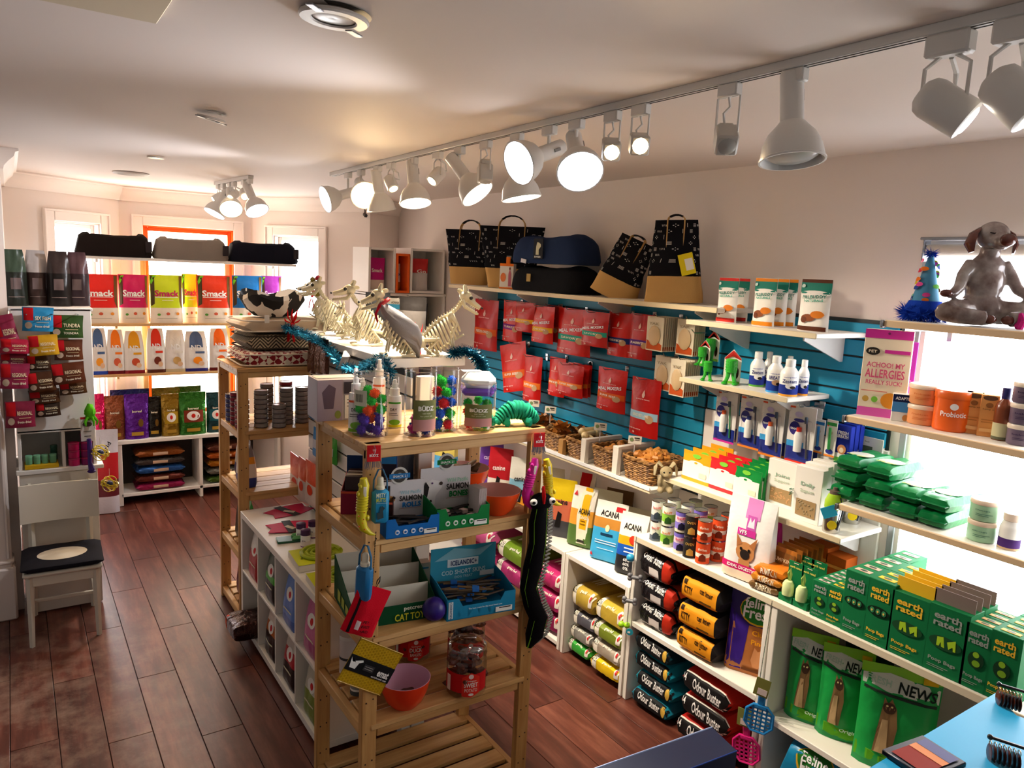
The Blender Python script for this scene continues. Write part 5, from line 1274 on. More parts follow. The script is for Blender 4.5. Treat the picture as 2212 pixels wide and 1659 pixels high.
pouch('kibble_bag', Vector((2.725, on(0, 2.725, 1604, 1256).y, Z_C+.0005)), R(-84), .235, .385, .075, mat('#f4f0ec', 'film'), [('r', -.22, .42, .76, 1, '#d98ac8'), ('r', -.1, .3, .63, .8, '#c85ab0'), ('p', [(-.05, .66), (.02, .78), (.1, .72), (.2, .78), (.25, .66)], '#f4e6f2'), ('r', -.45, .35, .55, .63, '#d0359a'), ('t', 'VF5', -.2, .59, .05, '#ffffff', .35), ('e', 0, .36, .42, .12, '#c98a52'), ('p', [(-.4, .4), (-.45, .56), (-.15, .45)], '#b07040'), ('p', [(.4, .4), (.48, .56), (.15, .45)], '#b07040'), ('e', 0, .33, .22, .06, '#2a211e'), ('e', -.18, .39, .06, .02, '#15120e'), ('e', .18, .39, .06, .02, '#15120e'), ('r', -.25, .25, .2, .26, '#c98a52'), ('r', -.97, .97, .12, .2, '#d0206a'), ('t', 'IDEAL DIGESTION', 0, .16, .04, '#ffffff', 1.4), ('r', -.95, .95, .02, .12, '#ecd8c0')], 'white and pink dog food bag with a bulldog face on the counter', 'bag', None, 5, box=True, top=.95)
o = pouch('kibble_bag', Vector((2.85, on(0, 2.85, 1640, 1245).y, Z_C+.0005)), R(-84), .12, .29, .09, mat('#d8308c', 'film'), [('r', -.8, .8, .3, .5, '#f0a0cc'), ('r', -.8, .8, .6, .64, '#f0c0dc')], 'pink bag half hidden behind the bulldog bag', 'bag', None, 6, box=True)
for i in range(6):
    B = Vector((2.94-.0*i, on(0, 2.94, 1672+10*i, 1190).y, Z_C+.12)); 
    pouch('pumpkin_pouch', Vector((2.80+.04*i, on(0, 2.80, 1682, 1265).y-.0, Z_C+(.0))), FR, .13, .19, .03, mat('#b9702a', 'film'), [('r', -.9, .9, .55, .9, '#8a5a2a'), ('t', 'PUMPKIN', 0, .72, .09, '#f0dcb0', 1.4), ('e', .1, .3, .6, .16, '#e8a01e'), ('r', -.9, .9, 0.02, .12, '#4a7a2a')], f'brown pumpkin pouch, {ORD[i]} from the front in its row', 'pouch', 'pumpkin pouches on the counter', i, top=.95)
for i in range(3):
    sack('pumpkin_pack', Vector((2.76, on(0, 2.76, 1660, 1285).y-.01*i, Z_C+.001+.04*i)), R(-80), .15, .12, .038, mat(['#7a5a34', '#d98a2a', '#e07a1e'][i], 'film'), [('t', 'PUMPKIN', 0, .5, .4, '#fff0d0', 1.0)], ['brown soft pack lying lowest before the pumpkin pouches', 'orange soft pack lying second before the pumpkin pouches', 'orange soft pack lying on top before the pumpkin pouches'][i], 'pack', 'soft pumpkin packs', i)
# green boxes of the poop bag display
EG = '#11703f'
def er_box(x0, x1, yt, yb, X, word_c, pic, label, n=1, tabc='#d9b48a', top=True, dep=None, big=False):
    B, w, h = fith(0, X, x0, x1, yt, yb, FR); w *= .95; B.z = Z_C+.0005; dep = dep or .12
    for q in range(n):
        art = [('t', 'earth', -.02, .86, .1, word_c, 1.35, 0, .03), ('t', 'rated', -.02, .755, .1, word_c, 1.35, 0, .03), ('t', 'Poop Bags', -.05, .2, .07, word_c, 1.35), ('r', -.75, .3, .11, .118, word_c), ('r', -.75, .1, .085, .093, word_c)]
        if pic == 'oval': art += [('e', 0, .47, .55, .13, '#173a24'), ('e', -.02, .55, .22, .045, '#8ab82e'), ('e', .05, .42, .28, .05, '#7aa82a')]
        elif pic == 'wide': art += [('e', 0, .48, .8, .1, '#1d4a2c'), ('p', [(-.4, .42), (-.4, .55), (-.1, .57), (0, .42), (-.15, .42), (-.2, .49), (-.28, .42)], '#a8d02e'), ('p', [(.2, .42), (.1, .52), (.5, .58), (.55, .42), (.42, .42), (.4, .48)], '#a8d02e')]
        else: art += [('e', 0, .53, .82, .075, '#0c2416'), ('e', -.45, .53, .17, .045, '#3a8a5a'), ('e', 0, .53, .17, .045, '#3a8a5a'), ('e', .45, .53, .17, .045, '#3a8a5a'), ('e', -.45, .53, .07, .018, '#e0c060'), ('e', 0, .53, .07, .018, '#e0c060'), ('e', .45, .53, .07, .018, '#e0c060')]
        o = carton('poop_bag_box', B+Vector((dep*q+.002*q, 0, 0)), FR, w, h, dep, mat(EG, 'paper'), art if q == 0 else [], label+('' if n == 1 else [', front box', ', second box back', ', third box back'][q]), 'box', 'green poop bag boxes', top=[])
        for t_ in range(2):
            y = -dep/2+dep*(.28+.45*t_)
            mb = MB(); mb.prism([(-w*.3, 0), (w*.3, 0), (w*.3, .004), (w*.16, .016), (-w*.16, .016), (-w*.3, .004)], y-.001, y+.001, 'xz') if not big else mb.prism([(-w*.5, 0), (w*.5, 0), (w*.5, .05), (-w*.5, .05)], y-.001, y+.001, 'xz')
            if big: mb.build('back_tab', mat(tabc, 'paper'), o, (0, 0, h))
            else:
                mb = MB(); mb.box((0, y, .001), (w*.62, dep*.2, .002), .0005); tb = mb.build('hang_tab', mat(tabc, 'paper'), o, (0, 0, h))
                MB().lathe([(0, 0), (1, 0)], 10, cap=False).build('tab_slot', mat('#0c3a20'), tb, (0, y, .0026)).scale = (w*.16, dep*.06, 1)
GY, YL = '#9aa39a', '#f0c23a'
er_box(1746, 1784, 1265, 1345, 2.70, GY, 'oval', 'small green box with grey lettering, first of the lettered boxes', 3, '#cdbcb0', dep=.075)
er_box(1778, 1816, 1276, 1360, 2.70, YL, 'oval', 'small green box with yellow lettering, beside the grey lettered one', 2, '#e8c23a', dep=.075)
er_box(1810, 1862, 1247, 1384, 2.695, GY, 'slot', 'tall green box with grey lettering and three round windows', 3, '#cdb09a', dep=.14)
er_box(1858, 1915, 1268, 1410, 2.695, YL, 'slot', 'tall green box with yellow lettering and three round windows', 2, '#e8c23a', dep=.14)
er_box(1908, 1990, 1300, 1440, 2.695, YL, 'wide', 'wide green box with yellow lettering and yellow upright tab', 2, '#f0bc2a', dep=.1, big=True)
er_box(1986, 2073, 1328, 1478, 2.695, GY, 'wide', 'wide green box with grey lettering and brown upright tab', 2, '#86756e', dep=.1, big=True)
er_box(2066, 2128, 1358, 1502, 2.695, GY, 'oval', 'narrow green box with grey lettering and one oval window', 2, '#d9b07a', dep=.1)
er_box(2118, 2185, 1378, 1530, 2.695, YL, 'oval', 'narrow green box with yellow lettering at the picture edge', 3, '#f0c06a', dep=.1)
for i, (px, py, lb) in enumerate(((1698, 1310, 'green dispenser stand with a pale bottle, first of two'), (1727, 1322, 'green dispenser stand with a pale bottle, second of two'), (1722, 1290, 'green dispenser stand behind the first one'), (1748, 1300, 'green dispenser stand behind the second one'))):
    X = 2.72 if i < 2 else 2.82; y = on(0, X, px, py).y; o = empty('dispenser_stand', (X, y, Z_C), FR); tag(o, lb, 'dispenser', 'green dispenser stands')
    MB().box((0, .02, .016), (.075, .06, .032), .002).build('tray', mat(EG, 'paper'), o); c = MB().box((0, .045, .085), (.075, .003, .17), .001).build('backing_card', mat(EG, 'paper'), o)
    printed(c, lambda u, v: (Vector((u*.0375, .0434, v*.17)), Vector((0, -1, 0))), .075, .17, [('t', 'earth rated', 0, .86, .06, '#e8d86a', 1.5), ('r', -.3, .3, .95, .97, '#e8e0c0')])
    MB().lathe([(0, .03), (.023, .032), (.025, .05), (.024, .08), (.016, .095), (.006, .098), (0, .099)], 16, (0, 0, 0)).build('bottle', mat('#d9e8a8', 'plain', .35), o)
    MB().tube([(0, 0, .095), (-.004, -.004, .13), (.002, 0, .15), (.008, 0, .125), (.004, 0, .1)], .0055, 6, flat=.4).build('wrist_loop', mat('#c8e070', 'rubber'), o)
for i, (px, py) in enumerate(((1745, 1240), (1760, 1230))):
    y = on(0, 2.98, px, py).y; carton('orange_box', Vector((3.04, y-.06*i, Z_C)), FR, .1, .17-.02*i, .09, mat('#c9601e', 'paper'), [('r', -.9, .9, .6, .7, '#f0a04a')], ['plain orange brown box behind the dispenser stands', 'second orange brown box behind the dispenser stands'][i], 'box', 'orange brown boxes behind the dispensers')
# ================================================================ KIBBLE BAGS, SACKS, LITTER
def acana(px, yb, X, z, w, h, d, m, art, lb, sd, rz=-66, tilt=-.1):
    y = on(0, X, px, yb).y; return pouch('kibble_bag', Vector((X, y, z+.006)), R(rz), w, h, d, m, art, lb, 'bag', 'upright kibble bags on the low shelf', sd, box=True, top=.93, tilt=R(tilt*57))
def ac_art(c, tc='#171512', low=None):
    a = [('r', -.35, .75, .12, .78, c), ('t', 'ACANA', .2, .62, .11, tc, .95, -4), ('r', -.1, .5, .45, .47, '#fff4d8'), ('r', -.1, .5, .38, .40, '#fff4d8'), ('r', -.1, .5, .3, .32, '#fff4d8'), ('p', [(-.8, .86), (-.7, .93), (-.6, .86)], '#c9262a'), ('r', -.2, .7, .04, .07, '#4a443c')]
    return a
WF = lambda *c: bands(c, 'film')
acana(1246, 1075, 3.0, Z_A, .19, .36, .09, WF((0, '#e8a23a'), (.55, '#eeeae0')), [('r', -.1, .7, .4, 1, '#c9161c'), ('t', 'ACANA', .3, .62, .08, '#1c1210', .8), ('t', 'Healthy', .3, .53, .05, '#f6e6d8', .6), ('t', 'GRAINS', .3, .45, .07, '#ffffff', .8)], 'kibble bag with a red stripe at the back of the low shelf', 1)
acana(1298, 1150, 2.93, Z_A, .19, .34, .09, WF((0, '#4a6a48'), (.22, '#e4e2c8')), [('t', 'ACANA', .1, .62, .12, '#171512', 1.1, -6), ('r', -.5, .6, .46, .55, '#d98a1e')], 'cream kibble bag with an orange label in the back row', 2)
acana(1360, 1185, 2.94, Z_A, .19, .3, .09, WF((0, '#3a4a34'), (.3, '#c9c4a8')), [('t', 'ACANA', .1, .7, .12, '#171512', 1.2, -6), ('r', -.5, .6, .52, .6, '#a01c22')], 'cream kibble bag with a dark red label in the back row', 3)
acana(1330, 1100, 3.05, Z_A, .18, .33, .05, mat('#6a4a2a', 'film'), [('t', 'ACANA', 0, .6, .1, '#2a1a0e', 1.1)], 'brown kibble bag deepest in the low shelf', 4)
acana(1244, 1205, 2.80, Z_A, .165, .36, .09, WF((0, '#5a7a3a'), (.35, '#eda43a'), (.62, '#f4efe2')), [('p', [(-.1, .05), (.75, .05), (.75, .95), (-.2, .95), (-.3, .5)], '#f3ecd2'), ('r', -.0, .6, .3, 1, '#f5b918'), ('t', 'ACANA', .3, .6, .1, '#171512', .95), ('t', 'GRASS', .3, .5, .06, '#fff4d0', .6), ('r', .08, .5, .43, .445, '#8a5a10'), ('r', .08, .5, .38, .395, '#8a5a10'), ('r', .0, .6, .08, .12, '#3a342c'), ('p', [(-.85, .84), (-.7, .92), (-.55, .84)], '#c9262a')], 'white kibble bag with a yellow stripe at the front of the low shelf', 5, -70)
acana(1301, 1242, 2.79, Z_A, .2, .34, .1, WF((0, '#3fa9dc'), (.55, '#c98a3a'), (.72, '#f0ece2')), [('t', 'ACANA', .0, .8, .1, '#171512', 1.2), ('r', .3, .85, .86, .94, '#c01c24'), ('e', 0, .56, .14, .06, '#f4e4b8'), ('r', -.4, .4, .43, .47, '#123a5a'), ('r', -.7, .7, .33, .345, '#d8f0fa'), ('r', -.7, .7, .29, .305, '#d8f0fa'), ('r', -.5, .6, .2, .21, '#d8f0fa'), ('p', [(-.9, .06), (-.8, .12), (-.7, .06)], '#c9262a')], 'sky blue kibble bag with a white top at the front of the low shelf', 6, -68)
acana(1351, 1268, 2.775, Z_A, .165, .34, .09, WF((0, '#26262a'), (.3, '#1c58b8'), (.48, '#e0a81c'), (.62, '#f0ece2')), [('t', 'ACANA', .0, .78, .1, '#171512', 1.3), ('r', -.4, .5, .42, .44, '#e8eef8'), ('r', -.4, .5, .36, .38, '#e8eef8'), ('t', '60%', -.1, .24, .05, '#e8e8e8', .5), ('t', '60%', -.1, .17, .05, '#e8e8e8', .5), ('t', '0%', -.1, .1, .05, '#e8e8e8', .4), ('e', .2, .58, .3, .07, '#c9341c')], 'dark kibble bag with a blue band by the white panel', 7, -68)
# farther along the low shelf, seen between the rack posts
FAR = [(918, 1010, 2.9, WF((0, '#f2d8c0'), (.45, '#d8232a')), 'red kibble bag glimpsed between the rack posts', '#fff2ea'), (955, 1015, 2.86, WF((0, '#5ab0e0'), (.35, '#e8d46a'), (.6, '#d8232a')), 'red, yellow and blue kibble bag glimpsed between the rack posts', '#fff2ea'), (1075, 985, 2.88, WF((0, '#f0e8d8'), (.4, '#c0202a')), 'red striped bag beside the violet one, seen through the rack', '#fff2ea'),
       (1055, 975, 2.98, mat('#6a3a9a', 'film'), 'violet bag seen through the rack', '#e0c8f0'), (1122, 1010, 2.86, WF((0, '#f0a02a'), (.3, '#8ac0d8'), (.6, '#e8e6d8')), 'pale bag with a blue band seen through the rack', '#2a2a2a'), (1205, 1090, 2.8, WF((0, '#4a4a50'), (.3, '#e07a5a'), (.65, '#f0d020')), 'yellow topped card pack hanging beside the low shelf', '#2a2a2a'), (1180, 1060, 2.9, WF((0, '#3a3a30'), (.4, '#d8d4c0')), 'cream and dark bag behind the hanging toys', '#2a2a2a')]
for i, (px, yb, X, m, lb, tc) in enumerate(FAR):
    y = on(0, X, px, yb+60).y; pouch('kibble_bag', Vector((X, y, Z_A)), R(-60), .19, .37, .09, m, [('t', 'canine' if i != 1 else 'feline', 0, .62, .09, tc, 1.1, 5), ('p', [(-.3, .18), (.1, .18), (.2, .42), (-.1, .46)], '#1c1a1a')], lb, 'bag', 'kibble bags glimpsed through the rack', i+20, box=True)
# stacked big sacks inside the low unit
def stack(pxs, yb, X0, z0, w, l, ts, cols, lbs, words, group, tc='#171512', rz=FR, jog=.01, name='kibble_sack', art2=None, yc=None):
    y = on(0, X0, pxs, yb).y if yc is None else yc; z = z0
    for i, t in enumerate(ts):
        rr = random.Random(i+int(pxs))
        art = [('r', -.9, -.5, .15, 1.1, '#ece6d4'), ('t', words, -.69, .75, .3, '#171512', .34), ('r', .66, .88, .45, .95, '#f0e8dc'), ('e', .77, .7, .05, .12, '#c9262a'), ('t', 'grass fed', .1, .75, .18, '#f4ecd8', .5)] if art2 is None else art2(i)
        if i == len(ts)-1 and art2 is None: art += [('e', -.4+.25*q, 1.45, .1, .2, '#f4eed8') for q in range(3)]
        sack(name, Vector((X0+l/2+rr.uniform(-jog, jog), y+rr.uniform(-jog, jog), z)), rz+R(rr.uniform(-3, 3)), w, l, t, cols[i], art, lbs[i], 'sack', group, i+int(pxs) % 13)
        z += t*1.03
FM = lambda c: mat(c, 'film')
stack(1320, 1480, 2.70, .03, .255, .4, [.09, .1, .1, .13], [FM('#e8c01c'), FM('#a89c8a'), FM('#7a8a2c'), FM('#c3a63c')], ['bright yellow kibble sack at the bottom of the nearer stack', 'grey beige kibble sack second in the nearer stack', 'olive kibble sack third in the nearer stack', 'mustard kibble sack on top of the nearer stack'], 'ACANA', 'big kibble sacks in the low unit', yc=2.912)
stack(1215, 1440, 2.71, .03, .21, .4, [.08, .09, .1, .15], [FM('#3aa53a'), FM('#8a8880'), FM('#5a5a62'), FM('#b89c3c')], ['green kibble sack at the bottom of the farther stack', 'pale grey kibble sack second in the farther stack', 'dark grey kibble sack third in the farther stack', 'mustard kibble sack on top of the farther stack'], 'ACANA', 'big kibble sacks in the low unit', yc=3.156)
stack(1190, 1290, 2.70, .055, .3, .4, [.13, .13, .13], [FM('#8a1a4e'), FM('#a8245e'), FM('#c0306e')], ['dark pink kibble sack at the bottom of the stack behind the snake toy', 'pink kibble sack in the middle of the stack behind the snake toy', 'bright pink kibble sack on top of the stack behind the snake toy'], 'ACANA', 'pink and green kibble sacks', yc=3.50)
stack(1090, 1220, 2.70, .055, .42, .4, [.13, .14, .13], [FM('#a83a6a'), FM('#a8286a'), FM('#6f8f22')], ['rose kibble sack below the green one, seen under the rack shelf', 'deep pink kibble sack below the green one, seen under the rack shelf', 'green kibble sack seen under the rack shelf'], 'ACANA', 'pink and green kibble sacks', yc=3.88)
stack(1060, 1200, 2.70, .055, .44, .4, [.13, .14, .14], [FM('#a02a5e'), FM('#b8356e'), FM('#d05a90')], ['pink kibble sack lowest in the farthest stack', 'pink kibble sack second in the farthest stack', 'pale pink kibble sack on top of the farthest stack'], 'ACANA', 'pink and green kibble sacks', yc=4.35)
# litter: black and red bags, black and orange packs, violet paper bag
def ob_art(c):
    return lambda i: [('t', 'Odour Buster', -.05, .55, .3, '#f4f2ee', 1.25, -2), ('e', .72, .4, .12, .24, c), ('r', -.6, .2, .12, .2, '#c9c4bc')]
stack(1430, 1300, 2.70, Z_K+.001, .24, .36, [.13, .13, .14], [mat('#2c2a2c', 'foil'), mat('#343034', 'foil'), mat('#2c282a', 'foil')], ['glossy black and red litter bag, lowest of three', 'glossy black and red litter bag, middle of three', 'glossy black and red litter bag, topmost of three'], '', 'black litter bags on the low shelf', name='litter_bag', art2=lambda i: [('t', 'Odour Buster', -.1, .72, .24, '#f4f2ee', 1.2, -3), ('r', -.3, .3, .3, .5, '#e6dcd8'), ('e', -.5, .2, .3, .15, '#b9b4b4'), ('e', .3, .15, .35, .14, '#a8a4a4'), ('r', .5, .95, .2, .95, '#b52a16'), ('r', -.9, .95, 1.05, 1.5, '#c9421c')], yc=2.57)
stack(1510, 1400, 2.695, Z_K+.001, .26, .38, [.12, .13, .13], [FM('#1d1b1c'), FM('#232122'), FM('#1a1819')], ['black litter pack with an orange panel, lowest of three', 'black litter pack with an orange panel, middle of three', 'black litter pack with an orange panel, topmost of three'], '', 'black and orange litter packs', name='litter_pack', art2=lambda i: [('r', -.82, .82, .12, .88, '#e8951c'), ('t', 'KITTY', -.5, .5, .16, '#2a1a0a', .4), ('t', 'cat litter', .35, .6, .12, '#2a1a0a', .6), ('r', .05, .6, .35, .39, '#5a3a10'), ('r', .05, .6, .25, .29, '#5a3a10'), ('r', -.75, -.6, .62, .78, '#2a1a0a')], yc=2.285)
y = on(0, 2.78, 1610, 1480).y
pouch('litter_bag', Vector((2.80, y, Z_K+.001)), R(-66), .25, .4, .11, WF((0, '#b5703a'), (.6, '#2f1a66')), [('p', [(-.97, .05), (-.35, .05), (-.2, .6), (-.97, .75)], '#3a1f86'), ('e', .1, .78, .72, .17, '#e0b02a'), ('e', .1, .785, .68, .155, '#2a7a2c'), ('t', 'feline', .05, .86, .11, '#ffffff', 1.0), ('t', 'Fresh', .1, .75, .13, '#ffffff', 1.15), ('t', 'Clump', .35, .52, .08, '#e8a01e', .8), ('t', 'Pine', .2, .42, .06, '#e8a01e', .5), ('p', [(0, .2), (.1, .36), (.25, .32), (.4, .36), (.45, .2), (.3, .12), (.1, .12)], '#c98a5a'), ('r', -.3, .5, .06, .09, '#6a3a1a')], 'violet and brown paper bag of cat litter with a green oval', 'bag', None, 31, box=True, top=.98)
stack(1440, 1530, 2.70, .012, .27, .36, [.095, .1, .1, .1], [FM('#177f96'), FM('#1893aa'), FM('#1ba0b8'), FM('#0f3a44')], ['teal litter bag lowest of the four on the floor', 'teal litter bag second of the four on the floor', 'teal litter bag third of the four on the floor', 'dark teal litter bag topmost of the four on the floor'], '', 'teal litter bags on the floor', name='litter_bag', art2=lambda i: [('r', -.93, .93, .3, .86, '#16181a'), ('t', 'Odour Buster', .0, .6, .26, '#f4f2ee', 1.15, -2), ('e', .74, .56, .1, .2, '#d9b04a'), ('p', [(-.6, 1.1), (.2, 1.1), (.5, 1.5), (-.3, 1.5)], '#3ab0c4')], yc=2.548)
stack(1590, 1610, 2.70, .012, .3, .36, [.12, .12, .12], [FM('#a8201a'), FM('#b5241c'), FM('#c42a20')], ['red litter bag lowest of three by the pink scoop', 'red litter bag second of three by the pink scoop', 'red litter bag topmost of three by the pink scoop'], '', 'red litter bags on the floor', name='litter_bag', art2=lambda i: [('r', -.97, .97, .05, .8, '#191718'), ('r', -.97, .97, .78, .84, '#d8d0c4'), ('t', 'Odour Buster', .15, .52, .26, '#f4f2ee', 1.2, -2), ('t', 'original', -.1, .2, .16, '#c9c4bc', .5), ('t', '14', -.8, .6, .2, '#f4f2ee', .15), ('r', .4, .9, .16, .34, '#e8d0c8')], yc=2.20)
# green paper litter
def news(px, yb, X, w, h, lb, sd, rz=-62, lean=0):
    y = on(0, X, px, yb).y
    cat_ = [('p', [(-.55, .18), (-.1, .18), (.0, .45), (-.05, .62), (-.2, .72), (-.28, .66), (-.38, .72), (-.42, .6), (-.5, .4)], '#8a6a44'), ('e', -.24, .62, .17, .06, '#4a3426'), ('p', [(-.5, .18), (-.2, .18), (-.25, .5), (-.4, .5)], '#c9a878'), ('e', -.3, .64, .03, .01, '#e8d890'), ('e', -.18, .64, .03, .01, '#e8d890')]
    pouch('litter_bag', Vector((X, y, Z_N+.001)), R(rz), w, h, .1, WF((0, '#169048'), (.06, '#1da34a'), (.9, '#96dc30')), [('p', [(-.96, .2), (.9, .12), (.9, .02), (-.96, .06)], '#5aa81e'), ('p', [(-.95, .8), (.95, .72), (.95, .86), (-.3, .94), (-.95, .9)], '#dfe8d8'), ('t', 'FRESH', -.55, .86, .06, '#b8d8c0', .6, -6), ('t', 'NEWS', .4, .81, .1, '#1c2a22', .95, -8), ('p', [(-.9, .79), (.9, .71), (.9, .68), (-.9, .76)], '#2a3a30')]+cat_+[('t', 'Original', .35, .13, .05, '#e8f4e0', .8, -5), ('r', .5, .85, .9, .96, '#e8c01e')], lb, 'bag', 'green paper litter bags', sd, box=False, top=.97, wr=.012)
news(1738, 1565, 2.785, .19, .40, 'green paper litter bag with a cat, beside the white panel', 1)
news(1812, 1600, 2.80, .2, .40, 'green paper litter bag with a cat, middle one of three', 2, -60)
news(1928, 1650, 2.80, .29, .42, 'wide green paper litter bag with a cat and crumpled top', 3, -56)
y = on(0, 3.0, 1800, 1440).y
pouch('litter_bag', Vector((2.98, y-.14, Z_N+.001)), R(-88), .22, .4, .1, FM('#123a20'), [('t', 'NEWS', 0, .8, .1, '#2a4a36', 1)], 'dark green litter bag at the back behind the three', 'bag', None, 9)
y = on(0, 2.9, 2040, 1560).y
pouch('litter_bag', Vector((2.9, y-.14, Z_N+.001)), R(-80), .2, .27, .1, FM('#1c2260'), [], 'navy bag lying beyond the widest green litter bag', 'bag', None, 10)
sack('litter_bag', Vector((2.87, 1.61, .062)), R(-78), .32, .36, .3, FM('#1583b0'), [('p', [(.1, 1.1), (.9, 1.1), (.9, 1.75), (.2, 1.6)], '#7ac01e'), ('e', -.1, .75, .5, .3, '#e0b02a'), ('e', -.1, .76, .46, .27, '#2a7a2c'), ('t', 'Feline', -.1, .8, .2, '#ffffff', .7), ('t', 'Fresh', -.1, .62, .2, '#ffffff', .7), ('e', .1, 1.6, .18, .12, '#c97a3a'), ('e', .7, 1.2, .16, .14, '#e8a04a'), ('e', .7, 1.2, .11, .1, '#4aa0d0'), ('t', 'natural', -.5, 1.3, .16, '#e8a01e', .4)], 'blue and lime litter sack on the floor beneath the green bags', 'sack', None, 12, ends=.25)
# hanging scoops, tags and toys on bead chains
def chain(mb, P0, P1, r=.0022, n=None):
    P0, P1 = Vector(P0), Vector(P1); L = (P1-P0).length; n = n or int(L/.006)
    for i in range(n+1): mb.ball(P0+(P1-P0)*(i/n), r, 5, 4)
def strip_chain(px, y0, y1, X, lb):
    a = on(0, X, px[0], y0); b = on(0, X, px[1], y1); mb = MB(); chain(mb, a, b, .0028); o = mb.build('bead_chain', CHROME); tag(o, lb, 'chain', 'bead chains hanging from the shelves'); return a, b
def scoop(P, c, lb, rz, tl=0):
    o = empty('litter_scoop', P, rz); o.rotation_euler[1] = tl; tag(o, lb, 'scoop', 'litter scoops on a chain'); m = mat(c, 'rubber')
    MB().box((0, 0, -.06), (.032, .014, .13), .006).build('handle', m, o)
    outline = [(-.03, -.12), (.03, -.12), (.058, -.15), (.06, -.21), (.03, -.245), (-.03, -.245), (-.06, -.21), (-.058, -.15)]
    mb = MB()   # slotted blade: bars with gaps
    mb.tube([(x, -.004, z) for x, z in outline], .006, 6, True)
    for i in range(6): mb.box((-.05+.02*i, -.004, -.185), (.007, .005, .115 if 0 < i < 5 else .075))
    for i in range(6): mb.box((0, -.004, -.135-.019*i), (.112 if 0 < i < 5 else .085, .005, .007))
    mb.build('slotted_blade', m, o)
    MB().box((0, .0, -.128), (.06, .02, .02), .006).build('neck', m, o)
    t_ = MB().box((-.005, -.012, -.03), (.062, .002, .085), .001, rotm('Y', 6)).build('card_tag', mat('#8a8a44', 'paper'), o)
    MB().box((-.002, -.0145, -.05), (.04, .001, .028), 0, rotm('Y', 6)).build('price_sticker', mat('#f0e0d8', 'paper'), o)
XH = 2.655
scoop(on(0, XH, 1652, 1470), '#1f86cc', 'blue slotted litter scoop hanging on the white panel', R(-62), .04)
scoop(on(0, XH, 1612, 1535), '#e0207e', 'pink slotted litter scoop hanging below the blue one', R(-70), -.1)
strip_chain((1668, 1636), 1300, 1500, XH, 'steel bead chain holding the litter scoops')
strip_chain((1375, 1352), 1160, 1370, XH, 'steel bead chain with rubber dog toys by the tins')
def toy(P, shape, c, lb, rz=R(-55)):
    mb = MB()
    if shape == 'bone': mb.tube([(-.022, 0, 0), (.022, 0, 0)], .011, 10); [mb.ball((s*.028, 0, t*.009), .013, 10, 8) for s in (-1, 1) for t in (-1, 1)]
    elif shape == 'ball': mb.ball((0, 0, 0), .022, 14, 10)
    else: mb.ball((-.014, 0, 0), .018, 12, 8); mb.ball((.016, 0, .002), .017, 12, 8)
    o = mb.build('rubber_toy', mat(c, 'rubber'), None, P, rz); tag(o, lb, 'dog toy', 'rubber toys on bead chains')
    if shape == 'bone': MB().tube([(-.016, -.0125, .0), (0, -.0135, .002), (.016, -.0125, .0)], .002, 5).build('slit', mat('#1a1a1c'), o)
    return o
toy(on(0, XH, 1362, 1205), 'ball', '#2a9cc8', 'small blue rubber ball toy on the chain by the tins')
toy(on(0, XH, 1372, 1248), 'bone', '#6a6a6e', 'grey rubber bone toy with a black slit on the chain')
toy(on(0, XH, 1360, 1298), 'bone', '#77777a', 'lower grey rubber bone toy on the chain')
toy(on(0, XH, 1348, 1350), 'twin', '#9ad01e', 'lime green double ball toy at the bottom of the chain')
o = MB().lathe([(0, 0), (.019, 0), (.019, .0015), (0, .0015)], 20, (0, 0, 0), rotm('X', 90)).build('round_tag', mat('#2a9ab0', 'paper'), None, on(0, XH-.01, 1360, 1365), R(-55)); tag(o, 'round teal tag below the lime toy', 'tag')
MB().box((-.004, -.002, -.002), (.014, .001, .009)).build('price_sticker', mat('#f0f0ea', 'paper'), o)
# ================================================================ NEAR COUNTER AT THE PICTURE EDGE
P0, P1, P2 = on(2, 1.16, 1538, 1571), on(2, 1.16, 1592, 1622), on(2, 1.16, 1300, 1655)
e1 = (P2-P0).normalized(); e2 = (P1-P0).normalized()
k_ = empty('metal_cabinet', P0, math.atan2(e1.y, e1.x)); tag(k_, 'dark blue metal cabinet whose top shows at the lower edge', 'cabinet')
ang = math.atan2(e2.y, e2.x)-math.atan2(e1.y, e1.x)
L1, L2 = .5, (P1-P0).length
d2 = Vector((math.cos(ang), math.sin(ang), 0))*L2
poly = [(0, 0), (d2.x, d2.y), (d2.x+L1, d2.y), (L1, 0)]
MB().prism(poly, -1.155, 0).build('case', mat('#0b1430', 'gloss', .28), k_, smooth=False)
MB().tube([(0, 0, 0), (L1, 0, 0)], .0022, 6).build('bright_edge', mat('#aab4d0', 'plain', .3, .6), k_)
MB().tube([(d2.x, d2.y, 0), (d2.x+L1, d2.y, 0)], .0016, 6).build('lower_edge', mat('#20408a', 'plain', .3, .4), k_)
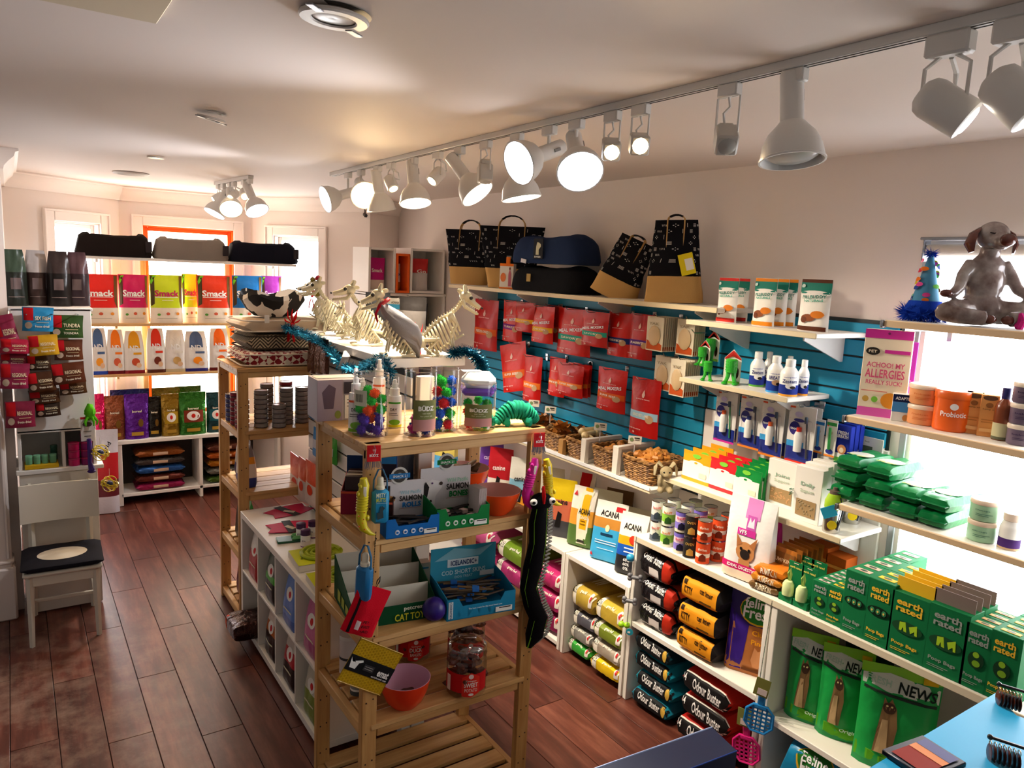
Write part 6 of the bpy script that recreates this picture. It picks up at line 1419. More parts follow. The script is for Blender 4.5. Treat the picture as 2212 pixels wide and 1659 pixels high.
# turquoise panel with rings of tags
ZT = 1.32
q = [on(2, ZT, *p) for p in ((2152, 1496), (1878, 1659), (2195, 1545), (2205, 1659))]
tq = empty('turquoise_stand', q[0]); tag(tq, 'turquoise display board at the lower edge with tag racks', 'display board')
c0 = q[0]; loc = [(p-c0) for p in q]; ex = loc[1]*1.25
poly = [(0, 0), (ex.x, ex.y), (ex.x+.1, ex.y-.16), (loc[2].x+.05, loc[2].y-.2), (loc[2].x, loc[2].y)]
MB().prism(poly, -.02, 0).build('board', mat('#2b9cc4', 'paint', .4), tq, smooth=False)
MB().prism([(loc[2].x+.04, loc[2].y-.02), (loc[2].x+.05, loc[2].y-.2), (loc[2].x+.2, loc[2].y-.2), (loc[2].x+.2, loc[2].y)], -.04, -.021).build('side_panel', mat('#d9cdbd', 'paint'), tq, smooth=False)
MB().box((-.1, -.16, -.68), (.06, .06, 1.28)).build('support_post', mat('#8a8a8a', 'plain', .4), tq)
def tag_rack(a, b, n, lb, sd):
    A, Bb = on(2, ZT+.05, *a), on(2, ZT+.05, *b); o = empty('tag_rack', A); tag(o, lb, 'tag rack', 'racks of round key tags'); d = Bb-A
    MB().tube([(0, 0, 0), d*1.15], .0035, 6).build('rod', mat('#1a1816', 'gloss'), o); MB().ball((0, 0, 0), .006, 8, 6).build('rod_tip', mat('#1a1816', 'gloss'), o)
    rz = math.atan2(d.y, d.x); side = Vector((-d.y, d.x, 0)).normalized()
    for i in range(n):
        p = d*((i+.3)/n); mb = MB()
        t_ = MB(); t_.lathe([(0, -.001), (.85, -.001), (1, 0), (.85, .001), (0, .001)], 14, (0, 0, 0), rotm('Y', 90)); t_.v = [(x*1.2, y*.016, z*.019) for x, y, z in t_.v]
        g = t_.build('key_tag', mat(['#4a1a10', '#5a2414', '#2a1712'][i % 3], 'gloss', .25), o, p+Vector((0, 0, -.034)), (0, 0, rz+.35))
        r_ = MB(); r_.tube([(0, .007*math.cos(R(a_)), .019+.007*math.sin(R(a_))) for a_ in range(0, 360, 45)], .0011, 5, True); r_.build('ring', mat('#d9b88a', 'plain', .2, 1), g)
tag_rack((2158, 1478), (2212, 1494), 7, 'rod of dark round key tags on the turquoise board, farther one', 1)
tag_rack((2139, 1592), (2212, 1616), 7, 'rod of dark round key tags on the turquoise board, nearer one', 2)
pc = on(2, ZT+.012, 2045, 1665); o = carton('photo_card', pc, R(-8), .13, .012, .1, mat('#1b1a24', 'gloss', .3), [], 'dark framed photo card lying on the turquoise board', 'card', top=[('r', -.85, .0, .1, .85, '#8a2a1c'), ('r', .0, .35, .1, .85, '#d98a5a'), ('r', .35, .85, .1, .85, '#6a6a8a')])
o.location.z = ZT+.001
# ================================================================ GOODS ON THE NEAR PINE RACK
RT = RTOP+.0005
def rt(px, py): return on(2, RT, px, py)
# picture box, pump bottles, tubs
B = rt(742, 912); carton('fountain_box', B+Vector((0, .04, 0)), R(-4), .19, .17, .15, mat('#b9aeb4', 'paper'), [('p', [(-1, 0), (.1, 0), (.1, 1), (-1, 1)], '#a89aa8'), ('p', [(-.7, .3), (-.3, .3), (-.2, .8), (-.5, .9), (-.8, .7)], '#6a5a6a'), ('e', -.1, .15, .14, .1, '#8a9a4a'), ('r', .2, .92, .05, .62, '#e6e2da'), ('r', .3, .85, .5, .52, '#55504a'), ('r', .3, .85, .42, .44, '#55504a'), ('r', .3, .8, .34, .36, '#55504a'), ('e', .55, .14, .2, .05, '#4a443c'), ('r', .15, 1, .66, .95, '#3a343c')], 'pale box with a product picture standing on the near rack top', top=[('r', -.9, .9, .3, .8, '#d8d4c8')])
def pump(px, py, r, h, lb, bc, low, trig=False):
    o = bottle(rt(px, py), R(-30), r, h*.78, lb, '#f0ece2', low, cap='#f4f2ee', capr=.62, caph=.16, neck=.86, group='pump bottles on the near rack', art=[('r', -.7, .7, .86, .92, bc), ('t', 'DRY', 0, .66, .1, '#2a2622', .6), ('r', -.5, .3, .52, .54, '#55504a'), ('r', -.5, .4, .46, .48, '#55504a'), ('e', .1, .22, .5, .1, '#7ab82a')])
    z = h*.78
    MB().lathe([(.011, z), (.011, z+.02), (.005, z+.022), (.005, z+.035)], 12).build('pump_collar', mat('#f4f2ee', 'plain', .35), o)
    if trig: MB().lathe([(.016, z), (.016, h), (0, h)], 14).build('clear_cap', CLEAR, o); MB().lathe([(.008, z+.02), (.008, h-.012), (0, h-.01)], 10).build('nozzle', mat('#f4f2ee'), o)
    else: MB().tube([(0, .006, h-.005), (0, -.012, h), (0, -.03, h-.006)], [.007, .008, .004], 8).build('pump_spout', mat('#f4f2ee'), o)
pump(768, 932, .028, .245, 'white pump bottle with an orange line, beside the picture box', '#e0582a', '#7ab82a')
pump(782, 916, .022, .20, 'small green and white spray bottle by the first tub', '#3a8a3a', '#d8d020', True)
pump(818, 892, .028, .25, 'white pump bottle standing behind the first tub', '#e0582a', '#7ab82a', True)
pump(851, 922, .030, .205, 'yellow and white spray bottle between two tubs', '#4aa02a', '#d8d020', True)
FUZZ = {}
def pompom(P, r, c, lb, sd, k=150, spark=False):
    key = (c, k, spark)
    if key not in FUZZ:
        rr = random.Random(len(FUZZ)); mb = MB()
        for i in range(k):
            d = Vector((rr.gauss(0, 1), rr.gauss(0, 1), rr.gauss(0, 1))).normalized(); t = d.orthogonal().normalized()
            t = Matrix.Rotation(rr.uniform(0, 6.28), 3, d) @ t*(.14 if spark else .1); mb.add([d*.35-t, d*.35+t, d*(.95+.12*rr.random())+t*.25, d*(.95+.1*rr.random())-t*.25], [(0, 1, 2, 3)])
        mb.ball((0, 0, 0), .78, 10, 8)
        FUZZ[key] = mb.mesh('pompom', mat(c, 'foil' if spark else 'fabric'), False)
    o = ob('pompom_ball', FUZZ[key], None, P); o.scale = (r, r, r); o.rotation_euler = (sd, sd*1.7, sd*.6); return tag(o, lb, 'cat toy', 'fuzzy balls in the clear tubs')
def clear_tub(px, py, r, h, lb, label_side=None, word='BÜDZ'):
    B = rt(px, py); o = empty('clear_tub', B, R(-32)); tag(o, lb, 'tub', 'clear tubs on the near rack')
    MB().lathe([(0, .002), (r, .002), (r, h)], 32, cap=False).build('wall', CLEAR, o)
    MB().lathe([(r*1.0, h-.003), (r*1.02, h), (r*1.0, h+.003), (r*.985, h)], 32, cap=False).build('rim', glass('#eef4ff', .05, .35), o)
    if label_side is not None:
        a0 = label_side; lb_ = MB(); lb_.lathe([(r*1.004, h*.28), (r*1.004, h*.58)], 14, cap=False, a0=a0-48, a1=a0+48); lb_.build('label', mat('#7a7d4a', 'paper'), o)
        lb2 = MB(); lb2.lathe([(r*1.004, h*.1), (r*1.004, h*.28)], 14, cap=False, a0=a0-48, a1=a0+48); lb2.build('label_foot', mat('#c08a86', 'paper'), o)
        def S(u, v): g = R(a0+u*48); n = Vector((math.cos(g), math.sin(g), 0)); return n*r*1.006+Vector((0, 0, h*(.28+.3*v))), n
        printed(o, S, r*2*.84, h*.3, [('t', word, 0, .6, .3, '#f4f0e0', 1.2, 0, .04), ('t', 'cat toys', 0, .32, .09, '#d8d4b0', .6), ('t', 'for your cat', 0, .18, .08, '#d8d4b0', .9)])
    return B
def fill(B, r, layers, note):
    """fuzzy balls packed in layers: (z, ball radius, colours)"""
    n = 0
    for z, br, cols in layers:
        m = len(cols)
        for i, c in enumerate(cols):
            g = i*6.283/max(1, m-1 if m > 4 else m)+z*9; rad = 0 if (m > 4 and i == m-1) else r-br*1.13
            cn = {'g': ('#2fb83c', 'green'), 'o': ('#f0561e', 'orange'), 'p': ('#5a3aa8', 'violet'), 'b': ('#2a62d0', 'blue'), 'r': ('#d8262e', 'red'), 'm': ('#d0189a', 'magenta tinsel'), 'n': ('#1838b8', 'navy tinsel'), 'y': ('#c8d820', 'lime')}[c]
            pompom(B+Vector((rad*math.cos(g), rad*math.sin(g), z)), br, cn[0], f'{cn[1]} fuzzy ball in the {note}', n, spark=c in 'mn'); n += 1
Bt = clear_tub(800, 938, .068, .235, 'clear tub packed with violet, orange and green balls', None)
fill(Bt, .066, [(.024, .0225, 'ppppp'), (.062, .0225, 'ppppo'), (.1, .0225, 'ogogr'), (.138, .0225, 'gogg'), (.166, .022, 'go')], 'first tub')
mbx = [o for o in COL.objects if o.name.startswith('clear_tub')][-1]
tubs = [o for o in COL.objects if o.name.split('.')[0] == 'clear_tub']
def tub_sticker(o, r, a0, z0, z1, c):
    s = MB(); s.lathe([(r*1.006, z0), (r*1.006, z1)], 8, cap=False, a0=a0-26, a1=a0+26); q = s.build('sticker', mat(c, 'paper'), o)
    for i in range(7):
        g = R(a0-14+i*4); d = Vector((math.cos(g), math.sin(g), 0)); MB().box(d*r*1.01+Vector((0, 0, (z0+z1)/2)), (.0008, .0012 if i % 2 else .0022, (z1-z0)*.5), 0, rotm('Z', a0-14+i*4)).build('barcode_bar', mat('#1c1a1a', 'paper'), q)
tub_sticker(tubs[0], .068, -120, .12, .18, '#d8d8c0')
Bt = clear_tub(906, 938, .062, .25, 'clear tub with magenta and navy tinsel balls at the bottom', -62)
fill(Bt, .06, [(.026, .024, 'mnmn'), (.068, .024, 'mm'), (.09, .02, 'm')], 'second tub')
Bt = clear_tub(957, 928, .058, .25, 'clear tub stuffed with blue and green mesh balls', None)
fill(Bt, .056, [(.026, .024, 'ggbr'), (.07, .024, 'bgbg'), (.114, .024, 'bbrb'), (.158, .024, 'grgb'), (.2, .024, 'ggb')], 'third tub')
Bt = clear_tub(1030, 924, .074, .19, 'wide clear tub with a purple and white top', -85)
fill(Bt, .07, [(.024, .022, 'yrrgy'), (.066, .022, 'rrggp'), (.108, .022, 'ggg')], 'wide tub')
wt_ = [o for o in COL.objects if o.name.split('.')[0] == 'clear_tub'][-1]
MB().box((0, 0, .155), (.13, .11, .03), .012).build('purple_tray', mat('#6a3ab0', 'plain', .4), wt_)
MB().box((.0, 0, .2), (.14, .12, .065), .028).build('white_lid', mat('#f2efe8', 'plain', .45), wt_)
MB().box((-.03, 0, .236), (.08, .05, .002), .0005, rotm('Z', 15)).build('price_card', mat('#f0ece0', 'paper'), wt_)
# knotted green rope animal
B = rt(1110, 918); o = empty('rope_toy', B, R(-20)); tag(o, 'green knotted rope animal toy on the corner of the near rack', 'dog toy')
rp = mat('#1c8a68', 'fabric'); mb = MB(); n = 90
path = [Vector((-.085, -.02, .02)), Vector((-.055, -.01, .045)), Vector((-.01, 0, .068)), Vector((.04, .005, .062)), Vector((.08, .01, .035)), Vector((.1, .012, .015))]; rad = [.018, .026, .036, .036, .026, .014]
def at_(t):
    x = t*(len(path)-1); i = min(int(x), len(path)-2); f = x-i; return path[i].lerp(path[i+1], f), rad[i]*(1-f)+rad[i+1]*f
for q in range(17):
    p, r = at_((q+.5)/17); p2, _ = at_(min(1, (q+.9)/17)); d = (p2-p).normalized(); a = d.orthogonal().normalized(); b = d.cross(a)
    mb.tube([p+(a*math.cos(g*.524)+b*math.sin(g*.524))*r for g in range(12)], .0062, 5, True)
mb.tube([at_(i/10)[0] for i in range(11)], [at_(i/10)[1]*.93 for i in range(11)], 10)
mb.build('body', rp, o)
for x, s in ((-.04, -1), (-.03, 1), (.055, -1), (.06, 1)): MB().ball((x, s*.032, .02), (.017, .016, .02), 8, 6, jit=.5).build('leg_knot', rp, o)
mb = MB(); [mb.ball((-.095+.009*math.cos(i*1.3), -.024+.016*math.sin(i*2.1), .024+.012*math.sin(i*1.9)), .012, 7, 5, jit=.4) for i in range(9)]; mb.build('head_knots', rp, o)
# ---- shelf two: salmon displays, bowls, bar cartons
Z2 = RZ[3]+.0005
def tray_box(x0, x1, yb, yt, Z, rz, dep, back, front, c, c2, lb, art, ci, badge=None, dots='#e8f0f8', col_in='#1a1410'):
    B, w, h = fit(Z, x0, x1, yt, yb, rz); o = empty('treat_display', B-facing(rz)*dep/2, rz); tag(o, lb, 'display box', 'counter display boxes on the near rack')
    m = mat(c, 'paper'); t = .003
    MB().box((0, 0, t/2), (w, dep, t)).build('bottom', m, o)
    MB().prism([(-w/2, 0), (w/2, 0), (w/2, front), (w*.34, front), (w*.28, front*.62), (-w*.28, front*.62), (-w*.34, front), (-w/2, front)], -dep/2, -dep/2+t, 'xz').build('front_wall', m, o)
    for s in (-1, 1): MB().prism([(-dep/2, 0), (dep/2, 0), (dep/2, back*.52), (dep*.1, back*.5), (-dep/2, front)], s*w/2-t/2, s*w/2+t/2, 'yz').build('side_wall', m, o)
    bw = MB().box((0, dep/2, back/2), (w, t, back), 0).build('back_card', mat(c2, 'paper'), o)
    printed(bw, lambda u, v: (Vector((u*w/2, dep/2-t/2, v*back)), Vector((0, -1, 0))), w, back, art)
    printed(o, lambda u, v: (Vector((u*w/2, -dep/2, v*front)), Vector((0, -1, 0))), w, front, [('e', -.6+.3*i, .3, .09, .13, dots) for i in range(4)]+[('e', -.6+.3*i, .3, .045, .06, c) for i in range(4)]+[('r', .4, .9, .1, .34, '#f0eee6'), ('r', .5, .85, .26, .31, '#222222')])
    if badge:
        bd = MB(); bd.lathe([(0, 0), (.036, 0), (.036, .003), (0, .003)], 22, (0, dep/2-.002, back+.022), rotm('X', 90)); bd = bd.build('badge', mat('#d9d5cc', 'paper'), o)
        MB().lathe([(.013, 0), (.027, 0), (.027, .004), (.013, .004)], 22, (0, dep/2-.003, back+.022), rotm('X', 90), cap=False).build('badge_ring', mat('#4a443e', 'paper'), o)
        rb = MB().box((0, dep/2-.007, back+.022), (.086, .002, .02), 0).build('badge_ribbon', mat(badge, 'paper'), o)
        printed(rb, lambda u, v: (Vector((u*.043, dep/2-.008, back+.012+v*.02)), Vector((0, -1, 0))), .086, .02, [('t', 'SNACK 21', 0, .5, .5, '#f4f4ee', 1.4)])
    rr = random.Random(ci); cm = mat(col_in, 'plain', .6)
    return o, w, dep, rr, cm, B
def sticks(o, w, dep, z, n, L, r, cols, label, group, sd, wrap=None):
    rr = random.Random(sd); base = o.matrix_world if False else None
    for i in range(n):
        mb = MB(); mb.tube([(-L/2, 0, 0), (0, rr.uniform(-.004, .004), .002), (L/2, 0, 0)], [r*.8, r, r*.7], 6, flat=.6)
        s = mb.build('dried_treat', mat(cols[i % len(cols)], 'plain', .55)); lx, ly = rr.uniform(-.25, .25)*w, rr.uniform(-.33, .3)*dep
        s.rotation_euler = (0, rr.uniform(-.08, .08), o.rotation_euler[2]+rr.uniform(-.5, .5))
        c, sn = math.cos(o.rotation_euler[2]), math.sin(o.rotation_euler[2]); s.location = o.location+Vector((lx*c-ly*sn, lx*sn+ly*c, z+.006*(i//3)))
        if wrap and i % 2 == 0: MB().box((0, 0, .001), (.028, r*2.6, r*1.6), .001).build('paper_band', mat(wrap, 'paper'), s)
        tag(s, label, 'dog treat', group)
SAL = lambda w1, c1: [('r', -1, 1, 0, .12, c1), ('t', 'Wild Pacific', .45, .72, .085, '#9ac0c8' if c1 != '#12803c' else '#9ac8a8', .85), ('t', 'SALMON', .45, .58, .13, '#2c2624', .9, 0, .03), ('t', w1, .5, .42, .13, c1, .75, 0, .04), ('r', .0, .9, .33, .34, '#b98a7a')]
DOG1 = [('p', [(-.95, .12), (-.35, .12), (-.35, .4), (-.15, .55), (-.25, .64), (-.55, .7), (-.85, .6)], '#c98a4a'), ('p', [(-.6, .12), (-.35, .12), (-.3, .36), (-.15, .52), (-.4, .5)], '#f0e8e0'), ('e', -.2, .6, .06, .035, '#2a2220'), ('e', -.55, .6, .035, .018, '#1a1210'), ('p', [(-.95, .15), (-.72, .2), (-.7, .52), (-.9, .58)], '#8a5a2c')]
DOG2 = [('p', [(-.95, .12), (-.45, .12), (-.4, .4), (-.15, .58), (-.2, .7), (-.55, .76), (-.85, .68)], '#efe8e4'), ('p', [(-.98, .3), (-.75, .34), (-.66, .6), (-.8, .72), (-.95, .55)], '#2a2422'), ('e', -.2, .66, .07, .04, '#4a3a34'), ('e', -.55, .68, .04, .02, '#5a3a6a'), ('e', -.6, .3, .05, .03, '#2a2422'), ('e', -.7, .2, .05, .025, '#2a2422')]
o1, w1, d1, *_ , B1 = tray_box(836, 948, 1158, 1060, Z2, R(-6), .17, .17, .075, '#1668b4', '#d9d2d0', 'blue salmon rolls display box with a beagle picture', DOG1+SAL('ROLLS', '#1f76c0'), 1, '#2a7ab8', col_in='#1a1410')
sticks(o1, w1, d1, .03, 9, .1, .009, ['#1c1512', '#251b16'], 'dark salmon roll lying in the blue display box', 'salmon rolls in the blue box', 1)
o1, w1, d1, *_ , B1 = tray_box(945, 1056, 1140, 1040, Z2, R(-6), .19, .20, .085, '#0f7a38', '#d9d2d0', 'green salmon bones display box with a dalmatian picture', DOG2+SAL('BONES', '#12803c'), 2, '#12803c', dots='#e0f0e0')
sticks(o1, w1, d1, .03, 9, .1, .01, ['#241a14', '#1a1410'], 'dark salmon bone lying in the green display box', 'salmon bones in the green box', 2, '#c9b0a8')
def bowl(P, r, h, c, ci, lb, fillc=None, n=0, grp='plastic bowls on the near rack'):
    o = empty('plastic_bowl', P); tag(o, lb, 'bowl', grp); t = .003
    MB().lathe([(0, 0), (r*.5, 0), (r*.72, h*.22), (r*.9, h*.6), (r, h)], 32, cap=False).build('outer_wall', mat(c, 'gloss', .25), o)
    MB().lathe([(r, h), (r-t, h), (r*.9-t, h*.6), (r*.72-t, h*.22+t), (r*.5, t), (0, t)], 32, cap=False).build('inner_wall', mat(ci, 'gloss', .3), o)
    return o
bowl(on(2, Z2, 1070, 1106), .105, .1, '#ee4a14', '#f0b0a4', 'orange bowl with pink inside at the edge of the second shelf')
bowl(Vector((1.70, 2.86, Z2)), .115, .11, '#ee4a14', '#eab0a6', 'orange bowl of dried chips farther back on the second shelf')
rr = random.Random(8)
for i in range(14):
    mb = MB(); mb.ball((0, 0, 0), (.03, .022, .006), 8, 5, jit=.9); c = mb.build('dried_chip', mat(['#6a5038', '#8a7058', '#54402c'][i % 3], 'plain', .7), None, Vector((1.70+rr.uniform(-.06, .06), 2.86+rr.uniform(-.06, .06), Z2+.07+.004*i)), (rr.uniform(-.5, .5), rr.uniform(-.5, .5), i)); tag(c, 'brown dried chip in the back orange bowl', 'dog treat', 'dried chips in the back bowl')
for i in range(3):
    p = on(2, Z2+.03, 1082, 1095); mb = MB(); mb.ball((0, 0, 0), (.03, .026, .014), 10, 6, jit=.6); c = mb.build('dried_chip', mat('#7a684e', 'plain', .7), None, p+Vector((.03*i-.03, .02*i, 0)), i); tag(c, 'pale brown chew in the front orange bowl', 'dog treat', 'chews in the front bowl')
rr = random.Random(3)
pst = on(2, Z2, 1042, 1128)
for i in range(7):
    mb = MB(); mb.box((0, 0, .06), (.0022, .13, .12), 0, rotm('X', -8)); c = mb.build('paper_bag', mat('#e0d2cc', 'paper'), None, pst+Vector((-.012+.0052*i, .06, .012)), (0, R(4), R(-12))); tag(c, 'folded white paper bag standing between box and bowl', 'paper bag', 'folded paper bags by the bowl')
def bar_carton(x0, x1, yt, yb, c, edge, lb, i):
    B, w, h = fit(Z2, x0, x1, yt, yb, R(-20)); o = empty('bar_carton', B+Vector((.0, .07, 0)), R(-30)); tag(o, lb, 'carton', 'bar cartons on the second shelf'); m = mat(c, 'paper'); w = .1; d = .15; h = .14
    MB().box((0, 0, .002), (w, d, .004)).build('bottom', m, o); MB().box((0, -d/2, h*.35), (w, .003, h*.7)).build('front_wall', m, o); MB().box((0, d/2, h*.75), (w, .003, h*1.5)).build('back_card', mat(edge, 'paper'), o)
    for s in (-1, 1): MB().prism([(-d/2, 0), (d/2, 0), (d/2, h), (-d/2, h*.7)], s*w/2-.0015, s*w/2+.0015, 'yz').build('side_wall', m, o)
    MB().box((0, -d/2-.002, h*.66), (w, .001, .008)).build('edge_band', mat('#d85a3a', 'paper'), o)
    printed(o, lambda u, v: (Vector((-w/2-.0016, -u*d/2, v*h*.8)), Vector((-1, 0, 0))), d, h*.8, [('r', -.7, .2, .2, .6, '#5a3a3a'), ('t', 'bars', -.3, .45, .14, '#e8d8d0', .6), ('r', .3, .7, .3, .7, '#c9b8b0')])
    for q in range(8):
        bmb = MB(); bmb.box((0, 0, .075), (.075, .012, .15), .002); b = bmb.build('snack_bar', mat(['#3a2420', '#4a2e26', '#d8ccc4'][q % 3], 'film'), None, o.location+Vector((math.cos(R(-30))*0-math.sin(R(-30))*(-.06+.016*q), math.cos(R(-30))*(-.06+.016*q), .006)), (R(-3), 0, R(-30))); tag(b, f'dark wrapped snack bar in the {"first" if i == 0 else "second"} bar carton', 'snack bar', 'snack bars in cartons')
bar_carton(712, 745, 1060, 1150, '#8a1e3a', '#16325e', 'crimson carton of snack bars at the back of the second shelf', 0); 
bar_carton(752, 785, 1070, 1165, '#3a1c16', '#2a2430', 'dark brown carton of snack bars nearer the post', 1)
for i, (xx, yy) in enumerate(((1.16, 2.83), (1.20, 2.66))):
    q = [o for o in COL.objects if o.name.split('.')[0] == 'bar_carton'][i]; dlt = Vector((xx, yy, Z2))-q.location; q.location += dlt
    for o in COL.objects:
        if o.name.split('.')[0] == 'snack_bar' and ('first' in o['label']) == (i == 0): o.location += dlt
carton('blue_box', Vector((1.32, 2.9, Z2)), 0, .12, .2, .1, mat('#1a4a9a', 'paper'), [('r', -.9, .9, .7, .95, '#2f8ad0')], 'blue box at the back of the second shelf')
# ---- shelf three: cat toy trays, purple ball, cod skin box
Z3 = RZ[2]+.0005
cT = empty('cat_toy_tray', Vector((1.225, 2.645, Z3)), R(-8)); tag(cT, 'dark green stepped cat toy tray with white inside', 'display box')
gm, wm = mat('#0e4a2a', 'paper'), mat('#e2dccb', 'paper')
for i, (y, h) in enumerate(((-.12, .075), (-.02, .11), (.1, .15), (.2, .19))):
    MB().box((0, y, h/2), (.34, .003, h)).build('divider_wall' if i else 'front_wall', wm if i else gm, cT)
for s in (-1, 1): MB().prism([(-.12, 0), (.2, 0), (.2, .19), (-.12, .075)], s*.17-.0015, s*.17+.0015, 'yz').build('side_wall', gm, cT)
MB().box((0, .04, .002), (.34, .32, .004)).build('bottom', wm, cT)
printed(cT, lambda u, v: (Vector((u*.17, -.1215, v*.075)), Vector((0, -1, 0))), .34, .075, [('t', 'petcrest', .45, .72, .26, '#e8f0d8', .5), ('t', 'CAT TOYS', .38, .3, .4, '#d8d83a', .8)])
printed(cT, lambda u, v: (Vector((-.172, -u*.16+.04, v*.12)), Vector((-1, 0, 0))), .32, .12, [('r', .3, .6, .2, .5, '#a8b048'), ('r', -.1, .2, .2, .55, '#a8b048'), ('r', -.5, -.2, .2, .6, '#a8b048')])
for i in range(4):
    o = MB().ball((0, 0, 0), (.022, .016, .012), 10, 7).build('toy_mouse', mat(['#2a8a3a', '#5ac04a', '#d8d8d0', '#3a7ad0'][i], 'fabric'), None, Vector((1.16+.05*i, 2.66-.01*i, Z3+.02)), i); tag(o, ['dark green toy mouse in the cat toy tray', 'light green toy mouse in the cat toy tray', 'white toy mouse in the cat toy tray', 'blue toy mouse in the cat toy tray'][i], 'cat toy', 'toy mice in the tray')
    MB().tube([(.018, 0, 0), (.04, .005, .004)], .0015, 5).build('tail', mat('#d8c0b0'), o)
p = on(2, Z3+.055, 938, 1312); o = MB().ball((0, 0, 0), .048, 28, 18).build('rubber_ball', mat('#2c1878', 'rubber'), None, Vector((p.x, p.y, Z3+.0485))); tag(o, 'large purple rubber ball on the third shelf', 'ball')
MB().tube([(.0482*math.cos(R(a)), .0482*math.sin(R(a))*.3, .05*math.sin(R(a))*.0+.0482*math.sin(R(a))*.95) for a in range(0, 360, 15)], .0006, 4, True).build('mould_seam', mat('#221060', 'rubber'), o)
o1, w1, d1, *_ , B1 = tray_box(968, 1112, 1330, 1200, Z3, R(-8), .21, .225, .09, '#1f86b0', '#3a9cba', 'pale blue cod skin display box on the third shelf', [('p', [(-.9, .75), (-.3, .98), (.4, .9), (.9, .98), (.5, .78)], '#86c4d4'), ('r', -.5, .45, .6, .76, '#e0eef0'), ('t', 'ICELANDIC+', 0, .68, .1, '#173a6a', .8), ('t', 'COD SHORT SKINS', 0, .5, .09, '#bfe4ea', 1.35), ('t', 'DOG TREAT', 0, .4, .05, '#a8d8e4', .55), ('r', -1, 1, 0, .3, '#1a5a9a'), ('r', .5, .95, .36, .46, '#dfe4e4')], 3, None, dots='#1f86b0')
sticks(o1, w1, d1, .05, 26, .15, .008, ['#5a4424', '#3a2a18', '#7a5a30', '#2a2018'], 'brown dried cod skin lying in the pale blue display box', 'cod skins in the pale blue box', 4, '#2f6fc0')
printed(o1, lambda u, v: (Vector((u*w1/2, -d1/2, v*.09)), Vector((0, -1, 0))), w1, .09, [('r', -.97, -.84, .1, .9, '#dbe8ea'), ('t', 'ICELANDIC+', -.905, .5, .09, '#1a4a7a', .5, 90), ('t', 'The best treats for the most loved pets', .1, .45, .1, '#c8e8f0', 1.0)])
carton('leaflet_box', Vector((1.47, 2.78, Z3)), R(-10), .05, .11, .05, mat('#e6ddd2', 'paper'), [('r', -.6, .6, .75, .82, '#4a90c0')], 'small white leaflet box behind the purple ball')
# ---- shelf four: jars, bowl, tubes
Z4 = RZ[1]+.0005
JR = mat('#5c2a16', 'plain', .6)
def jar(P, r, h, word, lb, k=1):
    o = empty('treat_jar', P, R(-34)); tag(o, lb, 'jar', 'clear treat jars on the fourth shelf')
    MB().lathe([(0, .002), (r*.96, .002), (r, .012), (r, h*.6), (r*.94, h*.66), (r, h*.72), (r*.93, h*.78), (r*.9, h*.8)], 32, cap=False).build('wall', glass('#f4e8e0', .06, .06), o)
    MB().lathe([(r*.97, h*.79), (r*.98, h*.83), (r*.93, h*.87), (r*.6, h*.94), (r*.4, h*.955), (.0, h*.955)], 32, cap=False).build('lid', glass('#f0e0d8', .12, .2), o)
    MB().box((0, 0, h*.975), (r*.9, r*.3, h*.05), .008).build('lid_grip', glass('#f0e0d8', .12, .25), o)
    MB().lathe([(r*1.004, h*.12), (r*1.004, h*.46)], 24, cap=False, a0=-165, a1=-15).build('label_band', mat('#c8181c', 'paper'), o)
    S = cyl_S(r*1.006, h*.62, 70); pts = [(-.12, .02), (.24, -.02), (.6, .1), (.6, .62), (.24, .78), (-.12, .62)]
    printed(o, S, 2*r*1.22, h*.62, [('p', [(a, b*.9+.1) for a, b in pts], '#e23022'), ('e', .24, .69, .1, .07, '#f0d8d0'), ('t', word.split()[0], .24, .45, .13, '#f6ece0', .55), ('t', word.split()[1], .24, .3, .1, '#f0c8b8', .5), ('t', 'Covington', .24, .57, .06, '#f6d8c8', .4), ('r', -.82, -.62, .2, .66, '#efe6d8'), ('e', .24, .18, .1, .04, '#f6ece0')])
    rr = random.Random(int(P.x*1e3)); n = 0
    mb = MB()
    for q in range(46):
        g, rd, z = rr.uniform(0, 6.28), r*.84*math.sqrt(rr.random()), h*rr.uniform(.09, .66); mb.ball((rd*math.cos(g), rd*math.sin(g), z), (.03, .014, .012), 7, 5, rotm('Z', rr.uniform(0, 180)), .6)
    mb.build('dried_slices', JR, o)['kind'] = 'stuff'
jar(on(2, Z4, 1006, 1488), .085, .245, 'SWEET POTATO', 'clear jar of sweet potato treats at the shelf front')
jar(Vector((1.66, 2.72, Z4)), .085, .245, 'SWEET POTATO', 'clear jar of sweet potato treats behind its twin')
jar(Vector((1.46, 2.86, Z4)), .08, .24, 'DUCK BANGERS', 'clear jar of duck treats at the back of the fourth shelf')
bowl(on(2, Z4, 873, 1520), .105, .12, '#ee3a14', '#e0a8c0', 'orange bowl with lilac inside on the fourth shelf')
p = on(2, Z4, 873, 1515); mb = MB(); mb.ball((0, 0, .03), (.05, .045, .012), 10, 6, jit=1.0); o = mb.build('dried_chip', mat('#6a4430'), None, p); tag(o, 'last brown scraps in the orange and lilac bowl', 'dog treat')
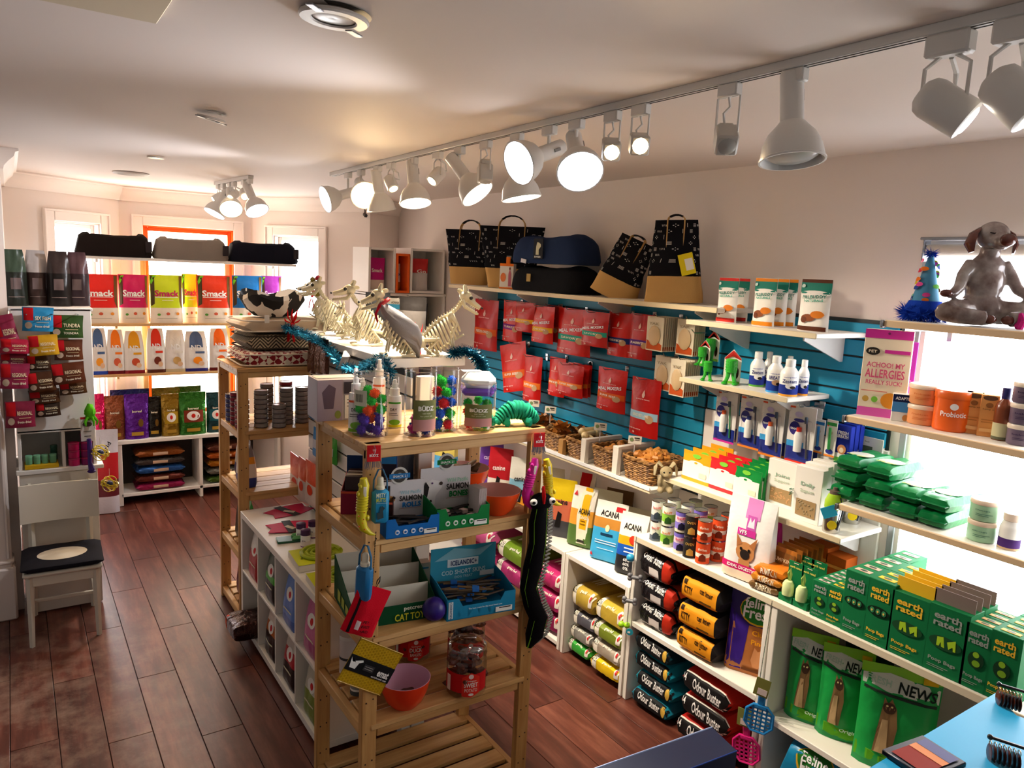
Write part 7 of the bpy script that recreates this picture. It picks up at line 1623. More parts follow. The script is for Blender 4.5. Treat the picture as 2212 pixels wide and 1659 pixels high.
for i, (x, y, r, h, c, c2, lb) in enumerate(((1.14, 2.83, .042, .2, '#cfc4bc', '#c85a1e', 'pale cardboard tube with a dark print, beside the post'), (1.13, 2.70, .035, .15, '#8a8880', '#4a4a48', 'grey bag shaped tin behind the honeycomb mat'), (1.125, 2.6, .028, .12, '#a8a89a', '#5a5f58', 'small grey tin behind the honeycomb mat'))):
    o = empty('treat_tube', (x, y, Z4)); tag(o, lb, 'tube', 'tubes on the fourth shelf')
    MB().lathe([(0, 0), (r, 0), (r, h*.93)], 22, cap=False).build('body', bands(((0, c2), (.14, '#e8e0d6'), (.2, c), (.5, '#3a3a3c'), (.56, c)), 'paper'), o); MB().lathe([(r*1.02, h*.92), (r*1.02, h), (0, h)], 22).build('cap', mat('#d8d0c6', 'paper'), o)
# ---- hanging toys on the rack posts
XL = RX0-.005; YF = RY0-.03
def hp(px, py, Y=YF): return on(1, Y, px, py)
def croc(P, c, lb, rz, tl, k=1.0, spots=None):
    o = empty('crocodile_toy', P, rz); o.rotation_euler[1] = tl; o.scale = (k, k, k); tag(o, lb, 'dog toy', 'ribbed crocodile toys hanging on the rack'); m = mat(c, 'rubber')
    mb = MB(); pts = [(0, 0, 0), (.004, 0, -.03), (.0, 0, -.07), (-.004, 0, -.12), (-.006, 0, -.17), (.004, 0, -.205), (.03, 0, -.228), (.05, 0, -.236)]; mb.tube(pts, [.014, .02, .021, .02, .021, .017, .009, .003], 12)
    for q in range(6): mb.tube([Vector((-.002-.0006*q+.0215*math.cos(R(a)), .0215*math.sin(R(a)), -.075-.011*q)) for a in range(0, 360, 30)], .003, 5, True)
    mb.build('body', m, o)
    for s in (-1, 1): MB().ball((-.012, s*.012, -.03), .008, 8, 6).build('eye_bump', m, o)
    for q, (x, z) in enumerate(((-.02, -.06), (-.02, -.15), (.018, -.16))): MB().ball((x, -.008, z), (.008, .01, .012), 8, 6).build('foot', m, o)
    if spots:
        for q in range(7): MB().ball((-.006+.012*math.sin(q*2.3), -.019, -.12-.014*q), (.003, .0015, .003), 6, 5).build('spot', mat(spots), o)
    MB().box((.004, -.0195, -.05), (.012, .002, .04), .001).build('mouth_patch', mat('#e8e0d0', 'paper'), o)
croc(hp(785, 1033), '#d8c81a', 'yellow crocodile toy with red spots hanging by the blue bottle', R(-15), 0, .92, '#e0421e')
croc(hp(1156, 990), '#e0189a', 'magenta crocodile toy hanging on the rack corner', R(-15), R(10), .92)
croc(hp(1180, 992), '#e6cc14', 'yellow crocodile toy hanging on the rack corner', R(-15), R(-10), .92, '#e07a1e')
def budz(px, py, lb, Y=YF):
    o = empty('toy_header_card', hp(px, py, Y), R(-12)); tag(o, lb, 'card', 'red header cards on the rack'); c = MB().box((0, 0, -.03), (.05, .002, .06), .0005).build('card', mat('#cf1c22', 'paper'), o)
    printed(c, lambda u, v: (Vector((u*.025, -.001, -.06+v*.06)), Vector((0, -1, 0))), .05, .06, [('t', "BÜD'Z", 0, .4, .2, '#f6ece4', 1.3, 0, .03), ('t', 'new', 0, .72, .1, '#f0a090', .4)])
    fr = MB(); rr = random.Random(px)
    for i in range(30): x = -.028+.0019*i; fr.box((x+rr.uniform(-.002, .002), .003, -.062+rr.uniform(-.006, .006)), (.0016, .0016, .05), 0, rotm('Y', (x*-500)))
    fr.build('grey_fringe', mat('#6e6872', 'fabric'), o)['kind'] = 'stuff'
    MB().tube([(0, -.004, .0), (.004, -.012, -.012), (0, -.014, -.03), (-.004, -.01, -.012)], .0018, 5, True).build('snap_hook', CHROME, o)
budz(808, 962, 'red header card on the near post above the blue bottle'); budz(1166, 935, 'red header card on the corner post above the crocodile toys')
def travel_bottle(P, lb, rz, tl, c, word=True, k=1.0):
    o = empty('travel_bottle', P, rz); o.rotation_euler[1] = tl; o.scale = (k, k, k); tag(o, lb, 'bottle', 'blue travel bottles hanging on the rack'); m = mat(c, 'rubber')
    b = MB().box((0, 0, -.11), (.062, .04, .13), .012).build('body', m, o)
    MB().lathe([(.017, -.045), (.017, -.035), (.012, -.03), (.012, -.005), (.008, 0), (0, .001)], 14).build('cap', mat('#e6dfc8', 'plain', .4), o)
    MB().tube([(-.026, 0, -.06), (-.024, 0, -.01), (-.008, 0, .028), (.008, 0, .028), (.024, 0, -.01), (.026, 0, -.06)], .006, 6, flat=.5).build('strap', mat('#1a5f88', 'rubber'), o)
    if word: printed(b, lambda u, v: (Vector((u*.031, -.0202, -.175+v*.13)), Vector((0, -1, 0))), .062, .13, [('t', 'MISTY', -.05, .86, .12, '#e8f0d0', 1.1), ('t', 'MUTTS', -.05, .72, .12, '#d8d84a', 1.1), ('p', [(-.4, .15), (.3, .2), (.2, .4), (.45, .48), (.1, .55), (-.1, .5), (-.2, .35), (-.5, .35)], '#3a4a4e'), ('r', -.6, .6, .62, .63, '#d0e8f0')])
travel_bottle(hp(822, 1030), 'blue travel bottle with white cap and dog print hanging on the near post', R(-12), 0, '#1583b0')
travel_bottle(hp(790, 1195, YF-.02), 'blue and white travel bottle hanging lower on the near post', R(-60), R(3), '#146fa8', False, 1.05)
# bead chain, red first aid pouch, honeycomb mat
mb = MB(); chain(mb, hp(812, 1150), hp(800, 1330), .0025); o = mb.build('bead_chain', DARKMET); tag(o, 'dark chain hanging on the near post between bottle and red pouch', 'chain')
o = empty('first_aid_pouch', hp(812, 1268, YF-.03), R(-14)); o.scale = (1.2, 1.2, 1.2); o.rotation_euler[1] = R(22); tag(o, 'red zip pouch marked for pet first aid hanging on the near post', 'pouch')
mb, S = pouch_mb(.105, .155, .03, 4, top=.98, wr=.006); b = mb.build('pouch_body', mat('#d8152a', 'fabric'), o, (0, 0, -.155)); printed(b, S, .105, .155, [('r', -.72, -.56, .02, .98, '#1c1216'), ('p', [(-.35, .12), (-.1, .12), (-.1, .3), (-.35, .3)], '#f0d8d8'), ('t', 'PET', .2, .3, .055, '#1c0a0e', .4), ('t', 'FIRST', .27, .21, .055, '#1c0a0e', .55), ('t', '+AID', .25, .12, .055, '#1c0a0e', .5)])
MB().tube([(0, 0, -.005), (.004, 0, .02), (0, 0, .035), (-.004, 0, .02)], .002, 5, True).build('clip', DARKMET, o)
o = empty('honeycomb_mat', hp(800, 1440, RY0-.0035), 0); o.scale = (1.35, 1, 1.35); o.rotation_euler[1] = R(33); tag(o, 'yellow honeycomb lick mat with a black paper band hanging on the near post', 'lick mat')
ym = mat('#c49a12', 'rubber'); MB().box((0, 0, 0), (.155, .004, .13), .002).build('sheet', ym, o)
hx = MB()
for i in range(17):
    for j in range(14):
        x, z = -.072+.009*i, -.06+.0092*j+(.0046 if i % 2 else 0)
        if abs(z) < .062: hx.tube([(x+.0046*math.cos(R(a)), -.0035, z+.0046*math.sin(R(a))) for a in range(0, 360, 60)], .001, 3, True)
hx.build('honeycomb_ridges', mat('#d8b01c', 'rubber'), o)['kind'] = 'stuff'
MB().tube([(s*.077, -.003, t*.064) for s, t in ((-1, -1), (1, -1), (1, 1), (-1, 1))], .0025, 6, True).build('edge_ridge', ym, o)
c = MB().box((0, -.006, -.005), (.157, .002, .045), .0005, rotm('Y', 0)).build('paper_band', mat('#17181a', 'paper'), o)
printed(c, lambda u, v: (Vector((u*.0785, -.007, -.0275+v*.045)), Vector((0, -1, 0))), .157, .045, [('p', [(-.85, .2), (-.6, .2), (-.55, .6), (-.4, .75), (-.45, .85), (-.7, .7), (-.85, .6), (-.95, .85)], '#f0f0ea'), ('t', 'emat', .6, .45, .42, '#f4f4ee', .5, 0, .03), ('r', -.3, .15, .3, .7, '#3a3a3c'), ('r', -.25, .1, .55, .58, '#b0b0a8'), ('r', -.25, .1, .42, .45, '#b0b0a8'), ('t', 'enrichment mat', .5, .14, .12, '#e0e0da', .7)])
# long black snake toy with striped belly
o = empty('snake_toy', hp(1168, 1080, YF-.02), R(-12)); o.scale = (1.6, 1, 1.32); tag(o, 'long black plush snake toy with green stripes and red tongue on the rack corner', 'dog toy')
bk_, gr_ = mat('#0d0c0f', 'fabric'), mat('#7ab82a', 'fabric')
pts = [(0, 0, -.02), (-.004, 0, -.07), (-.002, 0, -.14), (-.012, 0, -.22), (-.022, 0, -.29), (-.008, 0, -.35), (.012, 0, -.4), (.002, 0, -.46), (-.012, 0, -.5)]
rd = [.03, .036, .034, .038, .034, .036, .038, .036, .012]
MB().tube(pts, rd, 14, flat=.7).build('body', bk_, o)
mb = MB(); mb.ball((0, -.004, -.005), (.032, .03, .03), 12, 9); mb.build('head', bk_, o)
MB().tube([(0, -.02, .05), (.0, -.03, .02), (0, -.03, -.005)], [.008, .012, .009], 8, flat=.4).build('tongue', mat('#d01a1e', 'fabric'), o)
for s in (-1, 1):
    e = MB().ball((s*.026, -.022, .0), .011, 10, 8).build('eye', mat('#f0ece4', 'fabric'), o); MB().ball((s*.028, -.033, .0), .005, 8, 6).build('pupil', mat('#151214', 'fabric'), e)
    MB().tube([Vector(p)+Vector((s*r*.45, -r*.66, 0)) for p, r in zip(pts, rd)], .0022, 5).build('green_stripe', gr_, o)
sq = MB()
for i in range(46):
    t = i/45*7.6; a = min(int(t), 7); f = t-a; p = Vector(pts[a]).lerp(Vector(pts[a+1]), f); r = rd[a]*(1-f)+rd[a+1]*f
    sq.tube([p+Vector((r*.62, -r*.55, 0)), p+Vector((r*1.06, -r*.3, .003)), p+Vector((r*1.0, r*.1, 0))], .0035, 5)
sq.build('pleated_belly', mat('#9a988e', 'fabric'), o)
# ================================================================ CUBE SHELF
ZK = KTOP+.0005
def kt(px, py): return on(2, ZK, px, py)
mr = mat('#c8144a', 'paper')
for i, (px, py, a) in enumerate(((620, 1105, 20), (625, 1140, -5))):
    o = empty('felt_mat', kt(px, py)+Vector((0, 0, .001+.004*i)), R(a)); tag(o, ['crimson shaped card with a dark band, farther one on the cube shelf', 'crimson shaped card with a dark band, nearer one on the cube shelf'][i], 'card', 'crimson shaped cards')
    MB().prism([(-.13, -.06), (.02, -.1), (.15, -.07), (.13, 0), (.16, .06), (.03, .09), (-.12, .07), (-.1, 0)], 0, .003).build('sheet', mr, o, smooth=False); b = MB().box((0, 0, .0042), (.05, .2, .002), .0005).build('paper_band', mat('#1c1a1a', 'paper'), o)
    MB().box((0, -.02, .0056), (.03, .07, .001), 0, rotm('Z', 30)).build('print_mark', mat('#c9c0a8', 'paper'), o)
carton('training_booklet', kt(590, 1075)+Vector((0, .12, 0)), R(-16), .2, .012, .14, mat('#20283c', 'paper'), [], 'blue booklet lying at the back of the cube shelf', 'booklet', top=[('r', -1, 1, .0, .3, '#14161c'), ('t', 'NOSING', .1, .14, .16, '#d8dce8', 1.2), ('p', [(-1, .3), (1, .3), (1, 1), (.2, .8), (-.4, .6)], '#5a7ab0')])
for i, (px, py) in enumerate(((650, 1165), (660, 1180), (676, 1160))):
    bottle(kt(px, py), R(-40), .026, .095, ['white pill bottle with a purple cap, by the green tray', 'white pill bottle with a purple cap, nearest the maze box', 'white pill bottle with a purple cap, behind the post'][i], '#e6dcd0', '#6a2a6a', cap='#3c1248', capr=.95, caph=.3, neck=.95, group='purple capped bottles on the cube shelf', art=[('t', 'pro', 0, .6, .16, '#4a3a5a', .5)])
gt = empty('green_lick_tray', kt(622, 1168)+Vector((.02, 0, 0)), R(-10)); tag(gt, 'green shaped tray with two pale green rolls on the cube shelf', 'tray')
MB().box((0, 0, .006), (.16, .09, .012), .005).build('tray', mat('#0f5a34', 'plain', .4), gt)
for y in (-.022, .022): MB().box((.05, y, .022), (.1, .032, .022), .01, rotm('Y', -8)).build('roll', mat('#6aa86a', 'fabric'), gt)
for i, (px, py, z) in enumerate(((690, 1235, 0), (735, 1290, 0))):
    o = carton('maze_bowl_box', kt(px, py)+Vector((.03, .02, 0)), R(-4), .25-.0*i, .035, .22, mat('#e0d8c8', 'paper'), [('r', -.3, .1, .4, .6, '#2a2622')], ['flat white box with a yellow printed top on the cube shelf', 'second flat white and yellow box behind the near post'][i], 'box', 'maze bowl boxes', top=[('p', [(-1, 1), (-1, 0), (.2, 0), (-.3, .5), (-.4, 1)], '#c8cc1c'), ('t', 'slow feeder', -.65, .5, .06, '#4a5a10', .6, 70)])
    r_ = MB()
    for q, rr_ in enumerate((.1, .075, .05, .025)): r_.tube([(rr_*math.cos(R(a)), rr_*math.sin(R(a)), 0) for a in range(20*q, 20*q+320, 20)], .008 if q else .01, 6)
    r_.lathe([(0, -.006), (.1, -.006), (.11, .004)], 26, cap=False); r_.build('maze_bowl', mat('#a8b814', 'rubber'), o, (.02, .01, .044))
# bags standing in the cubes
KB = [(0, 1, .0, WF((0, '#14181a'), (.42, '#3aa02c'), (.55, '#3a4a3c')), 'black, green and grey bag in an upper cube'), (1, 1, 0, WF((0, '#4a6ab0'), (.2, '#5f86cc')), 'blue bag in an upper cube'), (2, 1, 0, WF((0, '#a84a7a'), (.3, '#c86a96')), 'pink bag in an upper cube near the post'), (3, 1, 0, WF((0, '#a81c22'), (.6, '#e0d8d0')), 'red and white bag in the farthest upper cube'),
      (3, 0, 0, None, ''), (2, 0, 0, WF((0, '#2a1612'), (.5, '#b8601c'), (.7, '#d8c8b8')), 'brown and orange bag in a lower cube'), (1, 0, 0, WF((0, '#241414'), (.45, '#b0202c'), (.7, '#c9c0b4')), 'red, dark and silver bag in a lower cube'), (0, 0, 0, WF((0, '#7a8a3a'), (.5, '#c8c4b0')), 'olive and cream bag in the nearest lower cube')]
for i, (c, r, _, m, lb) in enumerate(KB):
    if m is None: continue
    slot = {0: 2, 1: 1, 2: 0, 3: 3}[c] if r == 1 else c
    y = ky0+.038+cell*(slot+.5); z = .4045 if r else .0685
    pouch('food_bag', Vector((kx0+.015, y, z)), FR, .2, .285, .09, m, [('e', 0, .62, .5, .12, '#e8e4da'), ('e', .1, .62, .2, .06, '#c0262a'), ('r', -.6, .6, .3, .33, '#d8d0b0')], lb, 'bag', 'food bags in the cube shelf', i+50, box=True)
sack('foil_bag', Vector((kx0+.03, ky0+.038+cell*3.5, .0685)), FR, .24, .3, .11, mat('#3a1a10', 'foil'), [('p', [(-.9, .3), (-.5, .2), (-.6, .9), (-.9, .8)], '#e04a1a')], 'crumpled dark foil bag poking out of the farthest lower cube', 'bag', None, 7)
# ================================================================ FAR RACK: TINS, BEDS
ZQ = QZ[3]+.0005
def tins(px, py, n, X, c, lb, r=.042, h=.029, Y=None):
    P = on(2, ZQ, px, py) if Y is None else Vector((X, Y, ZQ))
    for i in range(n):
        o = empty('small_tin', P+Vector((0, 0, i*(h+.0005)))); tag(o, lb, 'tin', 'stacked tins on the far rack')
        if 'tinm' not in FUZZ:
            FUZZ['tinm'] = MB().lathe([(r*.94, 0), (r, .003), (r, h-.003)], 18, cap=False).mesh('body', mat('#8d8682', 'paper')); FUZZ['tinr'] = MB().lathe([(r*.97, h*.08), (r*1.03, h*.1), (r*1.03, h*.2)], 18, cap=False).mesh('rim', mat('#3a1c24', 'gloss')); FUZZ['tinl'] = MB().lathe([(r, h-.004), (r*1.02, h-.001), (r*.95, h), (r*.9, h-.003), (0, h-.003)], 18, cap=False).mesh('lid', mat('#b8b0ac', 'plain', .3, .8))
            FUZZ['tinx'] = MB().lathe([(r*.94, 0), (r, .003), (r, h-.003)], 18, cap=False).mesh('body', mat('#8a2a34', 'paper')); FUZZ['tiny'] = MB().lathe([(r*.94, 0), (r, .003), (r, h-.003)], 18, cap=False).mesh('body', mat('#4a4a7a', 'paper'))
        ob('body', FUZZ[c], o); ob('rim', FUZZ['tinr'], o); ob('lid', FUZZ['tinl'], o)
for X, Y, n, c, lb in ((1.15, 4.64, 6, 'tinx', 'red tin in the stack behind the post'), (1.15, 4.76, 7, 'tinx', 'red tin in the taller stack at the rack side'), (1.15, 4.88, 6, 'tiny', 'blue grey tin in the stack at the rack side'), (1.26, 4.62, 8, 'tinm', 'grey tin in the first tall stack beside the post'), (1.36, 4.58, 5, 'tinm', 'grey tin in the shortest front stack'), (1.43, 4.66, 8, 'tinm', 'grey tin in the tall middle stack'), (1.53, 4.66, 8, 'tinm', 'grey tin in the tall stack right of the middle'), (1.62, 4.82, 7, 'tinm', 'grey tin in a stack toward the rack back'), (1.66, 4.7, 4, 'tinm', 'grey tin in the low stack near the slat panel'), (1.36, 4.85, 8, 'tinm', 'grey tin in a tall stack at the rack back'), (1.5, 4.9, 8, 'tinx', 'red tin in a tall stack at the rack back')):
    tins(0, 0, n, X, c, lb, Y=Y)
def pattern(kind):
    m, nt, b = _new(kind); b.inputs['Roughness'].default_value = .9
    if kind == 'cow': r = _ramp(nt, _noise(nt, 9, 2, 'Object', .45).outputs[0], [(0, '#efe8dc'), (.5, '#14110f')], True)
    else:
        tc = nt.nodes.new('ShaderNodeTexCoord'); mp = nt.nodes.new('ShaderNodeMapping'); nt.links.new(tc.outputs['Object'], mp.inputs[0])
        if kind == 'chevron':
            sx = nt.nodes.new('ShaderNodeSeparateXYZ'); nt.links.new(mp.outputs[0], sx.inputs[0]); pp = nt.nodes.new('ShaderNodeMath'); pp.operation = 'PINGPONG'; pp.inputs[1].default_value = .05; nt.links.new(sx.outputs[0], pp.inputs[0])
            ad = nt.nodes.new('ShaderNodeMath'); nt.links.new(pp.outputs[0], ad.inputs[0]); a2 = nt.nodes.new('ShaderNodeMath'); nt.links.new(sx.outputs[1], a2.inputs[0]); nt.links.new(sx.outputs[2], a2.inputs[1]); nt.links.new(a2.outputs[0], ad.inputs[1])
            md = nt.nodes.new('ShaderNodeMath'); md.operation = 'PINGPONG'; md.inputs[1].default_value = .011; nt.links.new(ad.outputs[0], md.inputs[0]); mu = nt.nodes.new('ShaderNodeMath'); mu.operation = 'MULTIPLY'; mu.inputs[1].default_value = 90; nt.links.new(md.outputs[0], mu.inputs[0])
            r = _ramp(nt, mu.outputs[0], [(0, '#2a241c'), (.5, '#b5a486')], True)
        else:
            mp.inputs['Rotation'].default_value = (.6, .5, .78); ck = nt.nodes.new('ShaderNodeTexChecker'); ck.inputs['Scale'].default_value = 32; nt.links.new(mp.outputs[0], ck.inputs[0]); nz = _noise(nt, 60, 1); ad = nt.nodes.new('ShaderNodeMath'); ad.inputs[1].default_value = 0; nt.links.new(ck.outputs['Fac'], ad.inputs[0])
            r = _ramp(nt, ad.outputs[0], [(0, '#8a1520'), (.5, '#e8ddc8')], True)
    nt.links.new(r.outputs[0], b.inputs['Base Color']); return m
def cushion(w, l, t, loc, rz, m, lb, pipe=None, e=7):
    o = sack_mb(w, l, t, w*10, e, .14, .008)[0].build('pet_cushion', m, None, loc, rz); tag(o, lb, 'cushion', 'pet cushions piled on the far rack')
    if pipe:
        for z in (.12, .88): MB().tube([(w*.497*math.copysign(abs(math.cos(g))**.22, math.cos(g)), l*.497*math.copysign(abs(math.sin(g))**.22, math.sin(g)), t*z) for g in [i*math.pi/24 for i in range(48)]], .005, 5, True).build('piping', mat(pipe, 'fabric'), o)
    return o
QT = QTOP+.001
cushion(.66, .5, .085, (1.47, 4.8, QT), R(-2), pattern('houndstooth'), 'red and white houndstooth cushion at the bottom of the pile', '#ece2d0')
cushion(.56, .39, .1, (1.46, 4.86, QT+.088), R(2), pattern('chevron'), 'grey zigzag cushion second in the pile', '#4a4238')
cushion(.58, .39, .085, (1.45, 4.86, QT+.198), R(4), mat('#c9b49a', 'fabric'), 'plain beige cushion third in the pile', '#e6d8c4')
mb = MB(); n = 26; prof = [(.0, .02), (.12, .0), (.17, .04), (.215, .12), (.205, .15), (.19, .12), (.13, .07), (0, .06)]
mb.lathe(prof, n, cap=False); mb.v = [(x*(1+.1*math.cos(3*math.atan2(y, x))), y*.8*(1+.1*math.cos(3*math.atan2(y, x))), z+(.02*math.sin(4*math.atan2(y, x)) if z > .1 else 0)) for x, y, z in mb.v]
o = mb.build('cow_print_bed', pattern('cow'), None, (1.40, 4.84, QT+.292), .4); tag(o, 'round black and white cow print pet bed on top of the pile', 'pet bed')
MB().box((-.17, -.235, .2), (.03, .003, .05), .001).build('care_tag', mat('#ece8e0', 'fabric'), bpy.data.objects['pet_cushion.001'])
for i, (X, Y, z, m, w, h, lb) in enumerate(((1.15, 4.72, QZ[2], WF((0, '#2a3a8a'), (.2, '#e6e0d4'), (.5, '#f0a02a'), (.65, '#8a8a92')), .2, .3, 'white bag with an orange fruit print on the far rack'), (1.18, 4.9, QZ[2], WF((0, '#22346e'), (.3, '#d8d4ca')), .17, .3, 'white and navy bag on the far rack'), (1.16, 4.78, QZ[1], WF((0, '#15201a'), (.3, '#2a3030'), (.8, '#3aa04a')), .26, .3, 'dark bag with green edges low on the far rack'), (1.16, 4.78, QZ[0], WF((0, '#6a2a3a'), (.5, '#a84a2a')), .22, .3, 'maroon bag on the lowest board of the far rack'))):
    pouch('food_bag', Vector((X, Y, z+.001)), FR, w, h, .09, m, [('t', 'ND', 0, .6, .1, '#e8e4da', .7), ('e', .2, .3, .3, .1, '#d98a3a')], lb, 'bag', 'bags on the far rack', 60+i, box=True)
for i, (px0, px1, yt, yb) in enumerate(((622, 650, 985, 1072), (640, 662, 992, 1080), (655, 683, 1000, 1090))):
    B, w, h = fith(0, 1.47-.02*i, px0, px1, yt, yb, FR); pouch('hanging_pack', B, FR, w, h, .03, WF((0, '#d8c8bc'), (.5, '#e04a1a')), [('e', 0, .35, .4, .12, '#d8401c')], ['orange and pale hang pack, rearmost on the slat panel', 'orange and pale hang pack, middle one on the slat panel', 'orange and pale hang pack, front one on the slat panel'][i], 'pack', 'orange packs on the slat panel', i)
for i, (px0, px1, yt, yb, c) in enumerate(((664, 684, 820, 905, '#3a6a9a'), (672, 686, 925, 985, '#2a8ad0'), (705, 722, 945, 1000, '#3a9a2a'), (830, 850, 985, 1040, '#16204a'), (845, 885, 960, 1050, '#0f1730'), (815, 835, 965, 1030, '#1a3a2a'))):
    B, w, h = fith(0, 1.47, px0, px1, yt, yb, FR); pouch('hanging_pack', B, FR, max(w, .1), h, .03, mat(c, 'film'), [('r', -.6, .6, .3, .6, '#c8ccd8')] if i < 3 else [], ['steel blue pack high on the slat panel', 'bright blue pack lower on the slat panel', 'green pack by the near post on the slat panel', 'navy pack seen between the rack shelves', 'wide dark pack seen between the rack shelves', 'dark green pack seen between the rack shelves'][i], 'pack', 'packs hanging on the slat panel', i+5)
for i, px in enumerate((668, 690, 710)):
    B = on(0, 1.455, px, 805); pouch('gift_pack', Vector((B.x-.02*i, B.y, B.z)), FR, .13, .19, .03, mat('#5a2c10', 'foil'), [], ['amber foil pack hanging under the tinsel, first', 'amber foil pack hanging under the tinsel, second', 'amber foil pack hanging under the tinsel, third'][i], 'pack', 'amber foil packs', i)
# ================================================================ SKELETON DOGS ON THE TABLE TOP
BONE = mat('#cdc3a4', 'plain', .4); HOLE_ = mat('#1c1814')
def dog(px, py, rz, k, lb, hy=0, hp_=0, P=None, lift=0.0):
    o = empty('skeleton_dog', on(2, TZ, px, py) if P is None else P, R(rz)); o.scale = (k, k, k); tag(o, lb, 'ornament', 'dog skeletons on the island')
    sp_ = [Vector(p) for p in ((-.12, 0, .055), (-.1, 0, .09), (-.06, 0, .14), (-.01, 0, .185), (.04, 0, .212), (.075, 0, .245), (.095, 0, .28))]
    def sat(t): x = t*6; i = min(int(x), 5); return sp_[i].lerp(sp_[i+1], x-i)
    mb = MB(); mb.tube([sat(i/16) for i in range(17)], .0065, 6)
    for i in range(22): p = sat(i/21); mb.ball(p, (.011, .009, .011), 6, 5); mb.ball(p+Vector((-.006, 0, .01)), (.004, .003, .008), 5, 4)
    mb.build('spine', BONE, o)
    for i in range(10):
        p = sat(.2+.46*i/9); q = .03+.022*math.sin(math.pi*(i+1.5)/11.5); pts = [p+Vector((.012+.6*q*(1-math.cos(R(a)))*.9, q*.95*math.sin(R(a)), -q*1.15*(1-math.cos(R(a))))) for a in range(0, 360, 24)]
        MB().tube(pts, .0056, 6, True).build('rib', BONE, o)
    MB().tube([sat(.24)+Vector((.075, 0, -.075)), sat(.66)+Vector((.07, 0, -.1))], .006, 6).build('breastbone', BONE, o)
    for s in (-1, 1):
        mb = MB(); mb.tube([(.035, s*.03, .2), (.07, s*.036, .165), (.045, s*.036, .105)], [.012, .009, .009], 7); mb.ball((.04, s*.032, .195), (.016, .006, .026), 8, 6)
        for dx in (-.005, .005): mb.tube([(.045+dx, s*.036, .105), (.06+dx, s*.036, .025)], .0048, 6)
        mb.ball((.046, s*.036, .105), .011, 8, 6); mb.ball((.075, s*.036, .009), (.022, .012, .009), 8, 6); mb.build('front_leg', BONE, o)
        mb = MB(); mb.tube([(-.1, s*.035, .075), (-.02, s*.055, .085)], [.011, .009], 7); mb.ball((-.02, s*.055, .085), .011, 8, 6)
        for dy in (-.004, .004): mb.tube([(-.02, s*.055+dy, .085), (-.075, s*.055+dy, .018)], .005, 6)
        mb.tube([(-.075, s*.055, .016), (-.01, s*.056, .007)], .007, 6); mb.build('hind_leg', BONE, o)
    mb = MB(); mb.ball((-.1, 0, .07), (.026, .042, .028), 10, 8); mb.build('pelvis', BONE, o)
    MB().tube([(-.125, 0, .045), (-.16, .015, .02), (-.175, .055, .014), (-.155, .1, .016)], [.008, .007, .005, .003], 6).build('tail', BONE, o)
    h = ob('skull', None, o, (.1, 0, .285), (0, R(hp_), R(hy))); h.empty_display_size = .01
    mb = MB(); mb.ball((.005, 0, .018), (.034, .029, .028), 12, 9); mb.tube([(.02, 0, .012), (.06, 0, .0), (.092, 0, -.006)], [.024, .018, .014], 10, flat=.85)
    for s in (-1, 1): mb.tube([(-.008, s*.02, .04), (-.02, s*.03, .062), (-.012, s*.034, .04)], [.012, .009, .004], 7); mb.ball((.028, s*.021, .022), (.012, .007, .012), 8, 6)
    mb.ball((-.03, 0, .03), (.02, .006, .012), 8, 6); c = mb.build('cranium', BONE, h)
    for s in (-1, 1): MB().ball((.03, s*.0255, .022), (.0095, .006, .0095), 9, 7).build('eye_socket', HOLE_, h)
    MB().ball((.102, 0, -.002), (.006, .008, .006), 8, 6).build('nose_hole', HOLE_, h)
    mb = MB()
    for s in (-1, 1): mb.tube([(-.005, s*.023, -.002), (.02, s*.02, -.03), (.085, s*.01, -.038)], [.009, .009, .007], 7)
    mb.ball((.088, 0, -.037), (.01, .013, .007), 8, 6); mb.build('lower_jaw', BONE, h)
    mb = MB()
    for s in (-1, 1):
        for i in range(5): mb.lathe([(.0028, 0), (0, -.009)], 5, (.045+.011*i, s*.013, -.011)); mb.lathe([(.0026, 0), (0, .008)], 5, (.04+.011*i, s*.012, -.031))
    mb.build('teeth', mat('#efe8d6', 'gloss', .3), h)
    return o
D1 = dog(954, 768, -28, 1.0, 'white dog skeleton sitting at the table edge, facing the red pouches', 0, 22)
D2 = dog(862, 770, 158, .98, 'dog skeleton dressed in a grey fleece coat with red collar', 0, 12)
D3 = dog(795, 746, 165, .98, 'ivory dog skeleton directly behind the grey coated one', 0, 0)
D4 = dog(722, 725, 160, .98, 'ivory dog skeleton with a red and gold bauble on its head', 5, 5)
D5 = dog(760, 732, 185, .62, 'small ivory dog skeleton crouching between the big ones', 15, 25)
D6 = dog(702, 712, 170, .92, 'ivory dog skeleton with a red ribbon, nearest the cow print bed', 10, 0)
# fleece coat on the second dog
mb = MB(); n, V = 30, []
pth = [(-.12, .05, .075), (-.1, .095, .085), (-.06, .12, .09), (-.02, .15, .085), (.02, .18, .075), (.05, .205, .06), (.075, .235, .042), (.085, .25, .034)]
for x, z, r in pth:
    for i in range(n):
        g = 2*math.pi*i/n; q = 1+.28*noise.noise(Vector((x*26, math.cos(g)*2.5, math.sin(g)*2.5))); dr = max(0, -math.cos(g))
        V.append(Vector((x+.01+.25*r*(1-math.cos(g))*.4, r*.8*math.sin(g)*q, z+.02+r*.62*math.cos(g)*q-.01-(.03*dr if x < .03 else 0))))
F = [(j*n+i, j*n+(i+1) % n, (j+1)*n+(i+1) % n, (j+1)*n+i) for j in range(len(pth)-1) for i in range(n)]
mb.add(V, F); coat = mb.build('fleece_coat', mat('#8d8b8f', 'fabric'), None, D2.location, D2.rotation_euler[2]); coat.scale = D2.scale; tag(coat, 'grey fleece coat worn by a dog skeleton', 'coat')
MB().lathe([(.036, -.008), (.04, 0), (.036, .01)], 18, (.083, 0, .262), rotm('Y', 35), cap=False).build('red_collar', mat('#b0142a', 'gloss', .3), coat)
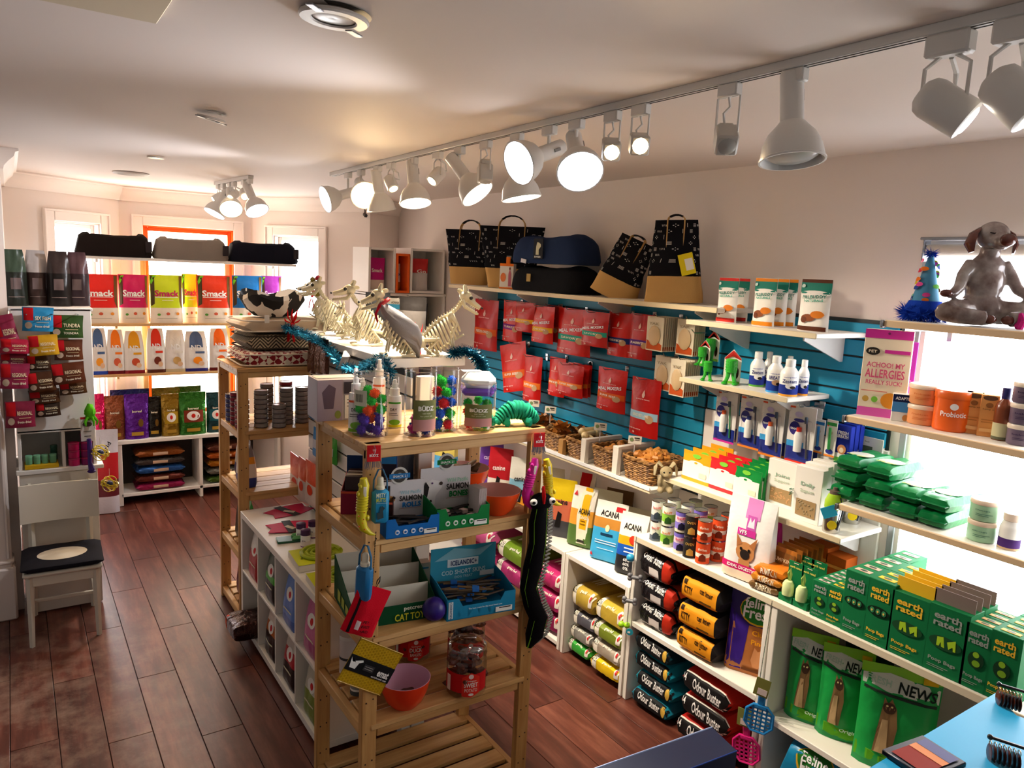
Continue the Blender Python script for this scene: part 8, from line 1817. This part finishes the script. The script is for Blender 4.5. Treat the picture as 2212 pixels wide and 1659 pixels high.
MB().tube([(.1, .03, .25), (.12, .05, .21), (.11, .06, .17)], [.01, .008, .004], 6, flat=.4).build('ribbon_end', mat('#b0142a', 'fabric'), coat)
def bauble(D, loc, c, lb):
    o = MB().ball((0, 0, 0), .016, 12, 9).build('bauble', mat(c, 'gloss', .15), None, D.matrix_basis @ Vector(loc)); tag(o, lb, 'bauble', 'baubles on the dog skeletons'); MB().lathe([(.004, .014), (.004, .02)], 8).build('cap', CHROME, o)
bauble(D4, (.1, .0, .345), '#b8142a', 'red bauble on top of a dog skull'); bauble(D4, (.13, -.02, .335), '#8a7a2a', 'gold bauble beside the red one'); bauble(D4, (.1, -.02, .25), '#8a7a2a', 'gold bauble under a dog chin')
def bow(P, c, lb, k=1, rz=0, n=5):
    o = empty('ribbon_bow', P, rz); o.scale = (k, k, k); tag(o, lb, 'bow', 'red ribbon bows'); m = mat(c, 'fabric')
    MB().ball((0, 0, 0), .012, 8, 6).build('knot', m, o)
    for i in range(n): a = R(-70+140*i/(n-1)); MB().tube([(0, 0, 0), (.04*math.sin(a), -.01, .045*math.cos(a)), (.055*math.sin(a), 0, .085*math.cos(a)+.01*(i % 2))], [.004, .012, .003], 6, flat=.3).build('loop', m, o)
    for s in (-.5, .3): MB().tube([(0, 0, 0), (s*.03, -.012, -.05), (s*.05, -.006, -.1)], [.006, .015, .012], 6, flat=.25).build('streamer', m, o)
bow(on(0, 1.44, 632, 700), '#c8151a', 'large red bow sticking up from the tinsel', 1.1, R(-50)); bow(D6.matrix_basis @ Vector((.09, 0, .235)), '#b8141c', 'red striped bow at a dog skeleton throat', .8, R(-30)); bow(on(2, TZ+.06, 955, 750)+Vector((.0, .25, .02)), '#c8151a', 'red bow behind the sitting dog skeleton', .9, R(-30), 4)
o = MB().tube([(0, 0, .03), (.01, 0, 0), (-.01, -.004, -.06), (.012, -.004, -.11)], [.01, .035, .04, .012], 8, flat=.3).build('white_cloth', mat('#d8cec8', 'fabric'), None, on(0, 1.43, 745, 770), R(-60)); tag(o, 'white cloth scrap hanging over the table edge', 'cloth')
def tinsel(pts, lb, sd, n=2600, r=.043):
    P = [Vector(p) for p in pts]; L = [0]
    for a, b in zip(P, P[1:]): L.append(L[-1]+(b-a).length)
    rr = random.Random(sd); mb = MB()
    for i in range(n):
        d = rr.random()*L[-1]; j = max(q for q in range(len(P)-1) if L[q] <= d); p = P[j].lerp(P[j+1], (d-L[j])/(L[j+1]-L[j])); v = Vector((rr.gauss(0, 1), rr.gauss(0, 1), rr.gauss(0, 1))).normalized(); s = v.orthogonal().normalized()*.0016; e = p+v*r*rr.uniform(.6, 1)
        mb.add([p-s, p+s, e+s, e-s], [(0, 1, 2, 3)])
    o = empty('tinsel_garland', P[0]); tag(o, lb, 'tinsel', 'teal tinsel garlands'); f = mb.build('foil_strands', mat('#0f6f92', 'plain', .25, .75), o, -P[0], smooth=False); f['kind'] = 'stuff'; MB().tube(P, .003, 5).build('core_wire', mat('#0d4a5e'), o, -P[0])
tinsel([on(0, 1.42, *p) for p in ((578, 748), (592, 718), (612, 706), (640, 716), (672, 728), (700, 742), (722, 768), (745, 795), (775, 800), (800, 788), (825, 772), (840, 795), (842, 830))], 'long teal tinsel garland draped along the table edge', 1, 4600)
tinsel([on(1, 3.17, *p) for p in ((975, 765), (1000, 758), (1022, 762), (1036, 778), (1044, 802))], 'short teal tinsel garland at the table corner', 2, 1500)
# ================================================================ BAY SHELVES
def bayb(x0, x1, yt, yb, z, dy, m, art, lb, grp, sd, d=.08, **k):
    Y = FY+.02+dy; p = on(1, Y, (x0+x1)/2, yb); B = Vector((p.x, Y, z)); _, w, h = _wh(B, facing(0), x0, x1, yt, yb, (x0+x1)/2); return pouch('food_bag', B, 0, w*.94, h, d, m, art, lb, 'bag', grp, sd, **k)
for i, (x0, x1, c, tc, dy, lb) in enumerate(((395, 432, '#c8d81a', '#c01a5a', .09, 'lime square bag peeking out between its neighbours'), (172, 262, '#e02418', '#f4efe4', 0, 'scarlet square bag, first on the bay shelf'), (257, 326, '#d01458', '#f4efe4', .03, 'pink square bag between scarlet and lime ones'), (324, 400, '#c8d81a', '#c01a5a', 0, 'lime square bag with pink lettering'), (426, 504, '#e03a1a', '#f4efe4', 0, 'orange red square bag beside the blue one'), (502, 572, '#1668a8', '#f4efe4', 0, 'blue square bag half hidden by the cow print bed'), (566, 612, '#8a2a8a', '#e8c8e8', .04, 'violet square bag behind the dog skeletons'))):
    bayb(x0, x1, 592+i*.8, 697, Z_F2, dy, WF((0, '#e8d8c0'), (.32, c)), [('p', [(-.95, .98), (-.7, .98), (-.75, .4), (-.95, .35)], '#4a3a1e'), ('p', [(.95, .98), (.78, .98), (.8, .45), (.95, .3)], '#6a4a1a'), ('p', [(-.8, .98), (-.6, .98), (-.9, .8), (-.95, .86)], '#6ac01e'), ('t', 'Smack', .02, .62, .13, tc, 1.5, 0, .03), ('r', -.7, .7, .535, .545, '#f4efe4'), ('r', -.3, .4, .47, .48, '#f4e0d0'), ('e', .05, .2, .12, .03, '#c85a3a'), ('e', .65, .2, .1, .03, '#e08a2a'), ('e', -.5, .18, .1, .025, '#5a9a3a'), ('r', -.6, .6, .1, .11, '#b8a890')], lb, 'square bags on the bay shelf', i, top=.92)
for i, (x0, x1, c, f, lb) in enumerate(((193, 236, '#4a6288', '#e8962a', 'white kibble bag with grey blue top and orange slices'), (232, 273, '#e8761a', '#c85a3a', 'white kibble bag with an orange top, second in its row'), (268, 316, '#d8961a', '#b84a2a', 'silver kibble bag with a yellow top and navy corner'), (318, 361, '#d0321a', '#6a2a1a', 'white kibble bag with a red top'), (357, 405, '#d8d0c0', '#c8a060', 'cream kibble bag with a pale top'), (398, 453, '#4a5a78', '#e8861a', 'white kibble bag with slate top and orange fruit'), (452, 500, '#e8661a', '#d8561a', 'orange kibble bag behind the far rack post'))):
    bayb(x0, x1, 710+(i % 3)*3, 806-i*.6, Z_F1, 0, WF((0, ['#2a4aa8', '#6a1420', '#8a1a24', '#5a2a1a', '#c8b890', '#2a2a7a', '#6a1a1a'][i]), (.08, '#ddd6cc')), [('e', 0, .82, .6, .18, c), ('p', [(-.6, .6), (.6, .6), (.6, .82), (-.6, .82)], c), ('t', 'ND', 0, .6, .12, '#e8e6e0', .9), ('r', -.1, .7, .45, .5, c), ('e', .1, .28, .4, .09, f), ('e', .4, .2, .25, .06, '#d8b08a')], lb, 'white kibble bags on the bay shelf', i+7, d=.1, box=True, neck=.25)
for i, (x0, x1, yt, c, dy, lb) in enumerate(((240, 330, 842, '#1a2450', .16, 'navy bag lying behind the foil pouches'), (330, 400, 838, '#6a5a1c', .16, 'gold topped bag behind the foil pouches'), (380, 440, 835, '#3a4a14', .16, 'olive bag behind the green foil pouch'), (197, 230, 852, '#d8145a', 0, 'hot pink foil pouch at the counter end'), (224, 276, 856, '#8a4a2a', .02, 'copper brown foil pouch beside the pink one'), (270, 326, 852, '#5a1a8a', 0, 'purple foil pouch with gold label'), (317, 353, 858, '#1a1812', .03, 'black foil pouch turned sideways'), (350, 393, 852, '#8a6a14', .01, 'gold and black foil pouch'), (388, 450, 848, '#2a6a1a', 0, 'green foil pouch with a brown label'), (447, 492, 848, '#143a3e', .02, 'dark teal foil pouch behind the rack post'))):
    bayb(x0, x1, yt, 952-i, .6135, dy, mat(c, 'foil'), [] if i < 3 else [('r', -.5, .5, .08, .16, '#a8822a'), ('t', 'boreal', 0, .62, .05, '#e8dcc0', .8)]+([('r', -.7, .75, .3, .58, '#7a2a14' if i == 8 else '#1a5a62' if i == 9 else '#a8861a'), ('e', 0, .45, .5, .11, '#ece6da'), ('e', 0, .45, .16, .05, '#c8261a')] if i > 6 else [('e', .3, .36, .22, .09, '#6a4a14')]), lb, 'foil pouches on the bay counter', i+20)
for i, (x0, x1, c, lb, kd) in enumerate(((163, 331, '#1f1917', 'black pet bed on the top bay shelf', None), (334, 497, '#7e746a', 'grey tweed pet bed on the top bay shelf', None), (498, 648, '#12121c', 'navy black pet bed on the top bay shelf', None))):
    A_, B_ = on(1, 6.98, x0, 540), on(1, 6.98, x1, 540); o = soft_bed('pet_bed', (B_-A_).length, .24, .185, c); o.location = ((A_.x+B_.x)/2, 7.1, Z_F3+.001); tag(o, lb, 'pet bed', 'pet beds on the top bay shelf')
    MB().box(((B_-A_).length*.44, -.122, .09), (.05, .004, .09), .001).build('swing_tag', mat('#2a2426', 'paper'), o)
for col, (x, w) in enumerate(((1.08, .42), (1.66, .34))):
    for i in range(5):
        c = [['#a8285a', '#6a3024', '#2a5a9a', '#4a4440', '#8a4a1c'], ['#4a6a24', '#7a7a70', '#b8741c', '#b0561a', '#6a3a2a']][col][i]
        sack('foil_sack', Vector((x, FY+.172, .1165+.078*i)), R(i % 3-1), w, .32, .069, mat(c, 'foil'), [('r', -.3, .3, .4, .6, '#c8a88a')], f'{["rose", "maroon", "blue", "grey", "copper"][i] if col == 0 else ["green", "silver", "amber", "orange", "brown"][i]} foil sack in the {"first" if col == 0 else "second"} cubby of the bay counter', 'sack', 'foil sacks in the bay counter', i+col*5)
o = pouch('food_bag', Vector((.60, 7.14, .002)), R(-10), .22, .74, .12, WF((0, '#b8b0b4'), (.2, '#5a1820'), (.4, '#a8141c'), (.72, '#b8b4b8')), [('t', 'gold', .2, .78, .06, '#1a1418', 1.0, 60)], 'tall red and silver bag leaning at the counter end', 'bag', None, 77, tilt=R(-4))
for i, (px, py, z, z2, lb) in enumerate(((820, 598, 2.077, .26, 'pink bag standing in the white cube'), (922, 618, 2.077, .27, 'red and white bag standing in the cube by the totes'), (876, 612, 2.077, .22, 'white and tan jug shaped bag in the orange cube'))):
    pouch('food_bag', Vector(((2.54, 2.95, 2.727)[i], 5.8, z)), 0, (.16, .15, .068)[i], z2, .08, (WF((0, '#e8d0c0'), (.3, '#c8187a')), WF((0, '#d8d0cc'), (.55, '#c82a2a')), WF((0, '#a8682a'), (.3, '#e8e0d4')))[i], [('t', ('Smack', 'Go', 'mix')[i], 0, .6, .12, '#f4efe4' if i < 2 else '#3a4a8a', 1.2)], lb, 'bag', 'bags in the corner cubes', i+80)
for i, (x, z, c) in enumerate(((2.52, 1.632, '#c01c1c'), (2.66, 1.632, '#d8301c'), (2.95, 1.632, '#3a3a3e'), (2.55, 1.212, '#c8501c'), (2.9, 1.212, '#7a2a6a'))):
    pouch('food_bag', Vector((x, 5.8, z)), 0, .17, .33, .09, mat(c, 'film'), [('r', -.6, .6, .4, .6, '#d8c8b8')], ['red bag in the corner bookcase behind the dogs', 'orange red bag in the corner bookcase behind the dogs', 'charcoal bag in the corner bookcase behind the dogs', 'amber bag lower in the corner bookcase', 'plum bag lower in the corner bookcase'][i], 'bag', 'bags in the corner bookcase', 90+i)
for i, (px, yt, yb, m, lb) in enumerate(((812, 600, 700, mat('#2a2a2c', 'film'), 'black zip bag standing behind the coated dog'), (850, 606, 700, WF((0, '#1a4a5a'), (.5, '#d8a88a'), (.75, '#3a9ac8'), (.86, '#e8e4da')), 'small blue and white bag behind the coated dog'), (888, 612, 715, WF((0, '#6a6460'), (.72, '#2a2624')), 'grey zip bag standing on the table behind the dogs'))):
    P_ = Vector((1.8, 3.85-.1*i, TZ+.0005)); P_.y = on(0, P_.x, px, yb).y; pouch('food_bag', P_, R(-38), .15 if i != 1 else .1, .27-.02*(i == 1), .07, m, [('t', 'ACANA', 0, .9, .05, '#2a2622', .9)] if i == 1 else [('r', -.7, .7, .3, .32, '#55504c')], lb, 'bag', 'bags among the dog skeletons', 100+i)
# ================================================================ HOOK DISPLAY BY THE PILLAR
for i, (x, m, lb) in enumerate(((.0, '#1c2018', 'black green topped bag on the display stand'), (.11, '#3a2a26', 'brown folded bag with a white top on the display stand'), (.22, '#1a1412', 'black bag with a peaked top on the display stand'), (.32, '#33262a', 'dark plum bag at the edge of the display stand'))):
    pouch('kibble_bag', Vector((x+.03, 5.42+.05*(i % 2), 1.9355)), R(8-6*i), .135, .34, .1, WF((0, m), (.6, ['#3a4a3a', '#b8b0ac', '#3a2e2c', '#5a4248'][i])), [('r', -.4, .4, .3, .5, '#6a5a58'), ('r', -.6, .6, .16, .17, '#8a7a74')], lb, 'bag', 'dark bags on the display stand', 110+i, box=False, neck=.3, top=.9, wr=.01)
PK = [(0, 52, 680, 762, '#8a2240', .05, -12), (48, 117, 664, 716, '#2a88b8', .06, 2), (108, 181, 681, 730, '#2f4a1c', .05, 2), (0, 66, 733, 764, '#b01c3c', .09, 3), (64, 130, 724, 768, '#c8961a', .09, -4), (118, 181, 734, 778, '#5a2c14', .05, 0), (0, 59, 764, 790, '#7a2038', .05, 3), (58, 112, 768, 800, '#3a2414', .05, 0), (114, 188, 784, 829, '#5a2a14', .09, -5), (0, 66, 786, 840, '#962446', .09, 2), (62, 124, 804, 846, '#4a2812', .09, -5), (130, 190, 824, 852, '#4a2c12', .05, -4), (64, 132, 842, 872, '#4a2a14', .05, -3), (78, 133, 868, 900, '#301c10', .05, -3), (12, 78, 868, 924, '#84203a', .09, 1)]
for i, (x0, x1, yt, yb, c, off, ro) in enumerate(PK):
    B, w, h = fith(1, 5.29-off, x0, x1, yt, yb, 0); o = pouch('freeze_dried_pack', B, 0, w, h, .035, mat(c, 'film'), [('r', -.92, -.3, .45, .97, '#c0141c'), ('t', {1: 'SIX FISH', 2: 'TUNDRA'}.get(i, 'REGIONAL'), .3, .55, .16, '#ead8b0', 1.0), ('r', -.1, .7, .36, .38, '#d8c090'), ('t', {2: 'TOUNDRA'}.get(i, 'freeze dried'), .25, .22, .1, '#e8dcc0', .9), ('e', -.6, .25, .22, .14, '#c8b098')], ['rose pack hanging aslant at the picture edge', 'sky blue fish pack in the top row', 'olive green pack in the top row', 'crimson pack under the rose one', 'mustard pack in the second row', 'chestnut pack under the olive one', 'dusky pink pack under the crimson one', 'umber pack under the mustard one', 'chestnut pack with a red corner beside the panel edge', 'mauve pack in the third row', 'cocoa pack in the third row', 'cocoa pack peeking out at the panel edge', 'cocoa pack in the fourth row', 'blackish brown pack, lowest of the cocoa ones', 'wine red pack, lowest of all'][i]+' on the hook display', 'pack', 'freeze dried packs on the hook display', i, roll=R(ro), top=.94); 
for i in range(3): MB().tube([(-.13+.13*i, -.16, 1.9), (-.13+.13*i, -.3, 1.905)], .003, 6).build('hook', CHROME, ds)
y0_ = 5.3
tr = bx('yellow_tray', .02, .2, y0_, y0_+.12, .939, .965, mat('#c8a01a', 'paper')); tag(tr, 'yellow printed tray under the mint jars in the cubby', 'tray')
for i in range(5):
    o = tub(Vector((.045+.042*i if i < 4 else .18, y0_+.04+(.07 if i == 4 else 0), .9655 if i < 4 else .9655)), .019, .055 if i < 4 else .095, '#6aa880' if i < 4 else '#1c4a34', '#7ab890' if i < 4 else '#1c4a34', ['mint jar first in the cubby row', 'mint jar second in the cubby row', 'mint jar third in the cubby row', 'mint jar fourth in the cubby row', 'dark green jar behind the mint ones'][i], group='jars in the cubby')
for s in range(2):
    for i in range(3+s): tub(Vector((.285+.07*s, y0_+.02, .939+.05*i)), .032, .049, ['#c0185a', '#8a1462'][s], '#a0144a', f'{["pink", "plum"][s]} tin, number {ORD[i]} from the bottom of its cubby stack', group='tins in the cubby')
tn = on(1, 5.24, 194, 890); o = empty('octopus_toy', tn); tag(o, 'green plush octopus toy hanging beside the display stand', 'toy'); gm_ = mat('#5ab81e', 'fabric'); MB().ball((0, 0, 0), (.03, .024, .05), 12, 9, jit=.4).build('head', gm_, o)
for i in range(5): MB().tube([(.02*math.cos(i*1.3), .015*math.sin(i*1.3), -.03), (.04*math.cos(i*1.3), .03*math.sin(i*1.3), -.06), (.035*math.cos(i*1.3), .03*math.sin(i*1.3), -.085)], [.01, .008, .004], 6).build('arm', gm_, o)
MB().tube([(0, 0, .045), (0, 0, .09)], .002, 5).build('loop', mat('#e8e0d0'), o)
c = carton('toy_tag', on(1, 5.235, 190, 953), 0, .075, .155, .003, mat('#d8d0c6', 'paper'), [('r', -1, 1, .92, 1, '#b81c24'), ('e', 0, .7, .7, .1, '#5a4a44'), ('r', -.6, .6, .4, .43, '#8a8078'), ('r', -.5, .5, .2, .23, '#2a2622')], 'pale hang tag below the green octopus toy', 'tag')
o = MB().tube([(0, 0, 0), (.004, 0, -.08), (.0, 0, -.15), (.01, 0, -.2)], [.012, .016, .012, .02], 9).build('chew_stick', mat('#3c1478', 'rubber'), None, on(1, 5.22, 192, 948)); tag(o, 'purple rubber stick toy hanging below the tag', 'toy'); MB().ball((.008, 0, -.21), (.025, .02, .012), 10, 7).build('flared_end', mat('#3c1478', 'rubber'), o)
for i, (px, py, Y) in enumerate(((217, 978, 5.2), (237, 1045, 5.2))):
    o = empty('lattice_ball', on(1, Y, px, py)); tag(o, ['yellow lattice ball toy, upper one', 'yellow lattice ball toy, lower one'][i], 'ball', 'yellow lattice balls'); mb = MB()
    for q in range(6):
        M = Matrix.Rotation(R(30*q), 3, 'Z') @ Matrix.Rotation(R([0, 90, 60, 30, 75, 50][q]), 3, 'X'); mb.tube([M @ Vector((.05*math.cos(R(a)), .05*math.sin(R(a)), 0)) for a in range(0, 360, 20)], .0035, 5, True)
    mb.build('lattice', mat('#d8c01a', 'gloss', .3), o); MB().ball((0, 0, 0), .02, 10, 8).build('inner_ball', mat('#1a2a5a', 'rubber'), o); MB().tube([(0, 0, .05), (0, 0, .1+.0*i)], .0015, 5).build('cord', mat('#c8c0b0'), o)
